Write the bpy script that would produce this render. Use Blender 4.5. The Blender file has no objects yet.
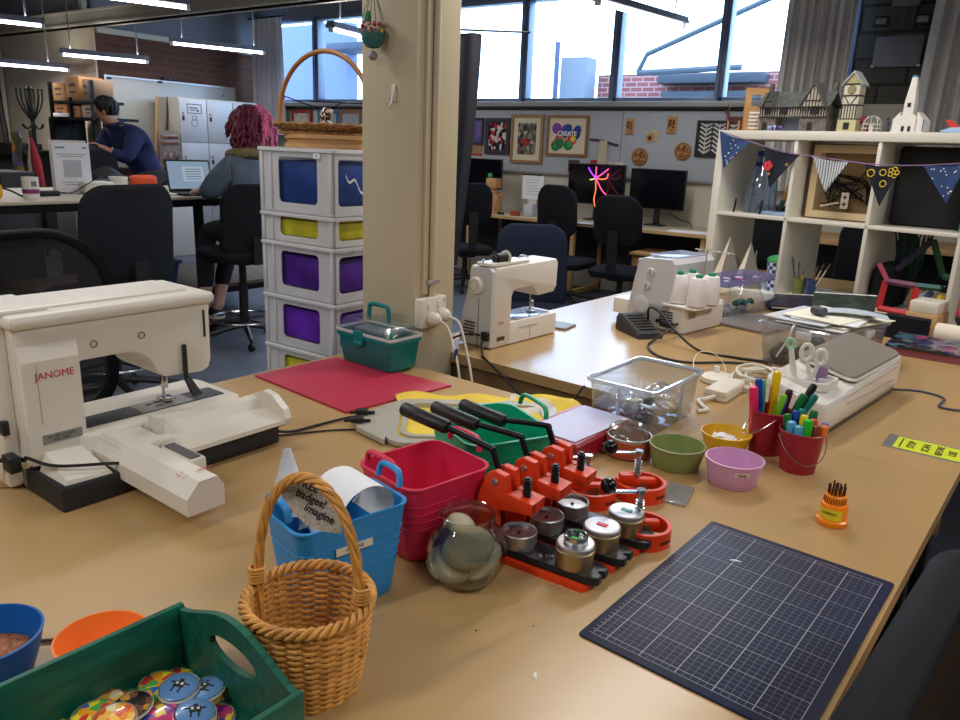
import bpy, math, random
from mathutils import Matrix, Vector
PI = math.pi
SC = bpy.context.scene
COL = SC.collection
rnd = random.Random(7)

# ------------------------------------------------------------------ materials
def lin(c):
    out = []
    for v in c[:3]:
        v = v / 255.0
        out.append(v / 12.92 if v <= 0.04045 else ((v + 0.055) / 1.055) ** 2.4)
    return (out[0], out[1], out[2], 1.0)

def base_mat(name):
    m = bpy.data.materials.new(name)
    m.use_nodes = True
    nt = m.node_tree
    return m, nt, nt.nodes['Principled BSDF'], nt.nodes['Material Output']

def coords(nt, scale=(1, 1, 1)):
    tc = nt.nodes.new('ShaderNodeTexCoord')
    mp = nt.nodes.new('ShaderNodeMapping')
    mp.inputs['Scale'].default_value = scale
    nt.links.new(tc.outputs['Object'], mp.inputs['Vector'])
    return mp.outputs['Vector']

def mat(name, rgb, rough=0.5, metal=0.0, noise=None, bump=None, emit=None, coat=0.0, stretch=(1, 1, 1), sheen=0.0, sss=0.0, spec=0.5):
    m, nt, b, out = base_mat(name)
    c = lin(rgb)
    b.inputs['Base Color'].default_value = c
    b.inputs['Roughness'].default_value = rough
    b.inputs['Metallic'].default_value = metal
    b.inputs['Coat Weight'].default_value = coat
    b.inputs['Sheen Weight'].default_value = sheen
    b.inputs['Specular IOR Level'].default_value = spec
    v = None
    if noise:
        v = coords(nt, stretch)
        n = nt.nodes.new('ShaderNodeTexNoise')
        n.inputs['Scale'].default_value = noise[0]
        n.inputs['Detail'].default_value = 5
        nt.links.new(v, n.inputs['Vector'])
        r = nt.nodes.new('ShaderNodeValToRGB')
        a = noise[1]
        r.color_ramp.elements[0].position = 0.3
        r.color_ramp.elements[1].position = 0.7
        r.color_ramp.elements[0].color = tuple(max(0, x * (1 - a)) for x in c[:3]) + (1,)
        r.color_ramp.elements[1].color = tuple(min(1, x * (1 + a)) for x in c[:3]) + (1,)
        nt.links.new(n.outputs['Fac'], r.inputs['Fac'])
        nt.links.new(r.outputs['Color'], b.inputs['Base Color'])
    if bump:
        v = coords(nt, stretch)
        n = nt.nodes.new('ShaderNodeTexNoise')
        n.inputs['Scale'].default_value = bump[0]
        n.inputs['Detail'].default_value = 3
        nt.links.new(v, n.inputs['Vector'])
        bp = nt.nodes.new('ShaderNodeBump')
        bp.inputs['Strength'].default_value = bump[1]
        bp.inputs['Distance'].default_value = 0.002
        nt.links.new(n.outputs['Fac'], bp.inputs['Height'])
        nt.links.new(bp.outputs['Normal'], b.inputs['Normal'])
    if emit:
        b.inputs['Emission Color'].default_value = lin(emit[0])
        b.inputs['Emission Strength'].default_value = emit[1]
    return m

def clear(name, rgb=(255, 255, 255), gloss=0.08, body=0.0, rough=0.05, bodyrgb=(235, 240, 245)):
    """clear plastic / glass: see-through with a Fresnel shine and, for milky plastic, some body colour"""
    m = bpy.data.materials.new(name)
    m.use_nodes = True
    nt = m.node_tree
    for n in list(nt.nodes):
        nt.nodes.remove(n)
    out = nt.nodes.new('ShaderNodeOutputMaterial')
    tr = nt.nodes.new('ShaderNodeBsdfTransparent')
    tr.inputs['Color'].default_value = lin(rgb)
    gl = nt.nodes.new('ShaderNodeBsdfGlossy')
    gl.inputs['Roughness'].default_value = rough
    lf = nt.nodes.new('ShaderNodeLayerWeight')
    lw = nt.nodes.new('ShaderNodeMath')
    lw.operation = 'POWER'
    lw.inputs[1].default_value = 4.0
    nt.links.new(lf.outputs['Facing'], lw.inputs[0])
    ad = nt.nodes.new('ShaderNodeMath')
    ad.operation = 'ADD'
    ad.use_clamp = True
    ad.inputs[1].default_value = gloss
    nt.links.new(lw.outputs[0], ad.inputs[0])
    mx = nt.nodes.new('ShaderNodeMixShader')
    nt.links.new(ad.outputs[0], mx.inputs['Fac'])
    src = tr.outputs['BSDF']
    if body > 0:
        df = nt.nodes.new('ShaderNodeBsdfDiffuse')
        df.inputs['Color'].default_value = lin(bodyrgb)
        tl = nt.nodes.new('ShaderNodeBsdfTranslucent')
        tl.inputs['Color'].default_value = lin(bodyrgb)
        m1 = nt.nodes.new('ShaderNodeMixShader')
        m1.inputs['Fac'].default_value = 0.4
        nt.links.new(df.outputs[0], m1.inputs[1])
        nt.links.new(tl.outputs[0], m1.inputs[2])
        m2 = nt.nodes.new('ShaderNodeMixShader')
        m2.inputs['Fac'].default_value = body
        nt.links.new(tr.outputs[0], m2.inputs[1])
        nt.links.new(m1.outputs[0], m2.inputs[2])
        src = m2.outputs[0]
    nt.links.new(src, mx.inputs[1])
    nt.links.new(gl.outputs['BSDF'], mx.inputs[2])
    nt.links.new(mx.outputs[0], out.inputs['Surface'])
    return m

def glow(name, rgb, strength):
    m = bpy.data.materials.new(name)
    m.use_nodes = True
    nt = m.node_tree
    for n in list(nt.nodes):
        nt.nodes.remove(n)
    out = nt.nodes.new('ShaderNodeOutputMaterial')
    e = nt.nodes.new('ShaderNodeEmission')
    e.inputs['Color'].default_value = lin(rgb)
    e.inputs['Strength'].default_value = strength
    nt.links.new(e.outputs[0], out.inputs['Surface'])
    return m

def brick_mat(name, c1, c2, mortar, scale, rough=0.9, swap=None, ratio=(0.23, 0.075), msize=0.012):
    m, nt, b, out = base_mat(name)
    tc = nt.nodes.new('ShaderNodeTexCoord')
    vec = tc.outputs['Object']
    if swap:
        sp = nt.nodes.new('ShaderNodeSeparateXYZ')
        cb = nt.nodes.new('ShaderNodeCombineXYZ')
        nt.links.new(vec, sp.inputs[0])
        for i, k in enumerate(swap):
            nt.links.new(sp.outputs[k], cb.inputs[i])
        vec = cb.outputs[0]
    br = nt.nodes.new('ShaderNodeTexBrick')
    br.inputs['Color1'].default_value = lin(c1)
    br.inputs['Color2'].default_value = lin(c2)
    br.inputs['Mortar'].default_value = lin(mortar)
    br.inputs['Scale'].default_value = scale
    br.inputs['Brick Width'].default_value = ratio[0]
    br.inputs['Row Height'].default_value = ratio[1]
    br.inputs['Mortar Size'].default_value = msize
    nt.links.new(vec, br.inputs['Vector'])
    nt.links.new(br.outputs['Color'], b.inputs['Base Color'])
    bp = nt.nodes.new('ShaderNodeBump')
    bp.inputs['Strength'].default_value = 0.4
    bp.inputs['Distance'].default_value = 0.004
    inv = nt.nodes.new('ShaderNodeMath')
    inv.operation = 'SUBTRACT'
    inv.inputs[0].default_value = 1.0
    nt.links.new(br.outputs['Fac'], inv.inputs[1])
    nt.links.new(inv.outputs[0], bp.inputs['Height'])
    nt.links.new(bp.outputs['Normal'], b.inputs['Normal'])
    b.inputs['Roughness'].default_value = rough
    return m

# ------------------------------------------------------------------ mesh builder
def rotz(a): return Matrix.Rotation(a, 4, 'Z')
def rotx(a): return Matrix.Rotation(a, 4, 'X')
def roty(a): return Matrix.Rotation(a, 4, 'Y')
def tr(x, y, z): return Matrix.Translation((x, y, z))

class MB:
    def __init__(s):
        s.v = []; s.f = []; s.mi = []; s.cur = 0
    def add(s, vs, fs, M=None):
        o = len(s.v)
        for p in vs:
            p = Vector(p)
            s.v.append(tuple(M @ p) if M is not None else tuple(p))
        for f in fs:
            s.f.append(tuple(i + o for i in f)); s.mi.append(s.cur)
        return s
    def rings(s, rings, close=True, cap0=True, cap1=True, M=None):
        """skin a list of equally long rings of points"""
        n = len(rings[0]); vs = [p for r in rings for p in r]; fs = []
        for k in range(len(rings) - 1):
            for i in range(n if close else n - 1):
                j = (i + 1) % n
                fs.append((k * n + i, k * n + j, (k + 1) * n + j, (k + 1) * n + i))
        if cap0: fs.append(tuple(range(n - 1, -1, -1)))
        if cap1: fs.append(tuple((len(rings) - 1) * n + i for i in range(n)))
        return s.add(vs, fs, M)
    def box(s, c, d, bev=0.0, M=None, seg=2):
        """box with centre c and size d, edges rounded by bev"""
        x, y, z = d[0] / 2, d[1] / 2, d[2] / 2
        b = min(bev, x * .98, y * .98, z * .98)
        T = tr(*c)
        if M is not None: T = M @ T
        if b <= 0:
            vs = [(-x, -y, -z), (x, -y, -z), (x, y, -z), (-x, y, -z), (-x, -y, z), (x, -y, z), (x, y, z), (-x, y, z)]
            return s.add(vs, [(0, 3, 2, 1), (4, 5, 6, 7), (0, 1, 5, 4), (1, 2, 6, 5), (2, 3, 7, 6), (3, 0, 4, 7)], T)
        rg = []
        for k in range(seg + 1):
            t = k / seg * PI / 2
            rg.append((b * (1 - math.sin(t)), -z + b * (1 - math.cos(t))))
        prof = rg + [(i, -zz) for i, zz in reversed(rg)]
        return s.rings([rrect(x - i, y - i, max(b - i, b * 0.25), zz, seg) for i, zz in prof], M=T)
    def prism(s, outline, z0, z1, bev=0.0, M=None, seg=2):
        """extrude a closed xy outline from z0 to z1; bev rounds the top rim by scaling about the centroid"""
        if bev <= 0:
            return s.rings([[(p[0], p[1], z0) for p in outline], [(p[0], p[1], z1) for p in outline]], M=M)
        rs = [[(p[0], p[1], z0) for p in outline]]
        for k in range(seg + 1):
            t = k / seg * PI / 2
            off = inset(outline, bev * (1 - math.cos(t)))
            rs.append([(p[0], p[1], z1 - bev + bev * math.sin(t)) for p in off])
        return s.rings(rs, M=M)
    def lathe(s, prof, n=32, c=(0, 0, 0), M=None, cap0=False, cap1=False, sx=1.0, sy=1.0):
        rs = []
        for r, z in prof:
            rs.append([(c[0] + sx * r * math.cos(2 * PI * i / n), c[1] + sy * r * math.sin(2 * PI * i / n), c[2] + z) for i in range(n)])
        return s.rings(rs, cap0=cap0, cap1=cap1, M=M)
    def cyl(s, c, r, h, n=24, M=None, bev=0.0, r2=None):
        r2 = r if r2 is None else r2
        if bev > 0:
            pr = [(r - bev, 0), (r, bev), (r2, h - bev), (r2 - bev, h)]
        else:
            pr = [(r, 0), (r2, h)]
        return s.lathe(pr, n, c, M, True, True)
    def sphere(s, c, r, n=20, m=12, M=None, sc=(1, 1, 1)):
        pr = [[(c[0] + sc[0] * r * math.sin(PI * k / m) * math.cos(2 * PI * i / n), c[1] + sc[1] * r * math.sin(PI * k / m) * math.sin(2 * PI * i / n), c[2] - sc[2] * r * math.cos(PI * k / m)) for i in range(n)] for k in range(1, m)]
        return s.rings(pr, M=M)
    def tube(s, path, r, n=8, M=None, closed=False, flat=1.0):
        """round bar along a path; r is a number or a list"""
        P = [Vector(p) for p in path]; N = len(P)
        rs = r if isinstance(r, (list, tuple)) else [r] * N
        rings = []; up = None
        for i in range(N):
            if closed: t = P[(i + 1) % N] - P[(i - 1) % N]
            else: t = P[min(i + 1, N - 1)] - P[max(i - 1, 0)]
            if t.length < 1e-9: t = Vector((0, 0, 1))
            t.normalize()
            if up is None:
                up = Vector((0, 0, 1)) if abs(t.z) < 0.9 else Vector((1, 0, 0))
            a = up - t * up.dot(t)
            if a.length < 1e-6: a = t.orthogonal()
            a.normalize(); up = a; b = t.cross(a)
            rings.append([tuple(P[i] + (a * math.cos(2 * PI * k / n) * flat + b * math.sin(2 * PI * k / n)) * rs[i]) for k in range(n)])
        if closed:
            rings.append(rings[0])
            return s.rings(rings, cap0=False, cap1=False, M=M)
        return s.rings(rings, M=M)
    def strip(s, path, side, th, M=None):
        """a band following a path: side = half width vector, th = thickness vector"""
        sv = Vector(side); tv = Vector(th); rs = []
        for p in path:
            p = Vector(p)
            rs.append([tuple(p - sv), tuple(p + sv), tuple(p + sv + tv), tuple(p - sv + tv)])
        return s.rings(rs, M=M)
    def grid(s, fn, nu, nv, M=None, th=None):
        """surface fn(u, v) -> point; th gives it a thickness vector"""
        vs = [fn(i / nu, j / nv) for j in range(nv + 1) for i in range(nu + 1)]
        W = nu + 1
        fs = [(j * W + i, j * W + i + 1, (j + 1) * W + i + 1, (j + 1) * W + i) for j in range(nv) for i in range(nu)]
        if th is None: return s.add(vs, fs, M)
        n = len(vs)
        vs2 = vs + [tuple(Vector(p) + Vector(th)) for p in vs]
        fs2 = [tuple(reversed(f)) for f in fs] + [tuple(i + n for i in f) for f in fs]
        edge = [i for i in range(W)] + [j * W + nu for j in range(1, nv + 1)] + [nv * W + i for i in range(nu - 1, -1, -1)] + [j * W for j in range(nv - 1, 0, -1)]
        for k in range(len(edge)):
            a, b = edge[k], edge[(k + 1) % len(edge)]
            fs2.append((a, b, b + n, a + n))
        return s.add(vs2, fs2, M)
    def plate(s, outline, hole, z0, z1, M=None):
        """flat plate between an outline and a hole with the same number of points"""
        n = len(outline)
        vs = [(p[0], p[1], z0) for p in outline] + [(p[0], p[1], z0) for p in hole] + [(p[0], p[1], z1) for p in outline] + [(p[0], p[1], z1) for p in hole]
        fs = []
        for i in range(n):
            j = (i + 1) % n
            fs += [(i, n + i, n + j, j), (2 * n + i, 2 * n + j, 3 * n + j, 3 * n + i), (i, j, 2 * n + j, 2 * n + i), (n + i, 3 * n + i, 3 * n + j, n + j)]
        return s.add(vs, fs, M)

def rrect(x, y, r, z=0.0, seg=4, c=(0, 0)):
    """rounded rectangle ring with half sizes x, y"""
    r = max(min(r, x, y), 1e-5); pts = []
    for cx, cy, a in ((x - r, y - r, 0), (-x + r, y - r, PI / 2), (-x + r, -y + r, PI), (x - r, -y + r, 1.5 * PI)):
        for k in range(seg + 1):
            t = a + k / seg * PI / 2
            pts.append((c[0] + cx + r * math.cos(t), c[1] + cy + r * math.sin(t), z))
    return pts

def inset(o, d):
    n = len(o); out = []
    ar = sum(o[i][0] * o[(i + 1) % n][1] - o[(i + 1) % n][0] * o[i][1] for i in range(n))
    sg = 1 if ar > 0 else -1
    for i in range(n):
        p, q, r = Vector(o[i - 1][:2]), Vector(o[i][:2]), Vector(o[(i + 1) % n][:2])
        a = (q - p); b = (r - q)
        a = a.normalized() if a.length > 1e-9 else b.normalized()
        b = b.normalized() if b.length > 1e-9 else a
        na = Vector((-a.y, a.x)) * sg; nb = Vector((-b.y, b.x)) * sg
        m = na + nb
        if m.length < 1e-6: m = na
        m.normalize()
        k = d / max(0.35, m.dot(na))
        out.append((q.x + m.x * k, q.y + m.y * k))
    return out

def bez(pts, n=12):
    """smooth Catmull-Rom curve through the points"""
    P = [Vector(p) for p in pts]; out = []
    for i in range(len(P) - 1):
        p0 = P[i - 1] if i else P[0] * 2 - P[1]
        p1, p2 = P[i], P[i + 1]
        p3 = P[i + 2] if i + 2 < len(P) else P[-1] * 2 - P[-2]
        for k in range(n):
            t = k / n
            out.append(tuple(0.5 * ((2 * p1) + (p2 - p0) * t + (2 * p0 - 5 * p1 + 4 * p2 - p3) * t * t + (3 * p1 - p0 - 3 * p2 + p3) * t ** 3)))
    out.append(tuple(P[-1]))
    return out

def obj(name, mb, m, parent=None, loc=(0, 0, 0), rz=0.0, M=None, flat=False, label=None, ang=38):
    me = bpy.data.meshes.new(name)
    me.from_pydata(mb.v, [], mb.f)
    ms = m if isinstance(m, (list, tuple)) else [m]
    for x in ms: me.materials.append(x)
    if len(ms) > 1:
        me.polygons.foreach_set('material_index', mb.mi)
    me.update()
    import bmesh
    bm = bmesh.new(); bm.from_mesh(me)
    bmesh.ops.recalc_face_normals(bm, faces=bm.faces)
    bm.to_mesh(me); bm.free()
    if not flat:
        me.shade_smooth()
        me.set_sharp_from_angle(angle=math.radians(ang))
    o = bpy.data.objects.new(name, me); COL.objects.link(o)
    if M is not None: o.matrix_world = M
    else:
        o.location = loc; o.rotation_euler = (0, 0, rz)
    if parent is not None: o.parent = parent
    if label: o['label'] = label
    return o

def thing(name, label, cat, loc=(0, 0, 0), rz=0.0, group=None, rot=None):
    o = bpy.data.objects.new(name, None); COL.objects.link(o)
    o.empty_display_size = 0.05
    o.location = loc; o.rotation_euler = rot if rot else (0, 0, rz)
    o['label'] = label; o['category'] = cat
    if group: o['group'] = group
    return o

def tag(o, label, cat, group=None, kind=None):
    o['label'] = label; o['category'] = cat
    if group: o['group'] = group
    if kind: o['kind'] = kind
    return o

def struct(name, mb, m, **k):
    o = obj(name, mb, m, **k)
    if k.get('parent') is None: o['kind'] = 'structure'
    return o

def dup(root, loc, rz=None, label=None, group=None, mats=None):
    """copy of a thing with copies of its parts and sub-parts; mats swaps part materials"""
    def cp(o, par):
        c = o.copy(); COL.objects.link(c)
        if par is not None: c.parent = par
        if mats and o.data is not None:
            k = o.name.split('.')[0]
            if k in mats:
                c.data = o.data.copy(); c.data.materials.clear(); c.data.materials.append(mats[k])
        for ch in kids.get(o, []): cp(ch, c)
        return c
    kids = {}
    for o in list(COL.objects):
        if o.parent: kids.setdefault(o.parent, []).append(o)
    r = cp(root, None)
    r.location = loc
    if rz is not None: r.rotation_euler = (0, 0, rz)
    if label: r['label'] = label
    if group: r['group'] = group
    return r

def text(name, s, size, m, parent, M, th=0.0004, align='CENTER', label=None, shear=0.0, sx=1.0, bold=0.0):
    cu = bpy.data.curves.new(name, 'FONT')
    cu.body = s; cu.size = size; cu.extrude = th; cu.align_x = align; cu.align_y = 'CENTER'; cu.shear = shear
    cu.offset = bold
    cu.resolution_u = 3
    t = bpy.data.objects.new(name + '_tmp', cu); COL.objects.link(t)
    dg = bpy.context.evaluated_depsgraph_get()
    me = bpy.data.meshes.new_from_object(t.evaluated_get(dg))
    bpy.data.objects.remove(t); bpy.data.curves.remove(cu)
    me.materials.clear(); me.materials.append(m)
    me.name = name
    o = bpy.data.objects.new(name, me); COL.objects.link(o)
    o.parent = parent
    o.matrix_local = M @ Matrix.Diagonal((sx, 1, 1, 1))
    if label: o['label'] = label
    return o
TZ = 0.74
TR = math.radians(-3.7)      # the work tables stand slightly turned in the room
# ------------------------------------------------------------------ camera, sky, view
cam = bpy.data.cameras.new('camera'); camo = bpy.data.objects.new('camera', cam); COL.objects.link(camo)
cam.sensor_width = 36; cam.lens = 758.8 / 960 * 36; cam.clip_start = 0.02; cam.clip_end = 200
camo.matrix_world = tr(0, 0, 1.374) @ rotz(math.radians(35.0)) @ rotx(math.radians(90 - 15.54)) @ rotz(math.radians(2.27))
SC.camera = camo
SC.view_settings.view_transform = 'Standard'; SC.view_settings.look = 'None'
SC.view_settings.gamma = 1.0; SC.view_settings.exposure = 0.36
SC.view_settings.use_curve_mapping = False
SC.cycles.use_denoising = True
SC.cycles.max_bounces = 10; SC.cycles.transparent_max_bounces = 24; SC.cycles.diffuse_bounces = 4
SC.cycles.sample_clamp_indirect = 6.0
SC.cycles.caustics_reflective = False; SC.cycles.caustics_refractive = False
w = bpy.data.worlds.new('overcast_sky'); SC.world = w; w.use_nodes = True
bg = w.node_tree.nodes['Background']
bg.inputs['Color'].default_value = (0.50, 0.72, 1.0, 1); bg.inputs['Strength'].default_value = 7.5

# ------------------------------------------------------------------ shared materials
m_table = mat('beige_laminate', (178, 145, 98), 0.27, noise=(3, 0.03), bump=(180, 0.03), spec=0.55)
m_apron = mat('beige_edge_band', (140, 108, 70), 0.5, noise=(6, 0.08))
m_bench = mat('pale_laminate', (196, 182, 160), 0.35, noise=(4, 0.03))
m_black = mat('black_plastic', (22, 22, 24), 0.45)
m_gloss = mat('glossy_black_plastic', (14, 14, 16), 0.12)
m_blackm = mat('black_metal', (20, 21, 24), 0.4, 0.6)
m_fabric = mat('charcoal_fabric', (27, 28, 34), 0.95, bump=(900, 0.5), spec=0.2)
m_fabblue = mat('navy_fabric', (30, 36, 54), 0.95, bump=(900, 0.5), spec=0.2)
m_chrome = mat('chrome', (200, 203, 208), 0.18, 1.0)
m_steel = mat('brushed_steel', (196, 196, 198), 0.42, 1.0)
m_white = mat('white_plastic', (225, 222, 214), 0.38)
m_cream = mat('cream_plastic', (222, 214, 200), 0.36)
m_paper = mat('white_paper', (236, 238, 242), 0.85)
m_pine = mat('pine_wood', (196, 158, 108), 0.55, noise=(9, 0.16), stretch=(1, 8, 8))
m_oak = mat('oak_wood', (168, 116, 62), 0.5, noise=(8, 0.2), stretch=(8, 1, 8))
m_ply = mat('plywood', (112, 88, 66), 0.6, noise=(6, 0.15), stretch=(1, 8, 1))
m_darkwood = mat('dark_wood', (74, 50, 34), 0.5, noise=(8, 0.2))
m_mdf = mat('laser_cut_wood', (190, 144, 92), 0.7, noise=(14, 0.12))
m_card = mat('cardboard', (178, 132, 80), 0.85, noise=(7, 0.1))
m_red = mat('red_plastic', (190, 30, 40), 0.4)
m_ink = mat('black_ink', (24, 24, 26), 0.6)
m_greyink = mat('grey_ink', (120, 120, 128), 0.7)
m_redink = mat('red_ink', (190, 34, 48), 0.6)
m_clear = clear('clear_plastic', (244, 248, 252), 0.10, 0.05, 0.06, (230, 236, 246))
m_rim = clear('bright_clear_rim', (244, 248, 252), 0.25, 0.45, 0.1, (240, 244, 252))
m_glass = clear('clear_glass', (240, 243, 240), 0.12, 0.0, 0.02)
m_pane = clear('window_glass', (246, 250, 255), 0.0, 0.0, 0.01)
m_milky = clear('milky_plastic', (235, 235, 238), 0.06, 0.78, 0.25, (250, 250, 252))
m_rubber = mat('black_rubber_cable', (16, 16, 18), 0.5)
m_whitecable = mat('white_cable', (214, 210, 198), 0.5)

# ------------------------------------------------------------------ the room
m_wallcream = mat('cream_wall_paint', (206, 194, 172), 0.85, noise=(1.2, 0.05))
m_wallwhite = mat('off_white_wall_paint', (198, 192, 178), 0.85, noise=(1.5, 0.04))
m_darkpaint = mat('dark_grey_wall_paint', (104, 108, 118), 0.8, noise=(1.5, 0.08))
m_ceiling = mat('dark_ceiling_paint', (140, 138, 132), 0.9, noise=(1, 0.1))
m_beam = mat('painted_steel_beam', (176, 170, 156), 0.6, noise=(3, 0.06))
m_concrete = mat('dark_concrete_floor', (88, 94, 108), 0.42, noise=(5, 0.18))
m_brick = brick_mat('red_brick', (96, 56, 40), (82, 48, 34), (84, 66, 54), 1.0, swap=(1, 2, 0))
m_block = brick_mat('grey_concrete_block', (92, 88, 80), (84, 80, 74), (50, 48, 46), 1.0, swap=(0, 2, 1), ratio=(0.40, 0.20))
m_sash = mat('grey_blue_window_frame', (104, 116, 138), 0.45, 0.2)

b = MB().box((-6, 1.6, -0.05), (20.2, 11.6, 0.1)); struct('floor', b, m_concrete)
b = MB().box((-6, 1.6, 3.35), (20.2, 11.6, 0.1)); struct('ceiling', b, m_ceiling)
WB = 7.2
b = MB().box((-2.8, WB + 0.1, 0.925), (12.6, 0.2, 1.85)); struct('wall_back', b, m_wallwhite)
b = MB().box((-2.8, WB + 0.1, 3.12), (12.6, 0.2, 0.44)); struct('wall_back_upper', b, m_darkpaint)
b = MB().box((1.02, WB + 0.1, 2.375), (4.86, 0.2, 1.05)); struct('wall_back_right', b, m_block)
b = MB().box((-9.1, 6.09, 1.24), (0.2, 2.22, 2.48)); struct('wall_left', b, m_brick)
b = MB().box((-9.1, 6.09, 2.89), (0.2, 2.22, 0.82)); struct('wall_left_upper', b, m_darkpaint)
b = MB().box((-9.0, 6.09, 2.51), (0.10, 2.20, 0.06)); struct('trim_1', b, m_beam)
b = MB().box((-12.605, 5.06, 1.29), (7.2, 0.2, 2.58)); struct('wall_far_left', b, m_wallcream)
b = MB().box((-12.605, 5.06, 2.94), (7.2, 0.2, 0.72)); struct('wall_far_left_upper', b, m_darkpaint)
b = MB().box((-16.1, 0.5, 1.65), (0.2, 9.3, 3.3)); struct('wall_west', b, m_wallcream)
b = MB().box((3.7, 1.6, 1.65), (0.2, 11.4, 3.3)); struct('wall_right', b, m_wallwhite)
b = MB().box((-6.2, -4.1, 1.65), (19.8, 0.2, 3.3)); struct('wall_front', b, m_wallwhite)
b = MB()
b.box((-6.2, 4.90, 2.60), (19.6, 0.12, 0.14), 0.006).box((-6.2, 4.90, 2.54), (19.6, 0.2, 0.02)).box((-6.2, 4.90, 2.675), (19.6, 0.2, 0.02))
struct('beam', b, m_beam)
for x in (-9.05, -2.0, 3.0):
    b = MB().box((x, 4.90, 2.98), (0.06, 0.06, 0.6)); struct('beam_hanger', b, m_beam)
# windows: bays of 1.06 m between steel mullions
bays = [-8.85, -7.77, -6.73, -5.67, -4.615, -3.556, -2.50, -1.44]
for i in range(7):
    x0, x1 = bays[i], bays[i + 1]
    b = MB()
    b.box((x0, WB + 0.04, 2.375), (0.075, 0.12, 1.05), 0.004).box((x0 - 0.02, WB - 0.03, 2.375), (0.03, 0.03, 1.05))
    b.box(((x0 + x1) / 2, WB + 0.04, 1.885), (x1 - x0, 0.12, 0.05), 0.004).box(((x0 + x1) / 2, WB + 0.04, 2.88), (x1 - x0, 0.12, 0.05), 0.004)
    if i == 6: b.box((x1, WB + 0.04, 2.375), (0.06, 0.12, 1.05), 0.004)
    o = struct('window_%d' % (i + 1), b, m_sash)
    p = MB().box(((x0 + x1) / 2, WB + 0.05, 2.38), (x1 - x0 - 0.06, 0.006, 0.96))
    obj('window_pane', p, m_pane, o)
b = MB().box((-5.2, WB - 0.05, 1.845), (7.6, 0.14, 0.05), 0.006); struct('trim_2', b, mat('grey_window_sill', (150, 152, 152), 0.5))
b = MB().box((-5.2, WB - 0.02, 1.795), (7.6, 0.04, 0.014)); struct('trim_3', b, m_ink)
m_pin = mat('grey_pinboard_fabric', (172, 178, 186), 0.95, bump=(600, 0.4), noise=(20, 0.03))
b = MB().box((-4.9, WB - 0.015, 1.475), (5.6, 0.03, 0.63), 0.003)
pin = obj('pinboard', b, m_pin)
tag(pin, 'long grey fabric pinboard on the wall under the windows, hung with pictures', 'pinboard')
b = MB().box((-4.9, WB - 0.02, 1.15), (5.6, 0.045, 0.022), 0.003); obj('edge_rail', b, mat('pinboard_rail', (130, 128, 122), 0.5), pin)
for x in (-6.4, -5.6, -4.62, -3.42, -2.4):
    b = MB().box((x, WB - 0.031, 1.475), (0.006, 0.004, 0.62)); obj('seam', b, m_greyink, pin)

# ------------------------------------------------------------------ outside the windows
b = MB().box((-6, 16, -0.1), (50, 17, 0.1)); struct('ground_outside', b, mat('pale_paving_outside', (200, 198, 190), 0.9, noise=(2, 0.1)))
m_brickout = brick_mat('pale_red_brick_outside', (120, 66, 62), (108, 56, 54), (140, 110, 108), 1.0, swap=(0, 2, 1), ratio=(0.24, 0.09))
b = MB().box((-4.6, 14.2, 1.42), (5.4, 0.3, 2.84)); struct('exterior_brick_wall', b, m_brickout)
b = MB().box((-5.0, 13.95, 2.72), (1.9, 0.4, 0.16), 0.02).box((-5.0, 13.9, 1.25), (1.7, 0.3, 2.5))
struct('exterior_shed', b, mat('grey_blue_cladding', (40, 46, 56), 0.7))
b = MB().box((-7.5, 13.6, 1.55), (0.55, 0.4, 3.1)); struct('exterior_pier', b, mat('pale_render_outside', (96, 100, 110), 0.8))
b = MB().tube([(-7.75, 13.2, 0), (-7.75, 13.2, 3.35)], 0.05, 10); struct('exterior_post', b, mat('blue_grey_post', (46, 54, 84), 0.5))
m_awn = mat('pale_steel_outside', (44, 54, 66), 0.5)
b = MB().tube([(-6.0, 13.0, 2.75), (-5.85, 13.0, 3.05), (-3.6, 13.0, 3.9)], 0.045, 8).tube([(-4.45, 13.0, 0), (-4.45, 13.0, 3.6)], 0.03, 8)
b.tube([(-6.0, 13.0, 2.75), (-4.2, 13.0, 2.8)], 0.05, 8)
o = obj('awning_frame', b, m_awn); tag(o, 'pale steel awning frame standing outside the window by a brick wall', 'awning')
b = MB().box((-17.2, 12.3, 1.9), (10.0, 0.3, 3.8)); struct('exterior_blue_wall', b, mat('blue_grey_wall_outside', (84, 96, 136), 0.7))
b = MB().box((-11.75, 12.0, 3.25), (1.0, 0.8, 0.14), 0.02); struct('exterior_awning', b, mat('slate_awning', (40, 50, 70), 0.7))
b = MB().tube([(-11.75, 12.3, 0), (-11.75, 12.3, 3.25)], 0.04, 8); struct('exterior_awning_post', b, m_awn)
t = thing('shrub', 'pale green leafy shrub outside the left window', 'shrub', (-11.75, 13.6, 0))
b = MB(); r2 = random.Random(3)
for k in range(260):
    a, h, rr = r2.random() * 6.28, r2.random(), r2.random()
    c = Vector((0.75 * rr * math.cos(a) * (1.1 - h * .6), 0.5 * rr * math.sin(a), 1.2 + 1.9 * h))
    d = Vector((r2.uniform(-1, 1), r2.uniform(-1, 1), r2.uniform(-.4, 1))).normalized() * 0.11
    e = d.orthogonal().normalized() * 0.045
    b.add([c - d, c + e, c + d, c - e], [(0, 1, 2, 3)])
obj('foliage', b, mat('leaf_green', (126, 170, 96), 0.7), t)
b = MB().tube([(0, 0, 0), (0.03, 0, 0.9), (-0.05, 0, 1.9)], [0.06, 0.05, 0.03], 8); obj('stem', b, m_darkwood, t)

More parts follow.
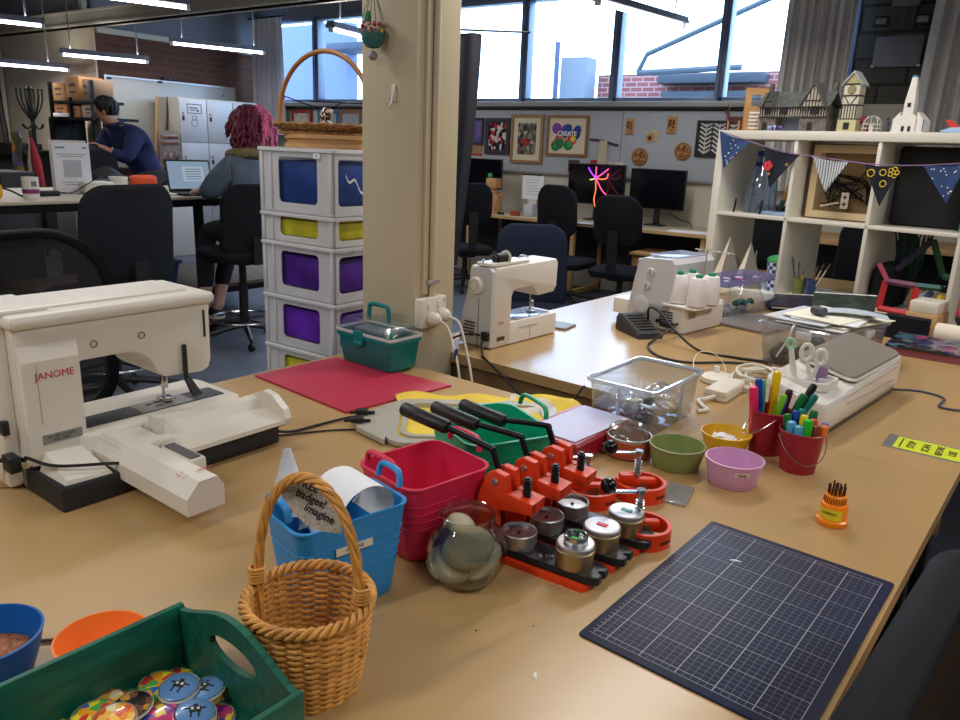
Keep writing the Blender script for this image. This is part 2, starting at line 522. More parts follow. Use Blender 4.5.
# ------------------------------------------------------------------ curtains and the dark screen
m_curt = mat('grey_beige_curtain', (216, 214, 210), 0.9, noise=(30, 0.05), bump=(500, 0.2), spec=0.2)
m_curtl = mat('grey_lilac_curtain', (190, 190, 200), 0.9, noise=(30, 0.05), bump=(500, 0.2), spec=0.2)
def curtain(x0, x1, y, z0, z1, folds, amp, label, m, ph=0.0):
    def fn(u, v):
        z = z1 + (z0 - z1) * v
        s = math.sin(u * folds * 2 * PI + ph + 0.4 * math.sin(v * 3 + u * 9)) + 0.35 * math.sin(u * folds * 4.7 * PI + 1)
        sq = 1 + 0.04 * math.sin(v * 2)
        return (x0 + (x1 - x0) * (0.5 + (u - 0.5) * sq), y + amp * s * (0.5 + 0.5 * v), z)
    t = thing('curtain', label, 'curtain', (0, 0, 0))
    obj('drape', MB().grid(fn, folds * 14, 16, th=(0, 0.006, 0)), m, t, ang=80)
    b = MB().tube([(x0 - 0.08, y + 0.02, z1 + 0.02), (x1 + 0.08, y + 0.02, z1 + 0.02)], 0.012, 8)
    obj('rail', b, m_blackm, t)
    return t
curtain(-1.95, -1.42, 7.05, 1.12, 2.95, 7, 0.035, 'grey pleated curtain at the right end of the windows, behind the toy timbered house', m_curt)
curtain(-0.86, 0.9, 7.05, 1.12, 2.95, 16, 0.035, 'grey pleated curtain at the far right edge, behind the white paper church', m_curt, 1.0)
curtain(-8.85, -8.28, 7.05, 1.45, 2.90, 6, 0.03, 'grey lilac curtain in the far corner beside the brick wall', m_curtl, 2.0)
t = thing('curtain', 'black screen curtain hanging behind the pillar from a thin rod', 'curtain', (-2.581, 3.686, 0), math.radians(35))
def fn(u, v): return (-0.30 + (0.24 - 0.10 * v ** 1.5) * u, 0.02 * math.sin(u * 14), 1.985 + (0.70 - 1.985) * v)
obj('drape', MB().grid(fn, 24, 10, th=(0, 0.008, 0)), mat('black_drape', (34, 34, 42), 0.9, bump=(300, 0.3)), t, ang=80)
b = MB().tube([(-0.34, 0.0, 2.0), (0.205, 0.0, 2.0)], 0.006, 8); obj('rod', b, m_blackm, t)
b = MB().tube([(-0.05, 0, 2.0), (-0.17, 0, 2.09), (-1.4, 0, 3.0)], 0.002, 6); obj('cord', b, m_blackm, t)

# ------------------------------------------------------------------ grey wall fittings right of the curtain
t = thing('notice_board', 'grey blank notice board on the dark block wall between the curtains', 'board', (-1.09, 7.17, 2.245))
b = MB().box((0, 0, 0), (0.34, 0.03, 0.23), 0.004); obj('panel', b, mat('grey_board', (128, 126, 138), 0.6), t)
for sx in (-1, 1): obj('corner_clip', MB().box((sx * 0.165, -0.016, -0.108), (0.024, 0.012, 0.02), 0.003), m_steel, t)
t = thing('emergency_light', 'twin head emergency light high on the dark block wall', 'light', (-1.09, 7.17, 2.56))
b = MB().box((0, 0, 0.06), (0.20, 0.05, 0.09), 0.006); obj('body', b, mat('grey_metal_housing', (120, 118, 110), 0.5), t)
b = MB()
for sx in (-1, 0, 1): b.tube([(sx * 0.07, 0, 0.05), (sx * 0.07, -0.02, -0.12)], 0.008, 8)
obj('conduit', b, mat('grey_metal_tube', (110, 108, 104), 0.4, 0.3), t)
for sx in (-1, 1):
    b = MB().box((sx * 0.145, -0.05, -0.095), (0.11, 0.05, 0.075), 0.008); l = obj('lamp_head', b, m_black, t)
    b = MB().box((sx * 0.145, -0.077, -0.095), (0.075, 0.006, 0.045), 0.003); obj('lens', b, mat('grey_lens', (150, 150, 150), 0.3), l)

# ------------------------------------------------------------------ fluorescent lights on rods
m_tube = glow('fluorescent_tube', (235, 232, 255), 9.0)
m_fix = mat('grey_light_housing', (120, 124, 134), 0.5)
def fluoro(p, q, label, power=5.5, z=2.42, rods=(0.12, 0.88)):
    p, q = Vector(p), Vector(q); c = (p + q) / 2; L = (q - p).length; a = math.atan2(q.y - p.y, q.x - p.x)
    t = thing('fluorescent_light', label, 'light', (c.x, c.y, z), a, 'fluorescent lights hung on rods')
    b = MB().rings([[(sx * L / 2, y, zz) for y, zz in ((-0.055, 0.022), (-0.038, 0.072), (0.038, 0.072), (0.055, 0.022))] for sx in (-1, 1)])
    obj('housing', b, m_fix, t, flat=True)
    b = MB().tube([(-L / 2 + 0.03, 0, 0.008), (L / 2 - 0.03, 0, 0.008)], 0.015, 10); obj('tube', b, m_tube, t)
    for sx in (-1, 1): obj('tube_holder', MB().box((sx * (L / 2 - 0.015), 0, 0.012), (0.03, 0.04, 0.05), 0.004), m_white, t)
    for r in rods:
        b = MB().tube([((r - 0.5) * L, 0, 0.07), ((r - 0.5) * L, 0, 3.298 - z)], 0.007, 6); obj('rod', b, m_fix, t)
    li = bpy.data.lights.new('tube_light', 'AREA'); li.shape = 'RECTANGLE'; li.size = L - 0.1; li.size_y = 0.032
    li.energy = power; li.color = (1.0, 0.96, 0.90)
    lo = bpy.data.objects.new('tube_light', li); COL.objects.link(lo); lo.parent = t; lo.location = (0, 0, -0.014)
    l2 = li.copy(); l2.energy = power * 0.35; lo = bpy.data.objects.new('added_uplight', l2); COL.objects.link(lo); lo.parent = t; lo.location = (0, 0, 0.077); lo.rotation_euler = (PI, 0, 0)  # second lamp facing up, added to brighten the ceiling and beam
    return t
fluoro((-8.06, 5.31), (-7.71, 6.32), 'lit fluorescent light in front of the brick wall, beside the corner curtain', z=2.36)
fluoro((-8.56, 4.34), (-8.27, 5.16), 'lit fluorescent light hanging above the cardboard boxes, left of the brick wall', z=2.152)
fluoro((-8.08, 2.64), (-7.68, 3.78), 'lit fluorescent light cut by the left edge of the photo, upper of the two there', z=2.30)
fluoro((-5.81, 2.60), (-5.40, 3.74), 'lit fluorescent light cut by the top edge of the photo, above the lockers', z=2.30)
fluoro((-9.78, 3.10), (-9.32, 4.82), 'lit fluorescent light lowest on the cream wall, above the coat rack', power=13, z=2.06)
fluoro((-5.13, 4.91), (-5.33, 6.10), 'lit fluorescent light half hidden behind the pillar, in front of the left window', power=11, z=2.30)
fluoro((-2.70, 5.09), (-2.53, 6.26), 'fluorescent light hanging in front of the bright window, right of the pillar', power=11, z=2.374)
for x, y in ((-2.7, 1.0), (-1.2, -0.9), (0.9, 0.5), (-2.9, -1.4), (1.0, 2.6), (-1.0, 2.7), (-2.3, 3.7)):  # unseen fixtures, added to brighten the tables and the cube shelf
    fluoro((x - 0.2, y - 0.65), (x + 0.2, y + 0.65), 'unseen fluorescent light added to brighten the work tables', 15.0)
# ------------------------------------------------------------------ the two work tables
def tpoint(u, v): return (u * math.cos(TR) - v * math.sin(TR), u * math.sin(TR) + v * math.cos(TR))
t = thing('work_table', 'near beige laminate work table carrying the cutting mat, badge presses and baskets', 'table', (0, 0, 0), TR)
out = [(-1.77, -0.35), (-0.138, -0.35), (-0.138, 1.782), (-0.86, 1.782), (-0.86, 1.585), (-1.77, 1.585)]
b = MB().prism(out, TZ - 0.032, TZ); obj('tabletop', b, m_table, t, flat=True)
b = MB()
b.box((-0.95, -0.25, TZ - 0.085), (1.5, 0.03, 0.10)).box((-1.70, 0.62, TZ - 0.085), (0.03, 1.7, 0.10)).box((-0.20, 0.70, TZ - 0.085), (0.03, 1.9, 0.10)).box((-1.25, 1.50, TZ - 0.085), (0.86, 0.03, 0.10))
obj('apron', b, m_apron, t, flat=True)
for x, y in ((-1.70, -0.25), (-0.2, -0.25), (-1.70, 1.50), (-0.2, 1.70)):
    b = MB().box((x, y, (TZ - 0.13) / 2), (0.05, 0.05, TZ - 0.13), 0.004); obj('leg', b, m_blackm, t)
t = thing('work_table', 'far beige laminate work table carrying the white sewing machine and the white cube shelf', 'table', (0, 0, 0), TR)
b = MB().prism([(-1.715, 1.7832), (-0.138, 1.7832), (-0.138, 2.62), (0.50, 2.62), (0.50, 4.59), (-1.715, 4.59)], TZ - 0.032, TZ); obj('tabletop', b, m_table, t, flat=True)
b = MB().box((-1.28, 1.815, TZ - 0.085), (0.84, 0.02, 0.10)).box((-0.5, 1.80, TZ - 0.085), (0.7, 0.012, 0.10)); obj('front_apron', b, m_apron, t, flat=True)
b = MB().box((-1.28, 1.83, TZ - 0.36), (0.84, 0.02, 0.44)); obj('modesty_panel', b, m_apron, t, flat=True)
b = MB().box((-1.68, 3.19, TZ - 0.085), (0.02, 2.7, 0.10)); obj('side_apron', b, m_apron, t, flat=True)
for x, y in ((-1.66, 1.86), (-0.19, 1.86), (0.45, 2.68), (-1.66, 4.5), (0.45, 4.5)):
    b = MB().box((x, y, (TZ - 0.13) / 2), (0.05, 0.05, TZ - 0.13), 0.004); obj('leg', b, m_blackm, t)

# ------------------------------------------------------------------ cutting mat with its centimetre grid
def grid_mat():
    m, nt, bs, outn = base_mat('navy_cutting_mat')
    N = nt.nodes.new; L = nt.links.new
    tc = N('ShaderNodeTexCoord'); sp = N('ShaderNodeSeparateXYZ'); L(tc.outputs['Object'], sp.inputs[0])
    def ma(op, a, b=None, c=None):
        n = N('ShaderNodeMath'); n.operation = op
        for i, x in enumerate((a, b, c)):
            if x is None: continue
            if isinstance(x, (int, float)): n.inputs[i].default_value = x
            else: L(x, n.inputs[i])
        return n.outputs[0]
    def lines(co, period, off, hw):
        f = ma('FRACT', ma('ADD', ma('DIVIDE', ma('SUBTRACT', co, off), period), 0.5))
        return ma('LESS_THAN', ma('MULTIPLY', ma('ABSOLUTE', ma('SUBTRACT', f, 0.5)), period), hw)
    x, y = sp.outputs[0], sp.outputs[1]
    ins = ma('MULTIPLY', ma('LESS_THAN', ma('ABSOLUTE', x), 0.1355), ma('LESS_THAN', ma('ABSOLUTE', y), 0.2105))
    thin = ma('MAXIMUM', lines(x, 0.01, -0.135, 0.00035), lines(y, 0.01, -0.21, 0.00035))
    bold = ma('MAXIMUM', lines(x, 0.05, -0.115, 0.0007), lines(y, 0.05, -0.20, 0.00055))
    edge = ma('MAXIMUM', ma('GREATER_THAN', ma('ABSOLUTE', x), 0.1345), ma('GREATER_THAN', ma('ABSOLUTE', y), 0.2095))
    tick = ma('MULTIPLY', ma('MULTIPLY', lines(y, 0.01, -0.21, 0.0006), ma('LESS_THAN', x, -0.1365)), ma('MULTIPLY', ma('GREATER_THAN', x, -0.1405), ma('LESS_THAN', ma('ABSOLUTE', y), 0.2105)))
    fac = ma('MAXIMUM', ma('MULTIPLY', ma('MAXIMUM', ma('MAXIMUM', ma('MULTIPLY', thin, 0.33), ma('MULTIPLY', bold, 0.8)), ma('MULTIPLY', edge, 0.7)), ins), ma('MULTIPLY', tick, 0.7))
    mx = N('ShaderNodeMix'); mx.data_type = 'RGBA'
    mx.inputs['A'].default_value = lin((22, 29, 58)); mx.inputs['B'].default_value = lin((170, 172, 180))
    L(fac, mx.inputs['Factor']); L(mx.outputs['Result'], bs.inputs['Base Color'])
    bs.inputs['Roughness'].default_value = 0.5; bs.inputs['Specular IOR Level'].default_value = 0.3
    return m
b = MB().prism(rrect(0.15, 0.225, 0.006, 0, 3), 0, 0.003, 0.0008)
o = obj('cutting_mat', b, grid_mat(), None, (-0.229, 1.035, TZ), math.radians(-4.0))
tag(o, 'navy blue gridded cutting mat at the front edge of the near table', 'cutting mat')
def scrap(x, y, L, a, label, z=TZ, m=m_paper):
    pts = [(-L / 2 + L * i / 8, 0.15 * L * math.sin(i / 8 * PI), 0.0006) for i in range(9)]
    b = MB().rings([[(p[0], p[1] - w, z0) for z0, w in ((0, .0022 * math.sin((i + .4) / 8.8 * PI)), (0.0012, 0))] + [(p[0], p[1] + .0022 * math.sin((i + .4) / 8.8 * PI), 0)] for i, p in enumerate(pts)])
    o = obj('paper_scrap', b, m, None, (x, y, z), a); tag(o, label, 'paper scrap'); return o
scrap(-0.284, 1.154, 0.018, 0.3, 'thin white paper curl lying on the navy cutting mat', TZ + 0.003)
scrap(-0.395, 0.716, 0.016, 2.2, 'thin white paper curl on the bare table left of the cutting mat')

# ------------------------------------------------------------------ pink cutting board, teal tool box
b = MB().prism([(-1.665, 1.292), (-1.262, 1.243), (-1.205, 1.588), (-1.638, 1.575)], TZ, TZ + 0.006, 0.0015)
o = obj('pink_board', b, mat('crimson_board', (176, 36, 66), 0.5, noise=(40, 0.05)), None, (0, 0, 0)); tag(o, 'flat crimson pink board lying under the teal tool box', 'board')
t = thing('tool_box', 'teal plastic tool box with a clear lid, on the pink board by the pillar', 'tool box', (-1.497, 1.612, TZ + 0.006), math.radians(-4))
m_teal = mat('teal_plastic', (0, 118, 118), 0.4)
b = MB()
rs = [rrect(0.100, 0.050, 0.012, 0, 4), rrect(0.104, 0.053, 0.012, 0.004, 4), rrect(0.113, 0.062, 0.012, 0.080, 4), rrect(0.118, 0.066, 0.012, 0.082, 4), rrect(0.118, 0.066, 0.012, 0.092, 4), rrect(0.112, 0.060, 0.010, 0.092, 4), rrect(0.102, 0.051, 0.01, 0.006, 4)]
b.rings(rs); obj('body', b, m_teal, t)
b = MB()
b.rings([rrect(0.119, 0.067, 0.012, 0.093, 4), rrect(0.119, 0.067, 0.012, 0.103, 4), rrect(0.113, 0.060, 0.012, 0.106, 4), rrect(0.106, 0.048, 0.012, 0.126, 4), rrect(0.096, 0.038, 0.01, 0.134, 4), rrect(0.09, 0.03, 0.01, 0.134, 4)], cap0=False)
lid = obj('lid', b, m_clear, t, label='clear plastic lid')
b = MB().rings([rrect(0.1195, 0.0675, 0.012, 0.0945, 4), rrect(0.1205, 0.0685, 0.012, 0.099, 4), rrect(0.1195, 0.0675, 0.012, 0.1035, 4), rrect(0.116, 0.064, 0.012, 0.0995, 4), rrect(0.1195, 0.0675, 0.012, 0.0945, 4)], cap0=False, cap1=False)
obj('lid_rim', b, m_milky, lid)
b = MB().tube(bez([(-0.042, 0, 0.134), (-0.040, 0, 0.165), (-0.030, 0, 0.176), (0.030, 0, 0.176), (0.040, 0, 0.165), (0.042, 0, 0.134)], 5), 0.0065, 8); obj('handle', b, m_teal, t)
b = MB().box((-0.015, -0.0665, 0.086), (0.042, 0.008, 0.042), 0.003).box((-0.015, -0.069, 0.069), (0.030, 0.010, 0.016), 0.004); obj('latch', b, m_teal, t)
b = MB().box((0.112, -0.052, 0.115), (0.006, 0.006, 0.02), 0.002); obj('hinge_tab', b, mat('green_tab', (30, 150, 90), 0.4), t)
b = MB().box((-0.02, 0.0, 0.098), (0.12, 0.05, 0.012), 0.003).box((0.05, 0.01, 0.102), (0.04, 0.06, 0.012), 0.003); obj('tray', b, mat('grey_insert', (120, 128, 134), 0.5), t)

# ------------------------------------------------------------------ large embroidery machine
t = thing('embroidery_machine', 'large cream embroidery machine lettered in red, at the left of the near table', 'sewing machine', (-1.252, 0.563, TZ), math.radians(87.6))
m_jan = mat('cream_machine_shell', (222, 216, 205), 0.34)
m_navy = mat('blue_black_base', (26, 28, 36), 0.45)
XZ = rotx(PI / 2)        # xy outline -> xz plane, extruded towards -y
def xz(b, outline, y0, y1, bev=0.0):
    return b.prism(outline, -y1, -y0, bev, XZ) if bev == 0 else b.prism(outline, -y1, -y0, bev, XZ)
b = MB().box((0.228, 0.17, 0.0225), (0.456, 0.33, 0.045), 0.004); obj('base', b, m_navy, t)
arch = [(0.106 + 0.012 * (1 - math.cos(a)), 0.212 + 0.012 * math.sin(a)) for a in (0, PI / 4, PI / 2)]
curve = bez([(0.195, 0.224, 0), (0.225, 0.219, 0), (0.247, 0.200, 0), (0.262, 0.172, 0), (0.280, 0.158, 0)], 4)
head = [(0.0, 0.006), (0.106, 0.006)] + arch + [(p[0], p[1]) for p in curve] + [(0.365, 0.152), (0.380, 0.160), (0.386, 0.180), (0.388, 0.308), (0.372, 0.320), (0.02, 0.320), (0.0, 0.308)]
b = MB()
xz(b, head, 0.135, 0.300, 0.010)
obj('body', b, m_jan, t, ang=30)
b = MB().box((0.193, 0.222, 0.313), (0.400, 0.20, 0.024), 0.010, seg=3).box((0.193, 0.235, 0.326), (0.33, 0.13, 0.008), 0.004).box((0.03, 0.23, 0.328), (0.09, 0.15, 0.01), 0.004)
obj('top_cover', b, m_jan, t)
b = MB()
b.rings([[(0.004, 0.137, 0.05), (0.108, 0.137, 0.05), (0.108, 0.137, 0.275), (0.004, 0.137, 0.275)], [(0.006, 0.124, 0.05), (0.105, 0.124, 0.05), (0.105, 0.124, 0.242), (0.006, 0.124, 0.242)]])
pn = obj('front_panel', b, m_jan, t, flat=True)
text('lettering', 'JANOME', 0.0180, m_redink, pn, tr(0.060, 0.1235, 0.214) @ rotx(PI / 2), th=0.0003)
b = MB().box((0.062, 0.1235, 0.095), (0.070, 0.001, 0.018)); pl = obj('rating_plate', b, mat('grey_foil_label', (140, 140, 138), 0.4, 0.3), pn)
text('lettering', 'MC 500E  230-240V\n50Hz  100W', 0.006, m_ink, pl, tr(0.060, 0.1228, 0.095) @ rotx(PI / 2), th=0.0002)
b = MB().box((0.030, 0.1238, 0.18), (0.0006, 0.001, 0.11)); obj('panel_seam', b, m_greyink, pn)
b = MB()
for x, z in ((0.139, 0.254), (0.233, 0.255)): b.lathe([(0.0075, 0), (0.006, 0.002), (0.005, -0.004), (0.0, -0.004)], 14, M=tr(x, 0.1345, z) @ rotx(PI / 2))
obj('screw_hole', b, mat('grey_screw', (110, 100, 90), 0.4), t)
b = MB().box((0.3705, 0.1345, 0.258), (0.004, 0.003, 0.058)); obj('thread_slit', b, m_ink, t)
b = MB().tube([(0.300, 0.19, 0.20), (0.300, 0.19, 0.098)], 0.003, 10).box((0.300, 0.185, 0.135), (0.012, 0.012, 0.03), 0.002).box((0.300, 0.18, 0.099), (0.028, 0.03, 0.004), 0.001)
obj('needle_bar', b, m_chrome, t)
b = MB().box((0.318, 0.128, 0.185), (0.008, 0.008, 0.075), 0.002).rings([[(0.313, 0.132, 0.152), (0.325, 0.132, 0.152), (0.325, 0.122, 0.152), (0.313, 0.122, 0.152)], [(0.322, 0.118, 0.112), (0.340, 0.118, 0.116), (0.340, 0.106, 0.116), (0.322, 0.106, 0.112)]])
obj('presser_lever', b, m_black, t)
b = MB().prism(rrect(0.178, 0.100, 0.03, 0, 5, (0.265, 0.205)), 0.040, 0.088, 0.008); obj('bed', b, m_jan, t)
b = MB().box((0.262, 0.178, 0.0885), (0.312, 0.062, 0.0025), 0.001); bp = obj('bed_plate', b, mat('dark_grey_plate', (62, 64, 68), 0.45), t)
b = MB().box((0.288, 0.178, 0.0895), (0.115, 0.058, 0.003), 0.001); npl = obj('needle_plate', b, mat('pale_grey_plate', (168, 168, 164), 0.4, 0.3), bp)
b = MB()
for x, y, sx, sy in ((0.262, 0.185, 0.012, 0.006), (0.285, 0.190, 0.02, 0.006), (0.300, 0.172, 0.016, 0.010), (0.318, 0.185, 0.01, 0.005), (0.275, 0.165, 0.018, 0.003)): b.box((x, y, 0.0912), (sx, sy, 0.0006))
obj('plate_slot', b, m_ink, npl)
b = MB()
xz(b, [(0.455 * 0 + 0.118, 0.046), (0.200, 0.046), (0.200, 0.080), (0.118, 0.080)], 0.02, 0.105, 0.006)
xz(b, [(0.02, 0.045), (0.105, 0.045), (0.098, 0.06), (0.030, 0.070)], 0.09, 0.138)
obj('embroidery_base', b, m_jan, t, ang=30)
b = MB().rings([[(0.012, 0.015, 0.045), (0.092, 0.010, 0.045), (0.090, 0.012, 0.050), (0.015, 0.017, 0.053)], [(0.010, 0.110, 0.045), (0.098, 0.110, 0.045), (0.085, 0.108, 0.074), (0.022, 0.108, 0.078)]]); obj('corner_cover', b, m_jan, t, flat=True)
# hoop tray at the right: a long trough with an end wall
b = MB()
sec = [(0.100, 0.088), (0.076, 0.086), (0.064, 0.068), (0.040, 0.062), (0.000, 0.058), (-0.012, 0.056), (-0.013, 0.047), (0.006, 0.0455), (0.100, 0.0455)]
b.rings([[(x, y, z) for y, z in sec] for x in (0.205, 0.462)])
b.rings([[(x, y, z) for y, z in [(0.100, 0.090), (0.060, 0.106), (0.030, 0.102), (-0.006, 0.078), (-0.016, 0.058), (-0.012, 0.044), (0.01, 0.034), (0.100, 0.034)]] for x in (0.458, 0.474)])
obj('hoop_tray', b, m_jan, t, ang=25)
b = MB().box((0.214, 0.07, 0.085), (0.018, 0.035, 0.05), 0.005).box((0.205, 0.03, 0.066), (0.035, 0.035, 0.03), 0.008).lathe([(0.009, 0), (0.009, 0.004), (0.005, 0.004), (0.005, -0.002)], 14, M=tr(0.19, 0.0175, 0.066) @ rotx(PI / 2)); obj('hoop_clamp', b, m_jan, t)
b = MB()
sec = [(-0.036, 0.034), (0.034, 0.034), (0.034, 0.072), (0.022, 0.090), (-0.012, 0.090), (-0.036, 0.064)]
b.rings([[(0.138 + x * (1 if y < 0 else .96), y, z - 0.003) for x, z in sec] for y in (-0.215, 0.11)])
arm = obj('carriage_arm', b, m_jan, t, flat=True)
text('lettering', 'JANOME', 0.0075, m_redink, arm, tr(0.158, -0.180, 0.0904) @ rotz(PI / 2 * 0), th=0.0002)
text('lettering', 'SQ', 0.013, m_greyink, arm, tr(0.124 - 0.0005, -0.178, 0.0838) @ roty(math.radians(-47)) @ rotz(-PI / 2), th=0.0002)
text('lettering', '10', 0.016, m_redink, arm, tr(0.124 - 0.0005, -0.158, 0.0838) @ roty(math.radians(-47)) @ rotz(-PI / 2), th=0.0002)
b = MB().box((0.193, -0.055, 0.060), (0.034, 0.10, 0.030), 0.004); ck = obj('hoop_mount', b, m_jan, arm)
b = MB().box((0.192, -0.055, 0.0765), (0.020, 0.088, 0.004), 0.001); obj('mount_inset', b, mat('grey_inset', (96, 94, 96), 0.5), ck)
b = MB().lathe([(0.0, 0.018), (0.03, 0.018), (0.038, 0.012), (0.04, 0.0)], 24, M=tr(-0.004, 0.225, 0.225) @ roty(-PI / 2)); obj('handwheel', b, m_jan, t)
b = MB().box((-0.012, 0.25, 0.16), (0.03, 0.19, 0.31), 0.012); obj('side_cover', b, m_jan, t)
obj('socket', MB().box((-0.022, 0.155, 0.125), (0.012, 0.02, 0.026), 0.002), m_black, t); obj('power_plug', MB().box((-0.026, 0.13, 0.066), (0.02, 0.035, 0.03), 0.003), m_black, t)
def cable(path, r, m, label, cat='cable', n=10, seg=8):
    b = MB().tube(bez(path, n), r, seg); o = obj('power_cable' if cat == 'cable' else cat, b, m); return tag(o, label, cat)
cable([(-1.60, 0.30, TZ + 0.004), (-1.48, 0.42, TZ + 0.02), (-1.41, 0.535, TZ + 0.066), (-1.37, 0.56, TZ + 0.07)], 0.0042, m_rubber, 'black power cable plugged into the left end of the embroidery machine')
cable([(-1.37, 0.56, TZ + 0.075), (-1.30, 0.58, TZ + 0.072), (-1.26, 0.66, TZ + 0.062), (-1.24, 0.70, TZ + 0.052)], 0.003, m_rubber, 'short black cable running across the front of the embroidery machine to its arm')
cable([(-1.27, 1.015, TZ + 0.02), (-1.26, 1.07, TZ + 0.005), (-1.25, 1.13, TZ + 0.004), (-1.235, 1.20, TZ + 0.005), (-1.215, 1.26, TZ + 0.005)], 0.0032, m_rubber, 'black cable from the right end of the embroidery machine to the embroidery hoop frame')
cable([(-1.27, 1.03, TZ + 0.003), (-1.20, 1.14, TZ + 0.003), (-1.10, 1.24, TZ + 0.003), (-1.02, 1.31, TZ + 0.003), (-0.98, 1.36, TZ + 0.003)], 0.0022, m_rubber, 'thin black lead lying past the grey hoop frame behind the red tub')
for x, y, r in ((-0.452, 0.800, 0.0012), (-0.508, 0.742, 0.0015), (-0.470, 0.905, 0.001)):
    o = obj('dark_crumb', MB().sphere((0, 0, r * .7), r, 8, 6, sc=(1, 1, .7)), m_ink, None, (x, y, TZ)); tag(o, 'tiny dark crumb on the bare table in front of the badge presses', 'crumb', 'dark crumbs on the table')
# ------------------------------------------------------------------ soft tubs
def tub(label, loc, rz, m, sx, sy, h, group=None, taper=0.80, hole=True, lab=None):
    """flexible tub: handles rise from the two short (+-y) ends"""
    t = thing('plastic_tub', label, 'tub', loc, rz, group)
    n = 9
    def ring(k, z, lip=0.0):
        base = rrect(sx * k, sy * k, min(sx, sy) * 0.38 * k, 0, n)
        out = []
        for p in base:
            ph = abs(p[1]) / (sy * k)
            w = max(0.0, 1 - (abs(p[0]) / (sx * k * 0.62)) ** 4) if ph > 0.9 else 0.0
            out.append((p[0], p[1], z + lip * (0.9 if w > 0.3 else 0.9 * w / 0.3)))
        return out
    rs = [ring(taper * .94, 0), ring(taper, 0.004)]
    for i in range(1, 6): rs.append(ring(taper + (1 - taper) * i / 6, h * i / 6, 0))
    rs += [ring(1.0, h - 0.004, 0.022), ring(1.03, h - 0.003, 0.024), ring(1.03, h, 0.024), ring(0.97, h, 0.024), ring(0.965, h - 0.006, 0.020)]
    for i in (5, 3, 1): rs.append(ring((taper + (1 - taper) * i / 6) * .965, h * i / 6))
    rs.append(ring(taper * .93, 0.006))
    b = MB().rings(rs)
    body = obj('body', b, m, t, ang=50)
    for s in (-1, 1):
        y = s * sy * 1.0
        w = sx * 0.50
        path = bez([(-w, y, h + 0.012), (-w * .92, y * 1.02, h + 0.026), (-w * .6, y * 1.03, h + 0.034), (w * .6, y * 1.03, h + 0.034), (w * .92, y * 1.02, h + 0.026), (w, y, h + 0.012)], 5)
        obj('handle', MB().tube(path, 0.0052, 8, flat=0.8), m, t)
    b = MB()
    for k in (0.45, 0.55, 0.65, 0.75):
        r = ring(taper + (1 - taper) * k + 0.004, h * k)
        b.tube([p for p in r], 0.0008, 5, closed=True)
    obj('rib', b, m, body)
    return t
m_tubred = mat('raspberry_red_plastic', (214, 38, 78), 0.45)
m_tubblue = mat('sky_blue_plastic', (40, 140, 208), 0.45)
m_tubgreen = mat('jade_green_plastic', (0, 160, 118), 0.42)
tub('empty raspberry red plastic tub behind the blue tub', (-0.727, 0.893, TZ), math.radians(-12), m_tubred, 0.076, 0.085, 0.136)
bt = tub('sky blue plastic tub holding white paper, behind the wicker basket', (-0.716, 0.686, TZ), math.radians(-13), m_tubblue, 0.054, 0.088, 0.145)
tub('jade green plastic tub behind the levers of the badge presses', (-0.752, 1.118, TZ), math.radians(-28), m_tubgreen, 0.099, 0.090, 0.138)
b = MB().box((0.0535, -0.005, 0.103), (0.0012, 0.058, 0.011)); lb = obj('label_strip', b, mat('cream_label', (222, 216, 196), 0.7), bt)
text('lettering', 'IMAGINE', 0.007, m_ink, lb, tr(0.0543, -0.005, 0.103) @ rotz(PI / 2) @ rotx(PI / 2), th=0.0002)
# paper in the blue tub
t = thing('paper_roll', 'loop of white paper curling in the blue tub', 'paper', (-0.702, 0.722, TZ + 0.10), math.radians(-13))
def loopy(u, v): 
    a = -0.9 + 5.6 * u; r = 0.032 + 0.012 * u
    return (-0.045 + 0.085 * v, -0.012 + r * math.cos(a) * 1.15, 0.044 + r * math.sin(a))
obj('sheet', MB().grid(loopy, 30, 4, th=(0.0004, 0, 0.0004)), m_paper, t, ang=80)
t = thing('paper_sheet', 'crumpled white paper sheet standing up at the back of the blue tub', 'paper', (-0.728, 0.645, TZ + 0.085), math.radians(20))
def crum(u, v): return (-0.045 + 0.085 * u + 0.012 * v * math.sin(4 * u), 0.02 * math.sin(u * 5 + v * 3) - 0.02 * v + 0.02, 0.095 * v - 0.03 * u * v + 0.012 * math.sin(u * 7))
obj('sheet', MB().grid(crum, 12, 8, th=(0.0004, 0.0004, 0)), m_paper, t, ang=80)
t = thing('paper_sheet', 'pointed white paper strip sticking up highest from the blue tub', 'paper', (-0.778, 0.645, TZ + 0.118), math.radians(40))
b = MB().grid(lambda u, v: (-0.028 * (1 - v) + 0.06 * u * (1 - v * .85) + 0.0 * v, 0.012 * math.sin(v * 3) + 0.006 * u, 0.105 * v), 4, 10, th=(0, 0.0005, 0)); obj('sheet', b, m_paper, t, ang=80)

# ------------------------------------------------------------------ wicker basket
m_wick = mat('golden_wicker', (206, 148, 72), 0.5, noise=(60, 0.28), spec=0.5)
t = thing('wicker_basket', 'golden wicker basket with a tall twisted handle beside the green tray', 'basket', (-0.607, 0.534, TZ), math.radians(20))
R0, R1, HB = 0.056, 0.071, 0.113
def rad(z): return R0 + (R1 - R0) * math.sin(min(1, z / HB) * PI / 2 * 0.95)
b = MB(); NS = 24; rows = 27
for k in range(rows):
    z = 0.004 + k * (HB - 0.010) / (rows - 1); path = []
    for i in range(NS * 4):
        a = 2 * PI * i / (NS * 4)
        ph = (i / 4 + k) % 2
        rr = rad(z) + 0.0026 * math.cos(PI * (i / 4.0) + PI * k)
        path.append((rr * math.cos(a), rr * math.sin(a), z + 0.0004 * math.sin(9 * a + k)))
    b.tube(path, 0.0024, 6, closed=True)
obj('woven_side', b, m_wick, t)
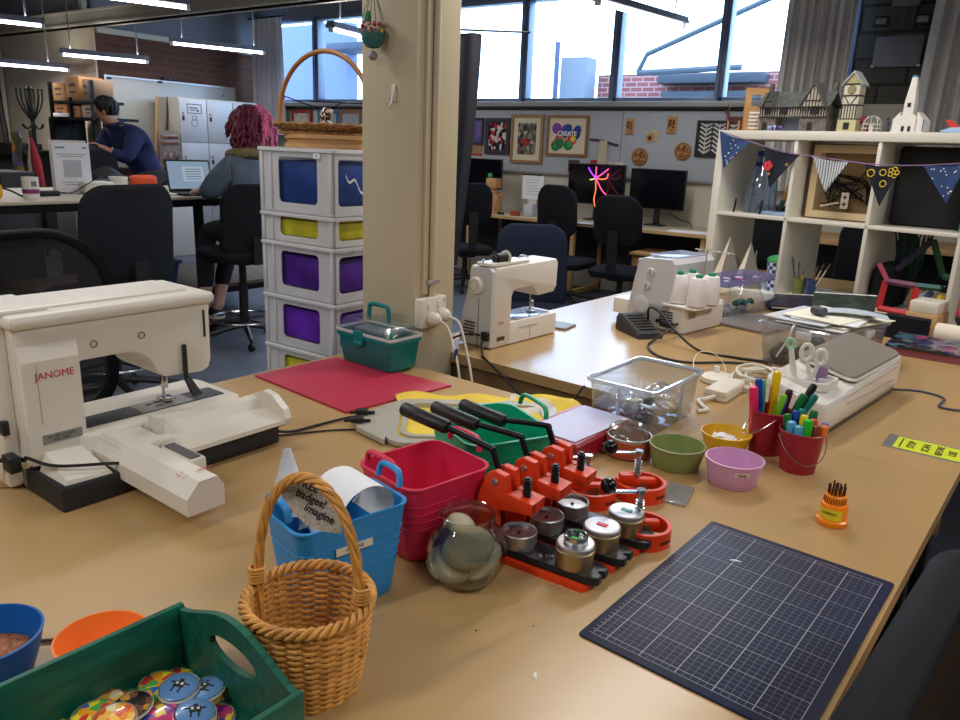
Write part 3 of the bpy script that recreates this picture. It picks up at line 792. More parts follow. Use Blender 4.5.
for i in range(NS):
    a = 2 * PI * i / NS
    b = MB().tube([(rad(z) * math.cos(a), rad(z) * math.sin(a), z) for z in (0.0, 0.03, 0.06, 0.09, HB)], 0.0026, 6); obj('stake', b, m_wick, t)
b = MB()
for s in (0, 1, 2):
    path = []
    for i in range(144):
        a = 2 * PI * i / 144; q = 14 * a + s * 2 * PI / 3
        path.append(((R1 + 0.002 + 0.0046 * math.cos(q)) * math.cos(a), (R1 + 0.002 + 0.0046 * math.cos(q)) * math.sin(a), HB + 0.004 + 0.0046 * math.sin(q)))
    b.tube(path, 0.0030, 6, closed=True)
obj('braided_rim', b, m_wick, t)
b = MB().lathe([(0.0, 0.004), (R0 + 0.002, 0.004), (R0 + 0.002, 0.0), (0.0, 0.0)], 30); obj('base', b, m_wick, t)
b = MB()
for s in range(4):
    path = []
    for i in range(81):
        f = i / 80; th = PI * f; q = 26 * f + s * PI / 2
        x = -0.067 * math.cos(th); z = 0.055 + 0.215 * max(0.0, math.sin(th)) ** 0.62
        nx, nz = -math.cos(th), math.sin(th)
        path.append((x + 0.0036 * math.cos(q) * nx, 0.0036 * math.sin(q), z + 0.0036 * math.cos(q) * nz))
    b.tube(path, 0.0031, 6)
obj('handle', b, m_wick, t)
for s in (-1, 1):
    b = MB()
    for j in range(5): b.tube([(s * 0.068 + 0.0088 * math.cos(q), 0.0088 * math.sin(q), HB + 0.012 + j * 0.0042 + 0.0004 * q) for q in [2 * PI * i / 12 for i in range(12)]], 0.0021, 6, closed=True)
    obj('handle_binding', b, m_wick, t)
t = thing('paper_tag', 'pale hand lettered leaf shaped tag hung on the wicker basket handle', 'tag', (-0.612, 0.552, TZ + 0.250), math.radians(10))
pts = [(-0.012, 0.004), (0.000, 0.012), (0.020, 0.012), (0.038, 0.004), (0.052, -0.012), (0.060, -0.032), (0.062, -0.052), (0.040, -0.050), (0.020, -0.042), (0.004, -0.026), (-0.010, -0.008)]
TM = tr(-0.026, -0.014, 0) @ rotz(math.radians(28)) @ rotx(math.radians(70))
b = MB().prism(pts, -0.0006, 0.0006, M=TM); obj('card', b, mat('speckled_card', (178, 170, 158), 0.9, noise=(300, 0.3)), t)
for i, (s, x, y, a) in enumerate((('FREE', 0.022, 0.002, -22), ('badges!', 0.026, -0.013, -24), ('imagine', 0.036, -0.030, -26))):
    text('lettering', s, 0.0125, m_ink, t, TM @ tr(x, y, 0.0008) @ rotz(math.radians(a)), th=0.0002, bold=0.0003)
b = MB().tube([(0.0, -0.008, 0.010), (0.002, -0.004, 0.018), (0.006, 0.004, 0.010), (0.002, 0.0, 0.004)], 0.0008, 6); obj('string', b, m_mdf, t)

# ------------------------------------------------------------------ glass bowl with pebbles
t = thing('glass_bowl', 'round clear glass fishbowl holding pale pebbles, beside the badge presses', 'bowl', (-0.598, 0.838, TZ))
pr = [(0.0, 0.0), (0.032, 0.0), (0.050, 0.012), (0.060, 0.035), (0.061, 0.055), (0.054, 0.078), (0.044, 0.092), (0.040, 0.098), (0.041, 0.108), (0.0425, 0.112), (0.0405, 0.112), (0.0385, 0.106), (0.0375, 0.098), (0.042, 0.090), (0.0515, 0.077), (0.0585, 0.055), (0.0575, 0.036), (0.048, 0.014), (0.030, 0.003), (0.0, 0.003)]
obj('glass', MB().lathe(pr, 48), m_glass, t)
m_peb = mat('pale_pebble', (184, 176, 150), 0.6, noise=(25, 0.15))
m_peb2 = mat('grey_pebble', (146, 140, 122), 0.6, noise=(25, 0.2))
for i, (x, y, z, r, sc, rot, mm, lab) in enumerate(((-0.014, -0.020, 0.030, 0.034, (1.1, .95, .55), (0.5, 0.2, 0.4), m_peb, 'broad pale pebble lowest at the front of the glass bowl'), (0.020, 0.014, 0.031, 0.036, (1, 1.05, .5), (-0.5, -0.6, 1.2), m_peb, 'flat pale pebble lying low at the right of the glass bowl'), (-0.022, 0.018, 0.040, 0.032, (1.1, .9, .5), (0.9, 0.3, 2.0), m_peb2, 'grey pebble leaning at the back of the glass bowl'), (0.010, -0.010, 0.060, 0.036, (1.15, .95, .42), (0.55, -0.35, 0.9), m_peb2, 'grey speckled flat pebble tilted in the middle of the glass bowl'), (-0.016, 0.006, 0.082, 0.022, (1.1, .9, .7), (0.2, 0.4, 0.2), m_peb, 'smooth pale pebble topmost in the glass bowl'))):
    o = obj('pebble', MB().sphere((0, 0, 0), r, 22, 14, M=rotz(rot[2]) @ rotx(rot[0]) @ roty(rot[1]), sc=sc), mm, None, (-0.598 + x, 0.838 + y, TZ + z)); tag(o, lab, 'pebble', 'pebbles in the glass bowl')

# ------------------------------------------------------------------ badge presses
m_or = mat('orange_red_enamel', (222, 60, 20), 0.42, coat=0.05)
m_slid = mat('black_slide_plate', (24, 26, 34), 0.4)
m_brass = mat('brass_die', (186, 170, 132), 0.4, 1.0)
def press(label, x, y, dz=0.0, grip=0.195, topm=None, near=0.085):
    t = thing('badge_press', label, 'badge press', (x, y, TZ), math.radians(2.0), 'badge presses')
    b = MB().prism([(-0.075, -0.034), (0.165, -0.034), (0.172, -0.026), (0.172, 0.030), (0.165, 0.034), (-0.075, 0.034)], 0, 0.011, 0.002); obj('base_plate', b, m_or, t)
    b = MB()
    prof = [(-0.070, 0.010), (0.005, 0.010), (0.005, 0.080), (0.030, 0.086), (0.066, 0.088), (0.068, 0.108), (0.022, 0.114), (0.018, 0.142), (-0.004, 0.146), (-0.018, 0.138), (-0.040, 0.080), (-0.066, 0.030)]
    for s in (-1, 1): b.prism(prof, -(s * 0.014 + 0.0065), -(s * 0.014 - 0.0065), 0.002, XZ)
    b.prism([(0.012, 0.086), (0.066, 0.088), (0.068, 0.108), (0.022, 0.112)], -0.020, 0.020, 0.002, XZ)
    b.prism([(-0.070, 0.010), (-0.02, 0.010), (-0.02, 0.060), (-0.045, 0.060), (-0.066, 0.030)], -0.012, 0.012, 0.0, XZ)
    obj('press_frame', b, m_or, t, ang=25)
    b = MB().lathe([(0.0, 0.0235), (0.005, 0.0235), (0.006, 0.021), (0.006, -0.021), (0.005, -0.0235), (0.0, -0.0235)], 14, M=tr(-0.002, 0, 0.128) @ rotx(PI / 2)); obj('pivot_bolt', b, m_steel, t)
    hp = bez([(0.0, 0, 0.122), (-0.012, 0, 0.150), (-0.020, 0, 0.168), (-0.028, 0, 0.173), (-0.120, 0, grip - 0.006)], 6)
    b = MB().tube(hp, 0.0052, 10); h = obj('lever', b, m_blackm, t)
    d = Vector((-0.096, 0, 0.012))
    p = Vector((-0.110, 0, grip - 0.0075))
    b = MB().tube([p, p + d * 0.04, p + d * 0.96, p + d], [0.010, 0.0122, 0.0122, 0.010], 14); obj('grip', b, m_black, h)
    b = MB()
    for k in range(6): b.lathe([(0.0045, 0), (0.0072, 0.001), (0.0072, 0.0035), (0.0045, 0.0045)], 14, (0.046, 0, 0.106 + k * 0.0058))
    b.cyl((0.046, 0, 0.104), 0.004, 0.038, 10); obj('spring', b, m_black, t)
    b = MB().prism([(0.000, -0.027), (0.170, -0.027), (0.186, -0.018), (0.186, -0.006), (0.176, 0.0), (0.186, 0.006), (0.186, 0.018), (0.170, 0.027), (0.0, 0.027)], 0.0115, 0.024, 0.002); sl = obj('slide_plate', b, m_slid, t)
    text('lettering', '2 1/4', 0.012, m_white, sl, tr(0.092, -0.008, 0.0243) @ rotz(math.radians(35)), th=0.0002)
    # cup die
    b = MB().lathe([(0.0, 0.024), (0.027, 0.024), (0.027, 0.030), (0.0295, 0.031), (0.0295, 0.047), (0.0285, 0.0485), (0.0265, 0.0475), (0.0262, 0.0415), (0.0, 0.0415)], 36, (0.036, 0, 0)); c = obj('cup_die', b, m_steel, t, ang=25)
    b = MB().lathe([(0.0, 0.0), (0.003, 0.0), (0.003, 0.003), (0.0, 0.003)], 12, (0.036, 0, 0.0415)); obj('centre_pin', b, m_black, c)
    # taller die near the end of the slide
    x1 = 0.136
    b = MB().lathe([(0.0, 0.024), (0.0290, 0.024), (0.0290, 0.044), (0.0308, 0.045), (0.0308, 0.051), (0.0285, 0.0525), (0.0, 0.0525)], 36, (x1, 0, 0)); d2 = obj('ring_die', b, m_brass, t, ang=25)
    b = MB().lathe([(0.0290, 0.0525), (0.0300, 0.054), (0.0300, 0.0595), (0.0275, 0.061), (0.0, 0.061)], 36, (x1, 0, 0)); obj('die_rim', b, m_steel, d2, ang=25)
    if topm is not None:
        if near > 0.08:
            b = MB().lathe([(0.018, 0.061), (0.0185, 0.062), (0.0185, 0.073), (0.017, 0.074), (0.0155, 0.073), (0.0155, 0.064), (0.0, 0.064)], 30, (x1, 0, 0)); obj('inner_ring', b, m_chrome, d2, ang=25)
        b = MB().box((x1, 0, 0.0652 if near > 0.08 else 0.0616), (0.018, 0.010, 0.0014), 0.0005); obj('sticker', b, topm, d2)
    return t
press('nearest orange red badge press, green sticker on its tall die, beside the glass bowl', -0.607, 0.943, 0, 0.195, mat('green_sticker', (40, 170, 70), 0.5), 0.085)
press('middle of the three orange red badge presses, with a red sticker on its die', -0.600, 1.018, 0, 0.180, mat('red_sticker', (224, 60, 84), 0.5), 0.07)
press('farthest orange red badge press, with a pale blue sticker on its die', -0.592, 1.092, 0, 0.168, mat('pale_blue_sticker', (120, 190, 200), 0.5), 0.07)

# ------------------------------------------------------------------ orange circle cutters with crank handles
def cutter(label, x, y, rz):
    t = thing('circle_cutter', label, 'cutter', (x, y, TZ), rz, 'orange circle cutters')
    R, H = 0.047, 0.030
    ro = [(R * math.cos(2 * PI * i / 40) * (1.0 + 0.10 * max(0, math.cos(2 * PI * i / 40 - PI))), R * math.sin(2 * PI * i / 40)) for i in range(40)]
    ri = [(p[0] * 0.86, p[1] * 0.86) for p in ro]
    b = MB().plate(ro, ri, 0.0, H).plate(ri, [(p[0] * .95, p[1] * .95) for p in ri], 0.0, 0.006); fr = obj('ring', b, m_or, t, ang=30)
    text('lettering', 'Badges', 0.010, m_ink, fr, rotz(-0.9) @ tr(0.0474, 0, 0.014) @ rotz(PI / 2) @ rotx(PI / 2), th=0.0003)
    b = MB().box((-0.012, 0, 0.030), (0.078, 0.016, 0.014), 0.004).box((-0.030, 0, 0.036), (0.030, 0.022, 0.020), 0.005); obj('bridge', b, m_or, t)
    b = MB().cyl((-0.010, 0, 0.036), 0.0042, 0.052, 12); po = obj('shaft', b, m_steel, t)
    b = MB().tube([(-0.010 + 0.0066 * math.cos(q), 0.0066 * math.sin(q), 0.040 + 0.0058 * q / 6.283) for q in [i * PI / 5 for i in range(60)]], 0.0014, 5); obj('coil_spring', b, m_chrome, po)
    b = MB().box((-0.035, 0, 0.088), (0.066, 0.010, 0.004), 0.0015).cyl((-0.010, 0, 0.086), 0.008, 0.007, 14); cr = obj('crank', b, m_chrome, t)
    b = MB().sphere((-0.066, 0, 0.098), 0.014, 20, 14).cyl((-0.066, 0, 0.084), 0.005, 0.012, 10); obj('ball_knob', b, m_gloss, cr)
    b = MB().cyl((0.004, 0, 0.004), 0.010, 0.026, 14).box((0.016, 0, 0.008), (0.05, 0.008, 0.006), 0.002); obj('blade_holder', b, m_brass, t)
cutter('orange circle cutter nearest the cutting mat, black ball crank above the far press', -0.437, 1.130, math.radians(38))
cutter('orange circle cutter in front of the green bowl, farthest from the camera', -0.512, 1.290, math.radians(38))
cutter('orange circle cutter half hidden behind the far badge press, by the red case', -0.575, 1.205, math.radians(38))
b = MB().box((0, 0, 0.003), (0.05, 0.09, 0.006), 0.001); o = obj('acrylic_strip', b, m_rim, None, (-0.455, 1.335, TZ), math.radians(10)); tag(o, 'clear acrylic strip lying beside the orange circle cutters', 'acrylic strip')

# ------------------------------------------------------------------ red case, jar, clear box
t = thing('carry_case', 'dark red flat plastic case with a pale glare sheet on top, by the far table gap', 'case', (-0.742, 1.452, TZ), math.radians(-4))
b = MB().rings([rrect(0.070, 0.118, 0.012, 0, 4), rrect(0.075, 0.123, 0.012, 0.006, 4), rrect(0.075, 0.123, 0.012, 0.040, 4), rrect(0.070, 0.118, 0.012, 0.046, 4)]); obj('shell', b, mat('dark_red_plastic', (148, 22, 44), 0.35, coat=0.3), t)
b = MB().box((0.012, -0.005, 0.0472), (0.125, 0.215, 0.0015)); o = obj('paper_sheet', b, mat('lilac_glare', (198, 196, 226), 0.5), None, (-0.742 - 0.006, 1.452 + 0.01, TZ), math.radians(-7)); tag(o, 'pale lilac sheet painting the glare on the dark red case', 'paper')  # glare on the case top, painted as a lilac sheet
b = MB().tube(bez([(0.0755, -0.02, 0.012), (0.092, -0.015, 0.012), (0.092, 0.025, 0.012), (0.0755, 0.03, 0.012)], 6), 0.004, 8); obj('handle', b, mat('dark_red_plastic_handle', (150, 24, 46), 0.35), t)
t = thing('jar', 'low terracotta jar with a clear plastic bag in its mouth, behind the circle cutters', 'jar', (-0.620, 1.468, TZ))
b = MB().lathe([(0.0, 0.0), (0.044, 0.0), (0.049, 0.004), (0.0505, 0.036), (0.048, 0.042), (0.0455, 0.042), (0.0455, 0.006), (0.0, 0.006)], 36); obj('body', b, mat('terracotta_glaze', (164, 74, 44), 0.35), t)
b = MB().lathe([(0.0485, 0.040), (0.0495, 0.043), (0.0485, 0.046), (0.0455, 0.046)], 36); obj('metal_rim', b, m_steel, t)
def bag(c, R, H, seed, name, label, cat, m):
    rr = random.Random(seed); ph = [rr.uniform(0, 6.28) for _ in range(6)]
    def fn(u, v):
        a = 2 * PI * u; r = R * (math.sin(PI * min(1, v * 0.93 + 0.07)) ** 0.6) * (1 + 0.13 * math.sin(3 * a + ph[0] + 4 * v) + 0.09 * math.sin(5 * a + ph[1] - 3 * v) + 0.06 * math.sin(9 * a + ph[2] + 8 * v))
        return (c[0] + r * math.cos(a), c[1] + r * math.sin(a), c[2] + H * v * (1 + 0.15 * math.sin(2 * a + ph[3])))
    o = obj(name, MB().grid(fn, 40, 14), m, ang=25); return tag(o, label, cat)
m_film = clear('crumpled_clear_film', (245, 245, 240), 0.22, 0.14, 0.12, (226, 220, 204))
bag((-0.622, 1.470, TZ + 0.014), 0.043, 0.058, 4, 'plastic_bag', 'crumpled clear plastic bag stuffed in the terracotta jar', 'bag', m_film)
t = thing('storage_box', 'clear plastic lidless box of metal badge parts behind the green bowl', 'box', (-0.688, 1.697, TZ), math.radians(-3.5))
rs = [rrect(0.072, 0.118, 0.014, 0.0, 5), rrect(0.076, 0.122, 0.014, 0.004, 5), rrect(0.086, 0.132, 0.016, 0.117, 5), rrect(0.086 - .002, 0.132 - .002, 0.016, 0.1172, 5), rrect(0.0745, 0.1205, 0.013, 0.006, 5)]
obj('shell', MB().rings(rs), m_clear, t)
b = MB().rings([rrect(0.086, 0.132, 0.016, 0.112, 5), rrect(0.0925, 0.1385, 0.018, 0.113, 5), rrect(0.094, 0.140, 0.018, 0.118, 5), rrect(0.0925, 0.1385, 0.018, 0.122, 5), rrect(0.0875, 0.1335, 0.016, 0.122, 5), rrect(0.086, 0.132, 0.016, 0.112, 5)], cap0=False, cap1=False); obj('rim', b, m_rim, t)
for c, d in (((-0.005, -0.1265, 0.06), (0.004, 0.008, 0.10)), ((0.083, 0.03, 0.06), (0.006, 0.004, 0.10))): obj('moulded_rib', MB().box(c, d, 0.001), m_rim, t)
r2 = random.Random(11)
for k in range(22):
    a = r2.uniform(0, 6.28); x, y = r2.uniform(-0.045, 0.045), r2.uniform(-0.085, 0.085)
    z = 0.012 + 0.0025 * k * (0.55 + 0.45 * r2.random())
    M_ = tr(-0.688, 1.697, TZ) @ rotz(math.radians(-3.5)) @ tr(x, y, z) @ rotz(a) @ rotx(r2.uniform(-0.5, 0.5))
    mm = [m_steel, m_chrome, mat('dull_tin', (120, 116, 110), 0.5, 0.8), m_brass][k % 4]
    b = MB().lathe([(0.0, 0.002), (0.019, 0.0025), (0.0225, 0.0), (0.023, -0.003), (0.0215, -0.002), (0.018, 0.001), (0.0, 0.0005)], 24)
    o = obj('badge_shell', b, mm, M=M_); tag(o, 'round metal badge shell in the clear storage box', 'badge part', 'metal badge shells in the clear storage box')
for i, (x, y, z, R, H, lab) in enumerate(((-0.715, 1.64, 0.05, 0.040, 0.045, 'crumpled clear bag of badge parts in the near end of the clear box'), (-0.66, 1.74, 0.05, 0.042, 0.040, 'crumpled clear bag of badge parts in the far end of the clear box'))):
    bag((x, y, TZ + z), R, H, 20 + i, 'plastic_bag', lab, 'bag', m_film)

# ------------------------------------------------------------------ bowls
def bowl(label, x, y, r0, r1, h, m, group='small coloured plastic bowls', oval=1.0, rz=0.0):
    t = thing('bowl', label, 'bowl', (x, y, TZ), rz, group)
    pr = [(0.0, 0.0), (r0 * .96, 0.0), (r0, 0.003), ((r0 + r1) / 2 * 1.02, h * .5), (r1, h - 0.003), (r1 + 0.001, h), (r1 - 0.002, h + 0.0006), (r1 - 0.0035, h - 0.004), ((r0 + r1) / 2 * .985, h * .5), (r0 - 0.003, 0.005), (0.0, 0.004)]
    obj('body', MB().lathe(pr, 44, sy=oval), m, t, ang=45)
    return t
m_lav = mat('lilac_plastic', (206, 156, 196), 0.4)
bowl('olive green round bowl, empty, left of the lilac bowl', -0.514, 1.474, 0.048, 0.058, 0.050, mat('olive_green_plastic', (130, 142, 84), 0.45))
yb = bowl('yellow bowl with white scraps, behind the lilac and green bowls', -0.463, 1.640, 0.042, 0.055, 0.042, mat('yellow_plastic', (226, 178, 40), 0.42))
lb = bowl('lilac pink labelled bowl in front of the yellow bowl', -0.391, 1.468, 0.046, 0.057, 0.054, m_lav)
b = MB().grid(lambda u, v: ((0.0525 + 0.0046 * v + 0.0006) * math.cos(-0.95 + 0.55 * u - .3), (0.0525 + 0.0046 * v + 0.0006) * math.sin(-0.95 + 0.55 * u - .3), 0.033 + 0.012 * v), 8, 1, th=(0.0003, -0.0003, 0)); l2 = obj('label_strip', b, mat('pale_label', (226, 210, 206), 0.7), lb)
text('lettering', 'PINS', 0.0085, m_ink, l2, rotz(-0.975) @ tr(0.0561, 0, 0.039) @ rotz(PI / 2) @ rotx(PI / 2), th=0.0003)
r2 = random.Random(5)
for k in range(7):
    M_ = tr(-0.463 + r2.uniform(-0.02, 0.02), 1.640 + r2.uniform(-0.02, 0.02), TZ + 0.018 + k * 0.0028) @ rotz(r2.uniform(0, 6)) @ rotx(r2.uniform(-.4, .4))
    b = MB().grid(lambda u, v: (-0.022 + 0.044 * u, -0.008 + 0.016 * v, 0.005 * math.sin(u * 6 + k)), 8, 2, th=(0, 0, 0.0006))
    o = obj('paper_scrap', b, m_paper, M=M_, ang=80); tag(o, 'white paper scrap in the yellow bowl', 'paper scrap', 'white scraps in the yellow bowl')
bowl('orange bowl behind the green tray', -0.816, 0.392, 0.038, 0.053, 0.050, mat('orange_plastic', (244, 128, 48), 0.45), 'bowls behind the green tray')
bb = bowl('dark blue bowl at the left edge of the photo, by the orange bowl', -0.905, 0.300, 0.045, 0.062, 0.064, mat('royal_blue_plastic', (12, 88, 164), 0.4), 'bowls behind the green tray')
b = MB().lathe([(0.0, 0.034), (0.03, 0.036), (0.050, 0.030), (0.050, 0.028), (0.0, 0.028)], 30, (-0.905, 0.300, TZ)); o = obj('small_findings', b, mat('rusty_brown_beads', (150, 92, 56), 0.6, noise=(180, 0.7), bump=(220, 1.0))); tag(o, 'brown beads and pins filling the dark blue bowl', 'beads', kind='stuff')
cable([(-0.97, 0.33, TZ + 0.003), (-0.90, 0.40, TZ + 0.003), (-0.86, 0.415, TZ + 0.003), (-0.845, 0.47, TZ + 0.003)], 0.0022, mat('brown_cord', (70, 52, 40), 0.7), 'thin brown cord on the table passing behind the orange and blue bowls', 'cord')

# ------------------------------------------------------------------ buckets of pens
m_buck = mat('red_painted_tin', (150, 20, 42), 0.4)
def bucket(label, x, y, h, r0, r1, hang):
    t = thing('pen_bucket', label, 'bucket', (x, y, TZ), 0, 'red tin buckets of pens')
    pr = [(0.0, 0.0), (r0, 0.0), (r0, 0.003), (r1, h - 0.002), (r1 + 0.0022, h), (r1, h + 0.002), (r1 - 0.002, h), (r0 - 0.002, 0.004), (0.0, 0.004)]
    obj('body', MB().lathe(pr, 40), m_buck, t)
    a = math.radians(hang)
    rr = r1 + 0.004; c, s = math.cos(a), math.sin(a)
    path = []
    for i in range(25):
        q = PI * i / 24; d = rr * math.cos(q); e = 0.052 * math.sin(q)
        ox = 0.022 * math.sin(q) * 0.6 + rr * math.sin(q) * 0.78
        path.append((d * c + ox * s, d * s - ox * c, h - 0.008 - e))
    obj('wire_handle', MB().tube(path, 0.0012, 6), m_chrome, t)
    return t
bucket('red tin bucket of upright felt pens, behind its twin', -0.388, 1.692, 0.100, 0.036, 0.046, -60)
bucket('red tin bucket of short markers, in front of the white die cutting machine', -0.304, 1.632, 0.088, 0.036, 0.045, 35)
PENC = {'pink': (236, 40, 96), 'blue': (20, 66, 170), 'lime': (120, 200, 40), 'violet': (48, 40, 150), 'yellow': (246, 206, 20), 'maroon': (70, 22, 34), 'green': (10, 110, 52), 'black': (22, 22, 24), 'teal': (10, 120, 108), 'grey': (150, 150, 146), 'sky': (80, 160, 200), 'bright green': (40, 180, 40), 'brown': (130, 56, 34), 'orange': (230, 120, 50), 'lilac': (150, 130, 190), 'red': (220, 60, 50), 'mint': (60, 190, 130)}
def pen(col, x, y, z0, L, r, lean, az, place, cap=True):
    c = PENC[col]; m = mat(col.replace(' ', '_') + '_pen', c, 0.35)
    M_ = tr(x, y, z0) @ rotz(az) @ roty(lean)
    t = thing('felt_pen', '%s felt pen %s' % (col, place), 'pen', (0, 0, 0), 0, 'felt pens in the red buckets')
    t.matrix_world = M_
    obj('barrel', MB().lathe([(0, 0), (r * .85, 0), (r * .85, L * .62), (r * .85, L * .63)], 14), m_white if col in ('grey',) else m, t)
    obj('cap', MB().lathe([(r * .9, L * .60), (r, L * .61), (r, L * .95), (r * .8, L * .99), (r * .3, L), (0, L)], 14), m, t)
bx, by = -0.388, 1.692
for col, dx, dy, L, r, le, az, pl in (('pink', -0.026, -0.022, 0.150, 0.0095, 0.16, -2.3, 'leaning out at the left of the back bucket'), ('blue', -0.014, -0.006, 0.160, 0.0085, 0.16, 2.9, 'standing next to the pink pen'), ('lime', 0.004, -0.028, 0.140, 0.0075, 0.18, 0.3, 'at the front of the back bucket'), ('violet', 0.018, -0.022, 0.135, 0.0075, 0.12, 0.5, 'to the right of the lime pen'), ('yellow', 0.0, 0.020, 0.178, 0.0095, 0.03, 2.0, 'tallest in the back bucket'), ('maroon', 0.016, 0.010, 0.145, 0.008, 0.14, 0.3, 'dark, in the middle of the back bucket'), ('green', 0.022, -0.004, 0.150, 0.0085, 0.33, 0.2, 'leaning to the right out of the back bucket'), ('black', 0.026, 0.014, 0.172, 0.0085, 0.36, 0.35, 'leaning farthest to the right in the back bucket'), ('teal', 0.030, 0.004, 0.158, 0.008, 0.42, 0.1, 'lowest leaning at the right of the back bucket'), ('mint', -0.022, 0.020, 0.152, 0.007, 0.12, 2.5, 'with a mint cap at the back left of the back bucket'), ('red', -0.008, 0.022, 0.148, 0.0075, 0.02, 1.0, 'behind the blue pen in the back bucket')):
    pen(col, bx + dx * .75, by + dy * .75, TZ + 0.006, L, r, le, az, pl)
bx, by = -0.304, 1.632
for col, dx, dy, L, r, le, az, pl in (('sky', -0.018, -0.022, 0.104, 0.010, 0.08, -2.4, 'squat, at the front left of the front bucket'), ('sky', -0.002, -0.030, 0.100, 0.0095, 0.08, -1.6, 'squat, beside the bright green marker in the front bucket'), ('bright green', 0.012, -0.024, 0.116, 0.010, 0.06, -1.0, 'tallest at the front of the front bucket'), ('green', -0.028, -0.004, 0.112, 0.0085, 0.12, 2.9, 'at the left rim of the front bucket'), ('brown', 0.026, -0.016, 0.104, 0.0085, 0.10, -0.4, 'right of the bright green marker'), ('orange', 0.034, -0.004, 0.104, 0.0085, 0.15, 0.0, 'at the right rim of the front bucket'), ('yellow', -0.004, -0.004, 0.116, 0.008, 0.03, 1.0, 'in the centre of the front bucket'), ('red', 0.016, 0.002, 0.110, 0.0085, 0.06, 0.6, 'right of centre in the front bucket'), ('lilac', 0.032, 0.014, 0.106, 0.008, 0.15, 0.5, 'at the back right of the front bucket'), ('teal', -0.012, 0.018, 0.122, 0.0085, 0.06, 1.9, 'at the back left of the front bucket'), ('green', 0.010, 0.024, 0.122, 0.0085, 0.08, 1.2, 'dark, at the back of the front bucket'), ('blue', -0.020, 0.010, 0.118, 0.008, 0.08, 2.4, 'behind the squat sky markers')):
    pen(col, bx + dx * .78, by + dy * .78, TZ + 0.006, L, r, le, az, pl)

# ------------------------------------------------------------------ orange bit holder, yellow notice
t = thing('bit_holder', 'orange stepped holder of tiny screwdriver bits, alone beyond the cutting mat', 'bit holder', (-0.190, 1.412, TZ), math.radians(-25))
t.scale = (0.9, 0.9, 1.0)
m_obt = mat('translucent_orange_plastic', (245, 138, 20), 0.3)
b = MB().lathe([(0.0, 0.0), (0.029, 0.0), (0.0305, 0.002), (0.0305, 0.010), (0.027, 0.012), (0.0262, 0.038), (0.025, 0.040), (0.021, 0.041), (0.021, 0.056), (0.019, 0.058), (0.0, 0.058)], 40); obj('body', b, m_obt, t)
b = MB().grid(lambda u, v: ((0.0271 - 0.0005 * v) * math.cos(-2.2 + 1.9 * u), (0.0271 - 0.0005 * v) * math.sin(-2.2 + 1.9 * u), 0.014 + 0.020 * v), 16, 1); lb = obj('label', b, mat('yellow_label', (226, 206, 40), 0.5), t)
text('lettering', 'ELEMENTS', 0.0062, m_ink, lb, rotz(-1.25) @ tr(0.0276, 0, 0.0265) @ rotz(PI / 2) @ rotx(PI / 2), th=0.0003)
b = MB()
for k in range(14): b.cyl((0.0205 * math.cos(-2.6 + k * .22), 0.0205 * math.sin(-2.6 + k * .22), 0.043), 0.0013, 0.010, 6)
for k in range(12): b.cyl((0.015 * math.cos(k * .5236), 0.015 * math.sin(k * .5236), 0.056), 0.0021, 0.014 + 0.004 * (k % 3), 6)
for k in range(5): b.cyl((0.007 * math.cos(k * 1.2566), 0.007 * math.sin(k * 1.2566), 0.056), 0.0021, 0.020, 6)
obj('bit', b, mat('bronze_bits', (96, 64, 50), 0.4, 0.7), t)
t = thing('safety_notice', 'yellow green notice taped flat on the table at the right edge', 'sign', (-0.072, 1.962, TZ), math.radians(-2))
b = MB().box((0, 0, 0.0004), (0.215, 0.105, 0.0008)); obj('clear_tape', b, clear('clear_tape', (245, 245, 245), 0.06, 0.35, 0.15), t)
b = MB().box((0.006, 0, 0.0010), (0.185, 0.088, 0.0006)); pn = obj('sheet', b, mat('lime_yellow_paper', (206, 216, 30), 0.55), t)
b = MB().box((-0.074, 0, 0.0015), (0.003, 0.070, 0.0003)); obj('printed_rule', b, m_ink, pn)
for s, x, sz in (('STOP', -0.052, 0.022), ('SCAN', -0.022, 0.022), ('BEFORE', 0.006, 0.020), ('USE', 0.032, 0.022)):
    text('lettering', s, sz, m_ink, pn, tr(x, 0, 0.0016) @ rotz(PI / 2), th=0.0002, bold=0.0005)
# ------------------------------------------------------------------ green tray of badges
t = thing('wooden_tray', 'dark green painted wooden tray of badges at the bottom left corner', 'tray', (-0.6445, 0.290, TZ), math.radians(-4))
m_grn = mat('dark_green_stain', (14, 92, 74), 0.45, noise=(14, 0.35), stretch=(12, 1.2, 6))
b = MB().box((0, 0, 0.004), (0.236, 0.324, 0.008), 0.001); obj('base', b, m_grn, t)
for s in (-1, 1):
    b = MB().box((s * 0.1155, 0, 0.045), (0.008, 0.324, 0.090), 0.0015); obj('side_wall', b, m_grn, t)
def endwall():
    n = 40; o = []; h = []
    for i in range(n):
        a = 2 * PI * i / n; c, s = math.cos(a), math.sin(a)
        h.append((0.046 * c, 0.078 + 0.017 * s))
    W = 0.111
    top = [(W - 2 * W * k / 18, 0.086 + 0.034 * max(0.0, math.sin(PI * k / 18)) ** 1.5) for k in range(19)]
    per = top + [(-W, 0.086 - 0.086 * k / 4) for k in range(1, 5)] + [(-W + 2 * W * k / 12, 0.0) for k in range(1, 13)] + [(W, 0.086 * k / 5) for k in range(1, 5)]
    n2 = len(per); hole = []
    for p in per:
        a = math.atan2(p[1] - 0.078, p[0] * 0.45)
        hole.append((0.046 * math.cos(a), 0.076 + 0.0165 * math.sin(a)))
    return per, hole
per, hole = endwall()
for s in (-1, 1):
    b = MB().plate(per, hole, -0.004, 0.004, tr(0, s * 0.158, 0) @ XZ); obj('end_wall', b, m_grn, t, flat=True)
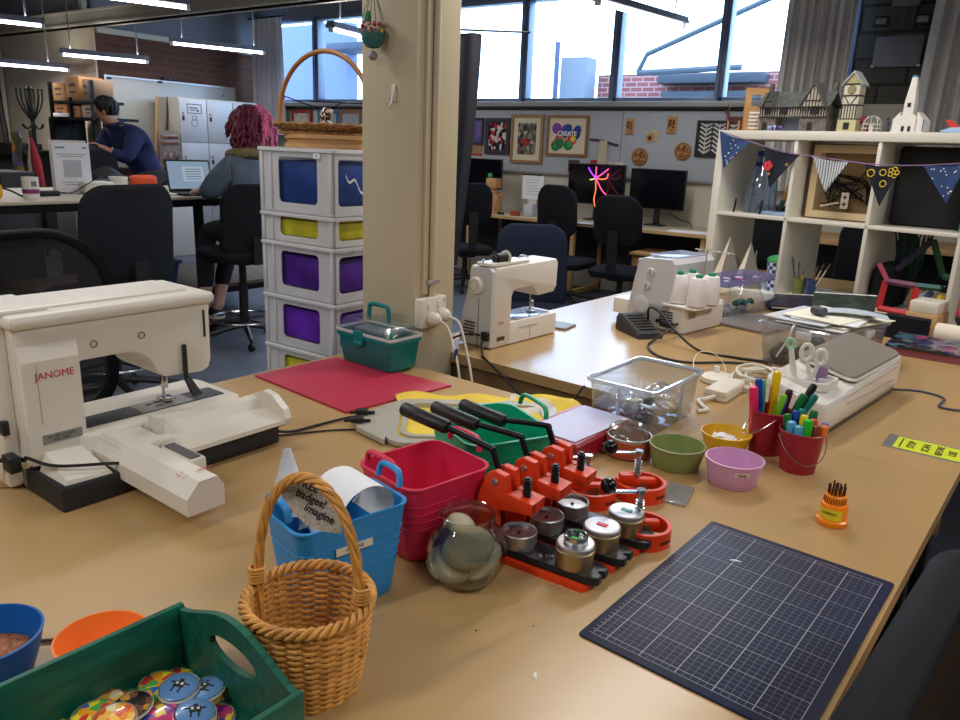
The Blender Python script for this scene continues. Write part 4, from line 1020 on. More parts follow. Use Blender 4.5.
def badge_mat(name, cols, sc):
    m, nt, bs, outn = base_mat(name)
    v = coords(nt, (sc, sc, sc)); vo = nt.nodes.new('ShaderNodeTexVoronoi'); vo.inputs['Scale'].default_value = 1.0
    nt.links.new(v, vo.inputs['Vector'])
    r = nt.nodes.new('ShaderNodeValToRGB'); r.color_ramp.interpolation = 'CONSTANT'
    while len(r.color_ramp.elements) < len(cols): r.color_ramp.elements.new(0.5)
    for i, c in enumerate(cols):
        r.color_ramp.elements[i].position = i / len(cols); r.color_ramp.elements[i].color = lin(c)
    sp = nt.nodes.new('ShaderNodeSeparateColor'); nt.links.new(vo.outputs['Color'], sp.inputs[0])
    nt.links.new(sp.outputs[0], r.inputs['Fac']); nt.links.new(r.outputs['Color'], bs.inputs['Base Color'])
    bs.inputs['Roughness'].default_value = 0.25; bs.inputs['Coat Weight'].default_value = 0.4
    return m
RAIN = [(214, 60, 60), (240, 160, 40), (240, 220, 60), (80, 170, 80), (60, 120, 200), (140, 70, 160)]
m_bb = mat('blue_badge_face', (92, 138, 190), 0.28, coat=0.3)
m_bw = mat('white_badge_edge', (226, 224, 214), 0.3, coat=0.3)
m_bfaces = {'blue': m_bb, 'rainbow': badge_mat('rainbow_badge_face', RAIN, 90), 'orange': badge_mat('orange_badge_face', [(240, 150, 60), (250, 200, 90), (220, 90, 50), (250, 235, 200)], 120), 'dark': badge_mat('portrait_badge_face', [(60, 40, 36), (120, 80, 60), (30, 26, 30), (200, 150, 60)], 110), 'purple': badge_mat('purple_badge_face', [(120, 50, 140), (200, 60, 120), (230, 200, 60), (60, 60, 150)], 100)}
TM = tr(-0.6445, 0.290, TZ) @ rotz(math.radians(-4))
def badge(x, y, z, kind, tx, ty, a, lab):
    if z > TZ + 0.020: tx, ty = tx * .6, ty * .6
    M_ = tr(x, y, z) @ rotx(tx) @ roty(ty) @ rotz(a)
    t = thing('button_badge', lab, 'badge', (0, 0, 0), 0, 'button badges in the green tray'); t.matrix_world = M_
    R = 0.023
    obj('rim', MB().lathe([(0, 0), (R * .9, 0), (R, 0.001), (R, 0.0025), (R * .97, 0.004)], 36), m_bw, t)
    f = obj('face', MB().lathe([(R * .90, 0.0042), (R * .84, 0.0050), (R * .6, 0.0062), (0, 0.0068)], 36), m_bfaces[kind], t)
    if kind == 'blue':
        b = MB().box((0, 0.001, 0.0069), (0.012, 0.008, 0.0006)).box((-0.004, -0.006, 0.0069), (0.0018, 0.008, 0.0006)).box((0.004, -0.006, 0.0069), (0.0018, 0.008, 0.0006)).box((-0.008, 0.003, 0.0067), (0.006, 0.0016, 0.0006)).box((0.008, 0.003, 0.0067), (0.006, 0.0016, 0.0006)).box((0, 0.0075, 0.0067), (0.005, 0.003, 0.0006))
        g = obj('printed_robot', b, m_ink, f)
        b = MB().box((-0.003, 0.002, 0.0073), (0.003, 0.003, 0.0004)).box((0.003, 0.002, 0.0073), (0.003, 0.003, 0.0004)); obj('robot_eye', b, m_bw, g)
    elif kind == 'dark':
        b = MB().sphere((0.002, 0.002, 0.0055), 0.009, 14, 8, sc=(1.1, .8, .22)); obj('printed_hair', b, m_ink, f)
BZ = TZ - 0.022
for args in ((-0.684, 0.408, BZ + 0.052, 'blue', 0.15, 0.10, 0.4, 'blue robot badge on top of the heap, left of its twin'), (-0.665, 0.428, BZ + 0.046, 'blue', 0.1, -0.15, 1.8, 'blue robot badge nearest the far corner of the green tray'), (-0.641, 0.398, BZ + 0.047, 'blue', -0.1, 0.15, 0.9, 'blue robot badge nearest the handle end and right side of the tray'),
             (-0.740, 0.352, BZ + 0.036, 'orange', 0.2, 0.1, 0, 'white edged orange badge at the left of the heap in the tray'), (-0.706, 0.385, BZ + 0.036, 'rainbow', 0.1, 0.1, 0.5, 'rainbow edged badge left of the blue robot badges'), (-0.700, 0.360, BZ + 0.050, 'dark', 0.2, 0.0, 1.2, 'dark portrait badge in front of the rainbow badge'), (-0.664, 0.372, BZ + 0.044, 'purple', 0.2, 0.1, 2.0, 'purple and pink badge in front of the blue robot badges'), (-0.622, 0.392, BZ + 0.034, 'purple', -0.2, 0.3, 0.2, 'purple badge under the right hand blue robot badge'), (-0.676, 0.436, BZ + 0.030, 'orange', 0.2, 0.2, 0.2, 'white edged badge under the two blue robot badges'), (-0.628, 0.372, BZ + 0.040, 'rainbow', 0.1, 0.1, 2.2, 'rainbow badge nearest the right wall of the tray'), (-0.726, 0.330, BZ + 0.046, 'rainbow', 0.1, -0.1, 1.3, 'rainbow badge at the bottom edge of the photo'), (-0.690, 0.335, BZ + 0.056, 'orange', 0.1, 0.1, 1, 'orange badge at the bottom edge of the photo')):
    badge(*args)
r2 = random.Random(2); k = 0
for j in range(2):
    for i in range(14):
        x = -0.092 + 0.046 * (i % 5) + r2.uniform(-.003, .003); y = 0.13 - 0.05 * (i // 5) + r2.uniform(-.003, .003) - 0.02 * j
        if j == 2 and i > 9: continue
        p = TM @ Vector((x, y, 0.009 + 0.0055 * j))
        badge(p.x, p.y, p.z, ['rainbow', 'orange', 'purple', 'dark', 'rainbow'][k % 5], r2.uniform(-.12, .12), r2.uniform(-.12, .12), r2.uniform(0, 6), 'button badge lying under the others in the green tray'); k += 1

# ------------------------------------------------------------------ embroidery hoop frame and yellow cloth
t = thing('embroidery_hoop', 'large pale grey embroidery hoop frame with black clamps, behind the red tub', 'hoop', (-0.975, 1.385, TZ + 0.004), math.radians(38))
m_hoop = mat('pale_grey_plastic', (172, 168, 158), 0.4)
b = MB().plate(rrect(0.205, 0.150, 0.05, 0, 8), rrect(0.180, 0.125, 0.04, 0, 8), 0, 0.010); obj('outer_frame', b, m_hoop, t, ang=30)
b = MB().plate(rrect(0.174, 0.119, 0.038, 0, 8), rrect(0.162, 0.107, 0.032, 0, 8), 0.002, 0.014); obj('inner_frame', b, m_hoop, t, ang=30)
b = MB().prism([(-0.205, -0.14), (-0.195, 0.13), (-0.25, 0.06), (-0.285, 0.0), (-0.275, -0.06)], 0.0, 0.012, 0.003); br = obj('bracket', b, m_hoop, t)
for y, x in ((-0.035, -0.275), (0.02, -0.27)):
    b = MB().box((x, y, 0.019), (0.030, 0.022, 0.012), 0.003).tube([(x - 0.03, y, 0.016), (x + 0.03, y + 0.004, 0.016)], 0.004, 8); obj('clamp', b, m_black, br)
m_yel = mat('yellow_muslin', (226, 196, 66), 0.85, noise=(12, 0.1), bump=(500, 0.4))
b = MB().grid(lambda u, v: (-0.20 + 0.46 * u + 0.012 * math.sin(9 * v + 2), -0.14 + 0.33 * v + 0.010 * math.sin(11 * u), 0.004 + 0.003 * math.sin(8 * u + 5 * v) + 0.014 * max(0, u - .55) * (1 + math.sin(14 * v + 2)) + 0.02 * max(0, v - .7) * (1 + math.sin(17 * u))), 40, 30, tr(-0.965, 1.390, TZ + 0.0045) @ rotz(math.radians(38)), th=(0, 0, 0.0008))
o = obj('yellow_cloth', b, m_yel, ang=80); tag(o, 'yellow cloth stretched in the grey embroidery hoop, with a frayed far edge', 'cloth')
b = MB().grid(lambda u, v: (-0.10 + 0.22 * u + 0.008 * math.sin(12 * v), -0.07 + 0.14 * v + 0.012 * math.sin(9 * u), 0.002 + 0.012 * (1 + math.sin(11 * u + 3)) * v), 24, 16, tr(-0.91, 1.545, TZ + 0.001) @ rotz(math.radians(0)), th=(0, 0, 0.0008))
o = obj('white_cloth', b, mat('cream_muslin', (214, 206, 190), 0.9, bump=(400, 0.4)), ang=80); tag(o, 'crumpled cream cloth scrap lying beyond the yellow cloth at the table edge', 'cloth')

# ------------------------------------------------------------------ pillar with socket, hook and ornament
m_pil = mat('cream_gloss_pillar_paint', (200, 188, 160), 0.45, noise=(2.5, 0.05), bump=(8, 0.15))
b = MB()
b.box((-1.535, 1.787, 1.65), (0.208, 0.196, 3.3), 0.006)
struct('pillar', b, m_pil)
t = thing('conduit', 'cream conduit pipe running up the pillar to the wall socket', 'conduit', (-1.430, 1.758, 0))
b = MB().tube([(0.012, 0, 0.94), (0.012, 0, 3.3)], 0.011, 10).box((0.005, -0.026, 2.1), (0.010, 0.018, 2.3)); obj('pipe', b, m_pil, t)
b = MB().box((0.012, 0, 0.985), (0.028, 0.048, 0.014), 0.003).cyl((0.02, -0.02, 0.978), 0.004, 0.012, 8); obj('saddle_clip', b, m_steel, t)
t = thing('power_socket', 'cream double wall socket with two white plugs on the pillar', 'socket', (-1.428, 1.748, 0.897))
b = MB().box((0.014, 0, 0), (0.030, 0.118, 0.088), 0.004); obj('face_plate', b, m_cream, t)
b = MB().box((0.030, -0.025, 0.022), (0.004, 0.014, 0.022), 0.002).box((0.030, 0.02, 0.022), (0.004, 0.014, 0.022), 0.002); obj('switch', b, m_white, t)
b = MB().cyl((0.0295, 0.048, 0.03), 0.003, 0.003, 8, M=None); obj('indicator', b, m_red, t)
for y, z, lab in ((-0.018, -0.018, 'white power plug, left of two in the pillar socket'), (0.028, -0.012, 'white power plug, right of two in the pillar socket')):
    b = MB().lathe([(0.0, 0.0), (0.019, 0.0), (0.021, 0.004), (0.020, 0.022), (0.013, 0.034), (0.006, 0.038), (0.0, 0.038)], 24, M=tr(-1.398, 1.748 + y, 0.897 + z) @ roty(PI / 2))
    o = obj('power_plug', b, m_cream); tag(o, lab, 'plug', 'plugs in the pillar socket')
cable([(-1.362, 1.732, 0.878), (-1.335, 1.735, 0.86), (-1.30, 1.725, 0.80), (-1.275, 1.715, 0.74), (-1.26, 1.71, 0.64), (-1.25, 1.72, 0.40)], 0.0036, m_whitecable, 'white power lead hanging from the left plug into the gap between the tables')
cable([(-1.362, 1.776, 0.884), (-1.33, 1.785, 0.865), (-1.285, 1.765, 0.79), (-1.25, 1.745, 0.72), (-1.23, 1.74, 0.62), (-1.22, 1.74, 0.40)], 0.0036, m_whitecable, 'white power lead hanging from the right plug into the gap between the tables')
b = MB().box((-1.292, 1.722, 0.79), (0.004, 0.014, 0.032), 0.001); o = obj('cable_tag', b, mat('blue_tape', (40, 44, 130), 0.6)); tag(o, 'small dark blue tag on the white lead below the pillar socket', 'tag')
t = thing('wall_hook', 'small white adhesive hook on the front of the pillar', 'hook', (-1.512, 1.688, 1.50))
b = MB().box((0, -0.002, 0.015), (0.015, 0.005, 0.045), 0.002); obj('back_plate', b, m_white, t)
b = MB().tube(bez([(0, -0.006, 0.014), (0, -0.010, -0.008), (-0.008, -0.014, -0.022), (-0.014, -0.016, -0.012)], 5), 0.002, 6); obj('hook', b, m_steel, t)
t = thing('hanging_ornament', 'beaded wire and green ball ornament hanging high on the pillar', 'ornament', (-1.562, 1.655, 1.665))
b = MB()
for k in range(6):
    a = k * PI / 3
    b.tube(bez([(0.004 * math.cos(a), 0.004 * math.sin(a), 0.20), (0.012 * math.cos(a), 0.012 * math.sin(a), 0.10), (0.028 * math.cos(a), 0.028 * math.sin(a), 0.05), (0.034 * math.cos(a), 0.030 * math.sin(a), 0.02)], 5), 0.001, 5)
obj('wire', b, m_blackm, t)
b = MB().lathe([(0.0, -0.036), (0.018, -0.032), (0.030, -0.016), (0.034, 0.004), (0.031, 0.012), (0.0, 0.012)], 26); obj('green_cup', b, mat('sea_green_felt', (50, 108, 106), 0.8, noise=(60, 0.2)), t)
b = MB()
r2 = random.Random(9)
for k in range(26):
    a = k * 2.4; h = 0.008 + 0.03 * (k % 5) / 5
    b.sphere((0.030 * math.cos(a), 0.030 * math.sin(a), h), 0.006, 8, 6)
obj('bead', b, badge_mat('mixed_bead', [(200, 60, 110), (230, 180, 60), (70, 140, 110), (160, 120, 90), (220, 214, 200), (150, 60, 60)], 70), t)
b = MB().sphere((-0.010, -0.01, 0.045), 0.012, 10, 8, sc=(1, .6, 1.4)); obj('green_leaf', b, mat('green_felt_leaf', (50, 140, 100), 0.8), t)
b = MB().sphere((0, 0, -0.054), 0.013, 16, 10); obj('pendant', b, mat('lilac_grey_bead', (150, 136, 150), 0.35), t)

# ------------------------------------------------------------------ storage tower with baskets and hoops on top
t = thing('drawer_tower', 'tall tower of frosted crates of blue, yellow and purple stuff, left of the pillar', 'drawer tower', (-1.82, 1.75, 0))
levels = [(1.140, 1.355, 'blue'), (1.040, 1.140, 'yellow'), (0.853, 1.040, 'purple'), (0.668, 0.853, 'violet'), (0.480, 0.668, 'yellow'), (0.0, 0.480, 'blue')]
cc = {'blue': mat('blue_contents', (16, 52, 120), 0.5, noise=(9, 0.3)), 'yellow': mat('yellow_contents', (198, 190, 40), 0.5, noise=(14, 0.3)), 'purple': mat('purple_contents', (70, 20, 130), 0.5, noise=(12, 0.35)), 'violet': mat('violet_contents', (96, 30, 170), 0.5, noise=(14, 0.35))}
WX, WY = 0.362, 0.40
for z0, z1, kind in levels:
    zt, h = z1, z1 - z0
    hw = 0.090; zc0, zc1 = z0 + 0.035, z1 - 0.030
    if h < 0.12: zc0, zc1 = z0 + 0.024, z1 - 0.008
    rim = rrect(WX / 2, WY / 2, 0.012, 0, 4, (-WX / 2, WY / 2)); inn = rrect(WX / 2 - 0.003, WY / 2 - 0.003, 0.012, 0, 4, (-WX / 2, WY / 2))
    b = MB()
    # walls of the crate with window openings in the front and in the right side
    def wall(p, q, a0, a1):
        """wall from p to q (xy) with a rounded opening between fractions a0 and a1"""
        P, Q = Vector(p), Vector(q); D = (Q - P).normalized(); Nn = Vector((D.y, -D.x))
        L = (Q - P).length
        o2 = [(0, z0), (L, z0), (L, z1), (0, z1)]
        cxm, czm = L * (a0 + a1) / 2, (zc0 + zc1) / 2
        ins_ = rrect(L * (a1 - a0) / 2, (zc1 - zc0) / 2, 0.016, 0, 4, (cxm, czm))
        outp = []
        for k in range(20):
            f = k // 5; g = (k % 5) / 5
            seq = [(L, z1), (0, z1), (0, z0), (L, z0)]
            s0 = seq[f]
            outp.append(s0)
        Mx = Matrix(((D.x, 0, Nn.x, P.x), (D.y, 0, Nn.y, P.y), (0, 1, 0, 0), (0, 0, 0, 1)))
        b.plate(outp, [(i[0], i[1]) for i in ins_], -0.003, 0.0, Mx)
    wall((-WX, 0), (0, 0), 0.265, 0.785)
    wall((0, 0), (0, WY), 0.045, 0.70)
    b.box((-WX, WY / 2, (z0 + z1) / 2), (0.003, WY, h)).box((-WX / 2, WY, (z0 + z1) / 2), (WX, 0.003, h)).box((-WX / 2, WY / 2, z0 + 0.002), (WX, WY, 0.003))
    fr = obj('crate', b, m_milky, t, flat=True)
    b = MB().rings([rrect(WX / 2, WY / 2, 0.012, z1 - 0.014, 4, (-WX / 2, WY / 2)), rrect(WX / 2 + 0.008, WY / 2 + 0.008, 0.014, z1 - 0.012, 4, (-WX / 2, WY / 2)), rrect(WX / 2 + 0.008, WY / 2 + 0.008, 0.014, z1 - 0.003, 4, (-WX / 2, WY / 2)), rrect(WX / 2, WY / 2, 0.012, z1, 4, (-WX / 2, WY / 2))]); obj('lip', b, m_milky, fr)
    for xx, ww in ((-WX + 0.014, 0.012), (-0.014, 0.014), (-WX + 0.06, 0.008)): obj('corner_rib', MB().box((xx, -0.002, (z0 + z1) / 2), (ww, 0.006, h * 0.86), 0.002), m_milky, fr)
    b = MB().box((-WX / 2, WY / 2, (zc0 + zc1) / 2 - 0.008), (WX - 0.03, WY - 0.03, zc1 - zc0 - 0.01), 0.01)
    c = obj('stored_stuff', b, cc[kind], t, label='%s stuff showing through the crate' % kind)
b = MB().grid(lambda u, v: (0.006, 0.045 + 0.08 * u, 1.27 - 0.012 * math.sin(u * 9) - 0.05 * u + 0.008 * v), 12, 1, th=(0.0012, 0, 0)); obj('white_strap', b, m_white, t)
b = MB().box((-0.075, -0.004, 1.332), (0.030, 0.001, 0.018)); lb = obj('label', b, m_paper, t)
text('lettering', '6', 0.014, m_ink, lb, tr(-0.075, -0.0047, 1.332) @ rotx(PI / 2), th=0.0002)
# baskets on top
for k, (z, lab) in enumerate(((1.3555, 'lowest flat woven hoop in the stack on the crate tower'), (1.3705, 'middle flat woven hoop in the stack on the crate tower'), (1.3855, 'upper flat woven hoop in the stack on the crate tower'))):
    n = 48; R = (0.166, 0.158, 0.168)[k]
    b = MB().plate([(R * math.cos(2 * PI * i / n), 0.75 * R * math.sin(2 * PI * i / n)) for i in range(n)], [(0.9 * R * math.cos(2 * PI * i / n), 0.66 * R * math.sin(2 * PI * i / n)) for i in range(n)], 0, 0.014)
    o = obj('wooden_hoop', b, m_mdf, None, (-2.050, 1.94, z), ang=30); tag(o, lab, 'hoop', 'wooden hoops stacked on the crate tower')
t = thing('tray_basket', 'shallow woven basket with a tall round hoop handle, on the stack above the crate tower', 'basket', (-2.080, 1.94, 1.400))
m_wv = mat('brown_woven_cane', (148, 104, 56), 0.6, noise=(70, 0.35), bump=(150, 0.8))
b = MB()
for k in range(7):
    R = 0.14 + 0.008 * k
    b.tube([((R + 0.004 * math.cos(24 * a)) * math.cos(a), 0.72 * (R + 0.004 * math.cos(24 * a)) * math.sin(a), 0.006 + 0.0045 * k + 0.002 * math.sin(20 * a + k * PI)) for a in [2 * PI * i / 96 for i in range(96)]], 0.0042, 6, closed=True)
obj('woven_rim', b, m_wv, t)
b = MB().lathe([(0, 0.0), (0.17, 0.0), (0.17, 0.008), (0, 0.008)], 36, sy=0.72); obj('base', b, m_wv, t)
b = MB().tube([(0.015 + 0.228 * math.cos(a), 0.0, 0.060 + 0.215 * math.sin(a)) for a in [math.radians(-14 + 208 * i / 48) for i in range(49)]], 0.0085, 10); obj('hoop_handle', b, mat('bent_willow', (170, 116, 58), 0.5, noise=(20, 0.2)), t)
b = MB().tube([(-0.205, 0.0, 0.135), (-0.08, -0.005, 0.105), (0.04, 0.0, 0.080), (0.05, 0.0, 0.03)], 0.0022, 6).tube([(0.235, 0.0, 0.105), (0.10, 0.005, 0.108), (0.045, 0.0, 0.085)], 0.0022, 6).tube([(0.10, 0.005, 0.108), (-0.06, 0.0, 0.112)], 0.0018, 6); obj('black_wire', b, m_blackm, t)
t = thing('yarn_doll', 'small knotted black and white yarn figure in the hooped basket', 'ornament', (-2.045, 1.93, 1.412))
b = MB().sphere((0, 0, 0.055), 0.022, 12, 9, sc=(1, .8, 1.2)).sphere((0, 0, 0.018), 0.024, 12, 8).sphere((0.035, -.01, 0.066), 0.010, 8, 6).tube([(0.018, 0, 0.06), (0.035, -.01, 0.066)], 0.005, 6).sphere((-0.032, -0.02, 0.012), 0.015, 10, 7); obj('body', b, badge_mat('black_white_yarn', [(30, 28, 30), (226, 216, 204), (120, 50, 56), (40, 38, 40), (200, 190, 180)], 130), t)

# ------------------------------------------------------------------ white die cutting machine and the tools in it
t = thing('cutting_machine', 'white die cutting machine with a grey lid, tools standing in its front', 'machine', (-0.337, 2.155, TZ), math.radians(-8))
m_wg = mat('white_gloss_plastic', (226, 222, 216), 0.18, coat=0.5)
b = MB().prism(rrect(0.072, 0.292, 0.03, 0, 5), 0.0, 0.016); obj('grey_base', b, mat('dark_taupe_plastic', (72, 68, 64), 0.4), t)
def topz(x, y): return 0.124 - 0.24 * x - 0.02 * max(0.0, -y - 0.10) / 0.2
def csec(k, f, d=0.0): return [(p[0], p[1], f * topz(p[0], p[1]) - d) for p in rrect(0.080 * k, 0.303 - 0.080 * (1 - k), 0.034, 0, 6)]
b = MB()
b.rings([[(p[0], p[1], 0.014) for p in csec(0.92, 0)], [(p[0], p[1], 0.022) for p in csec(0.98, 0)], csec(1.0, 0.35), csec(1.0, 1.0, 0.012), csec(0.985, 1.0, 0.004), csec(0.95, 1.0), csec(0.6, 1.0)]); obj('body', b, m_wg, t)
def lsec(k, d): return [(p[0], p[1], topz(p[0], p[1]) + d) for p in rrect(0.073 * k, 0.200 - 0.073 * (1 - k), 0.028, 0, 6, (0, 0.092))]
b = MB().rings([lsec(1, -0.004), lsec(1, 0.006), lsec(0.97, 0.010), lsec(0.6, 0.0115)]); ld = obj('lid', b, mat('warm_grey_lid', (150, 140, 132), 0.35, 0.2), t, label='warm grey lid')
b = MB().rings([lsec(1.03, -0.003), lsec(1.05, 0.001), lsec(1.03, 0.004)]); obj('lid_edge', b, m_wg, ld)
b = MB().plate(rrect(0.060, 0.050, 0.02, 0, 6, (-0.004, -0.205)), rrect(0.050, 0.040, 0.016, 0, 6, (-0.004, -0.205)), 0.104, 0.122); obj('tool_well', b, m_wg, t)
b = MB()
for x, z in ((0.01, 0.080), (0.02, 0.075), (0.03, 0.071), (0.012, 0.067)): b.cyl((0, 0, 0), 0.003, 0.003, 8, M=tr(x, -0.301, z) @ rotx(PI / 2))
obj('button', b, m_chrome, t)
b = MB().tube([(0.0805, -0.2, 0.080), (0.081, 0.24, 0.084)], 0.001, 5); obj('seam', b, mat('grey_lilac_seam', (170, 160, 164), 0.5), t)
b = MB().tube([(0.0805, -0.16, 0.062), (0.081, 0.02, 0.054), (0.0805, 0.22, 0.050)], 0.0012, 5); obj('side_line', b, mat('grey_lilac_line', (170, 160, 164), 0.5), t)
cmM = tr(-0.337, 2.155, TZ) @ rotz(math.radians(-8))
def wp(x, y, z): return cmM @ Vector((x, y, z))
t2 = thing('scissors', 'white handled scissors standing in the white die cutting machine', 'scissors', tuple(wp(0.0, -0.205, 0.085)), math.radians(25))
b = MB()
for cx, cz, R in ((0.016, 0.088, 0.015), (-0.018, 0.098, 0.016)):
    b.tube([(cx + R * .8 * math.cos(a), 0, cz + R * 1.25 * math.sin(a)) for a in [2 * PI * i / 28 for i in range(28)]], 0.0055, 8, closed=True)
b.tube([(0.014, 0, 0.070), (0.006, 0, 0.045), (-0.004, 0, 0.02)], [0.005, 0.006, 0.005], 8).tube([(-0.014, 0, 0.080), (-0.006, 0.003, 0.05), (0.004, 0.003, 0.02)], [0.005, 0.006, 0.005], 8)
obj('handle', b, m_white, t2)
b = MB().prism([(-0.005, 0.02), (0.005, 0.02), (0.001, -0.06), (-0.002, -0.06)], -0.002, 0.002, 0, XZ); obj('blade', b, m_steel, t2)
t2 = thing('weeding_tool', 'pale tool with a mint ring end standing left of the white scissors', 'tool', tuple(wp(-0.030, -0.215, 0.085)), 0, rot=(0.0, -0.22, 0.4))
b = MB().tube([(0, 0, -0.02), (0, 0, 0.05), (0, 0, 0.105)], [0.006, 0.008, 0.006], 10); obj('shaft', b, m_white, t2)
b = MB().tube([(0.009 * math.cos(a), 0, 0.118 + 0.012 * math.sin(a)) for a in [2 * PI * i / 22 for i in range(22)]], 0.004, 8, closed=True); obj('ring_end', b, mat('mint_plastic', (150, 210, 170), 0.4), t2)
for dx, dy, h, c, lab in ((0.02, -0.19, 0.055, (150, 120, 160), 'lilac plastic tool behind the white scissors in the die cutting machine'), (0.035, -0.215, 0.032, (200, 200, 200), 'short grey tool lying right of the white scissors'), (0.008, -0.225, 0.028, (190, 184, 190), 'short pale tool in front of the white scissors')):
    p = wp(dx, dy, 0.085); b = MB().box((0, 0, h / 2), (0.026, 0.012, h + 0.02), 0.005); o = obj('craft_tool', b, mat('tool_plastic', c, 0.4), None, tuple(p), 0.3); tag(o, lab, 'tool')
cable([(-0.255, 2.36, TZ + 0.02), (-0.22, 2.44, TZ + 0.004), (-0.16, 2.47, TZ + 0.004), (-0.10, 2.44, TZ + 0.004), (-0.10, 2.34, TZ + 0.004), (-0.02, 2.36, TZ + 0.004), (0.10, 2.46, TZ + 0.004), (0.2, 2.5, TZ + 0.004)], 0.003, mat('slate_blue_cable', (62, 66, 92), 0.5), 'slate blue cable looping from the white die cutting machine to the right edge')

# ------------------------------------------------------------------ clear box of rolls with papers on its lid
t = thing('storage_box', 'clear lidded plastic box of thread rolls with papers on top, behind the die cutting machine', 'box', (-0.478, 2.650, TZ), math.radians(-14))
rs = [rrect(0.112, 0.178, 0.02, 0.0, 5), rrect(0.115, 0.181, 0.02, 0.004, 5), rrect(0.126, 0.195, 0.022, 0.125, 5), rrect(0.1245, 0.1935, 0.022, 0.125, 5), rrect(0.1135, 0.1795, 0.02, 0.006, 5)]
obj('shell', MB().rings(rs), m_clear, t)
b = MB().rings([rrect(0.130, 0.199, 0.022, 0.122, 5), rrect(0.133, 0.202, 0.022, 0.126, 5), rrect(0.133, 0.202, 0.022, 0.132, 5), rrect(0.127, 0.196, 0.02, 0.137, 5), rrect(0.115, 0.183, 0.02, 0.134, 5)]); obj('lid', b, clear('clear_lid', (240, 244, 250), 0.10, 0.30, 0.1, (214, 218, 230)), t)
for c, d in (((0.03, -0.200, 0.115), (0.05, 0.012, 0.026)), ((0.136, 0.02, 0.115), (0.012, 0.06, 0.026))): obj('latch', MB().box(c, d, 0.004), m_milky, t)
bxM = tr(-0.478, 2.650, TZ) @ rotz(math.radians(-14))
for x, y, z, R, L, c, lab in ((-0.080, -0.12, 0.030, 0.024, 0.07, (70, 66, 86), 'slate thread roll at the near left of the clear lidded box'), (-0.03, -0.06, 0.030, 0.024, 0.08, (170, 160, 170), 'pale thread roll in the middle of the clear lidded box'), (0.05, -0.04, 0.032, 0.026, 0.09, (110, 104, 110), 'grey thread roll at the right of the clear lidded box'), (-0.05, 0.06, 0.034, 0.026, 0.09, (150, 150, 170), 'lilac thread roll at the back of the clear lidded box'), (0.06, 0.10, 0.032, 0.026, 0.09, (120, 100, 90), 'brown thread roll at the back of the clear lidded box')):
    M_ = bxM @ tr(x, y, z) @ rotz(0.3) @ rotx(PI / 2)
    t3 = thing('thread_roll', lab, 'thread roll', (0, 0, 0)); t3.matrix_world = M_
    obj('thread', MB().cyl((0, 0, -L / 2), R, L, 22, bev=0.003), mat('thread_wrap', c, 0.7, noise=(40, 0.1)), t3)
    obj('end_cap', MB().lathe([(R * 1.02, L / 2), (R * 1.02, L / 2 + 0.004), (R * .35, L / 2 + 0.005), (R * .3, L / 2)], 22), mat('thread_cap', (50, 48, 60), 0.5), t3)
r2 = random.Random(8)
for k, (x, y, a, w, h, c, lab) in enumerate(((0.01, -0.02, 0.10, 0.21, 0.30, (206, 204, 200), 'pale paper lowest of the sheets on the clear box'), (0.03, 0.03, -0.12, 0.21, 0.297, (226, 222, 206), 'cream sheet second in the pile on the clear box'), (-0.03, -0.03, 0.02, 0.20, 0.28, (190, 194, 200), 'grey sheet in the pile on the clear box'), (0.02, 0.01, 0.2, 0.20, 0.27, (222, 224, 226), 'white sheet in the pile on the clear box'), (0.01, 0.0, -0.02, 0.19, 0.26, (230, 226, 208), 'cream sheet topmost in the pile on the clear box'))):
    M_ = bxM @ tr(x, y, 0.1375 + 0.0042 * k) @ rotz(a)
    b = MB().grid(lambda u, v: (-w / 2 + w * u, -h / 2 + h * v, 0.001 * math.sin(6 * u + k)), 8, 8, th=(0, 0, 0.0032)); o = obj('paper_sheet', b, mat('sheet_paper', c, 0.8), M=M_, ang=80); tag(o, lab, 'paper', 'papers piled on the clear lidded box')
t3 = thing('thread_roll', 'small dark roll lying on the papers on the clear box', 'thread roll', tuple(bxM @ Vector((0.0, -0.06, 0.174))), math.radians(-14))
obj('thread', MB().lathe([(0, -0.0225), (0.014, -0.0225), (0.015, -0.02), (0.015, 0.02), (0.014, 0.0225), (0, 0.0225)], 22, M=roty(PI / 2) @ rotx(.3)), mat('dark_roll', (64, 70, 80), 0.5), t3)
b = MB().grid(lambda u, v: (-0.11 + 0.22 * u, -0.04 + 0.08 * v, 0.012 * math.sin(u * PI)), 10, 3, th=(0, 0, 0.001)); o = obj('paper_sheet', b, mat('pale_blue_paper', (176, 188, 200), 0.7), M=bxM @ tr(0.06, 0.04, 0.162) @ rotz(0.5), ang=80); tag(o, 'pale blue curled sheet beside the dark roll on the clear box', 'paper')
t3 = thing('bundle_of_ties', 'white tape tail hanging down the front of the clear lidded box', 'tape', (0, 0, 0)); t3.matrix_world = bxM
obj('tape', MB().tube(bez([(-0.01, -0.190, 0.139), (-0.005, -0.211, 0.130), (-0.02, -0.2015, 0.09), (-0.05, -0.196, 0.03)], 6), 0.003, 6), m_white, t3)

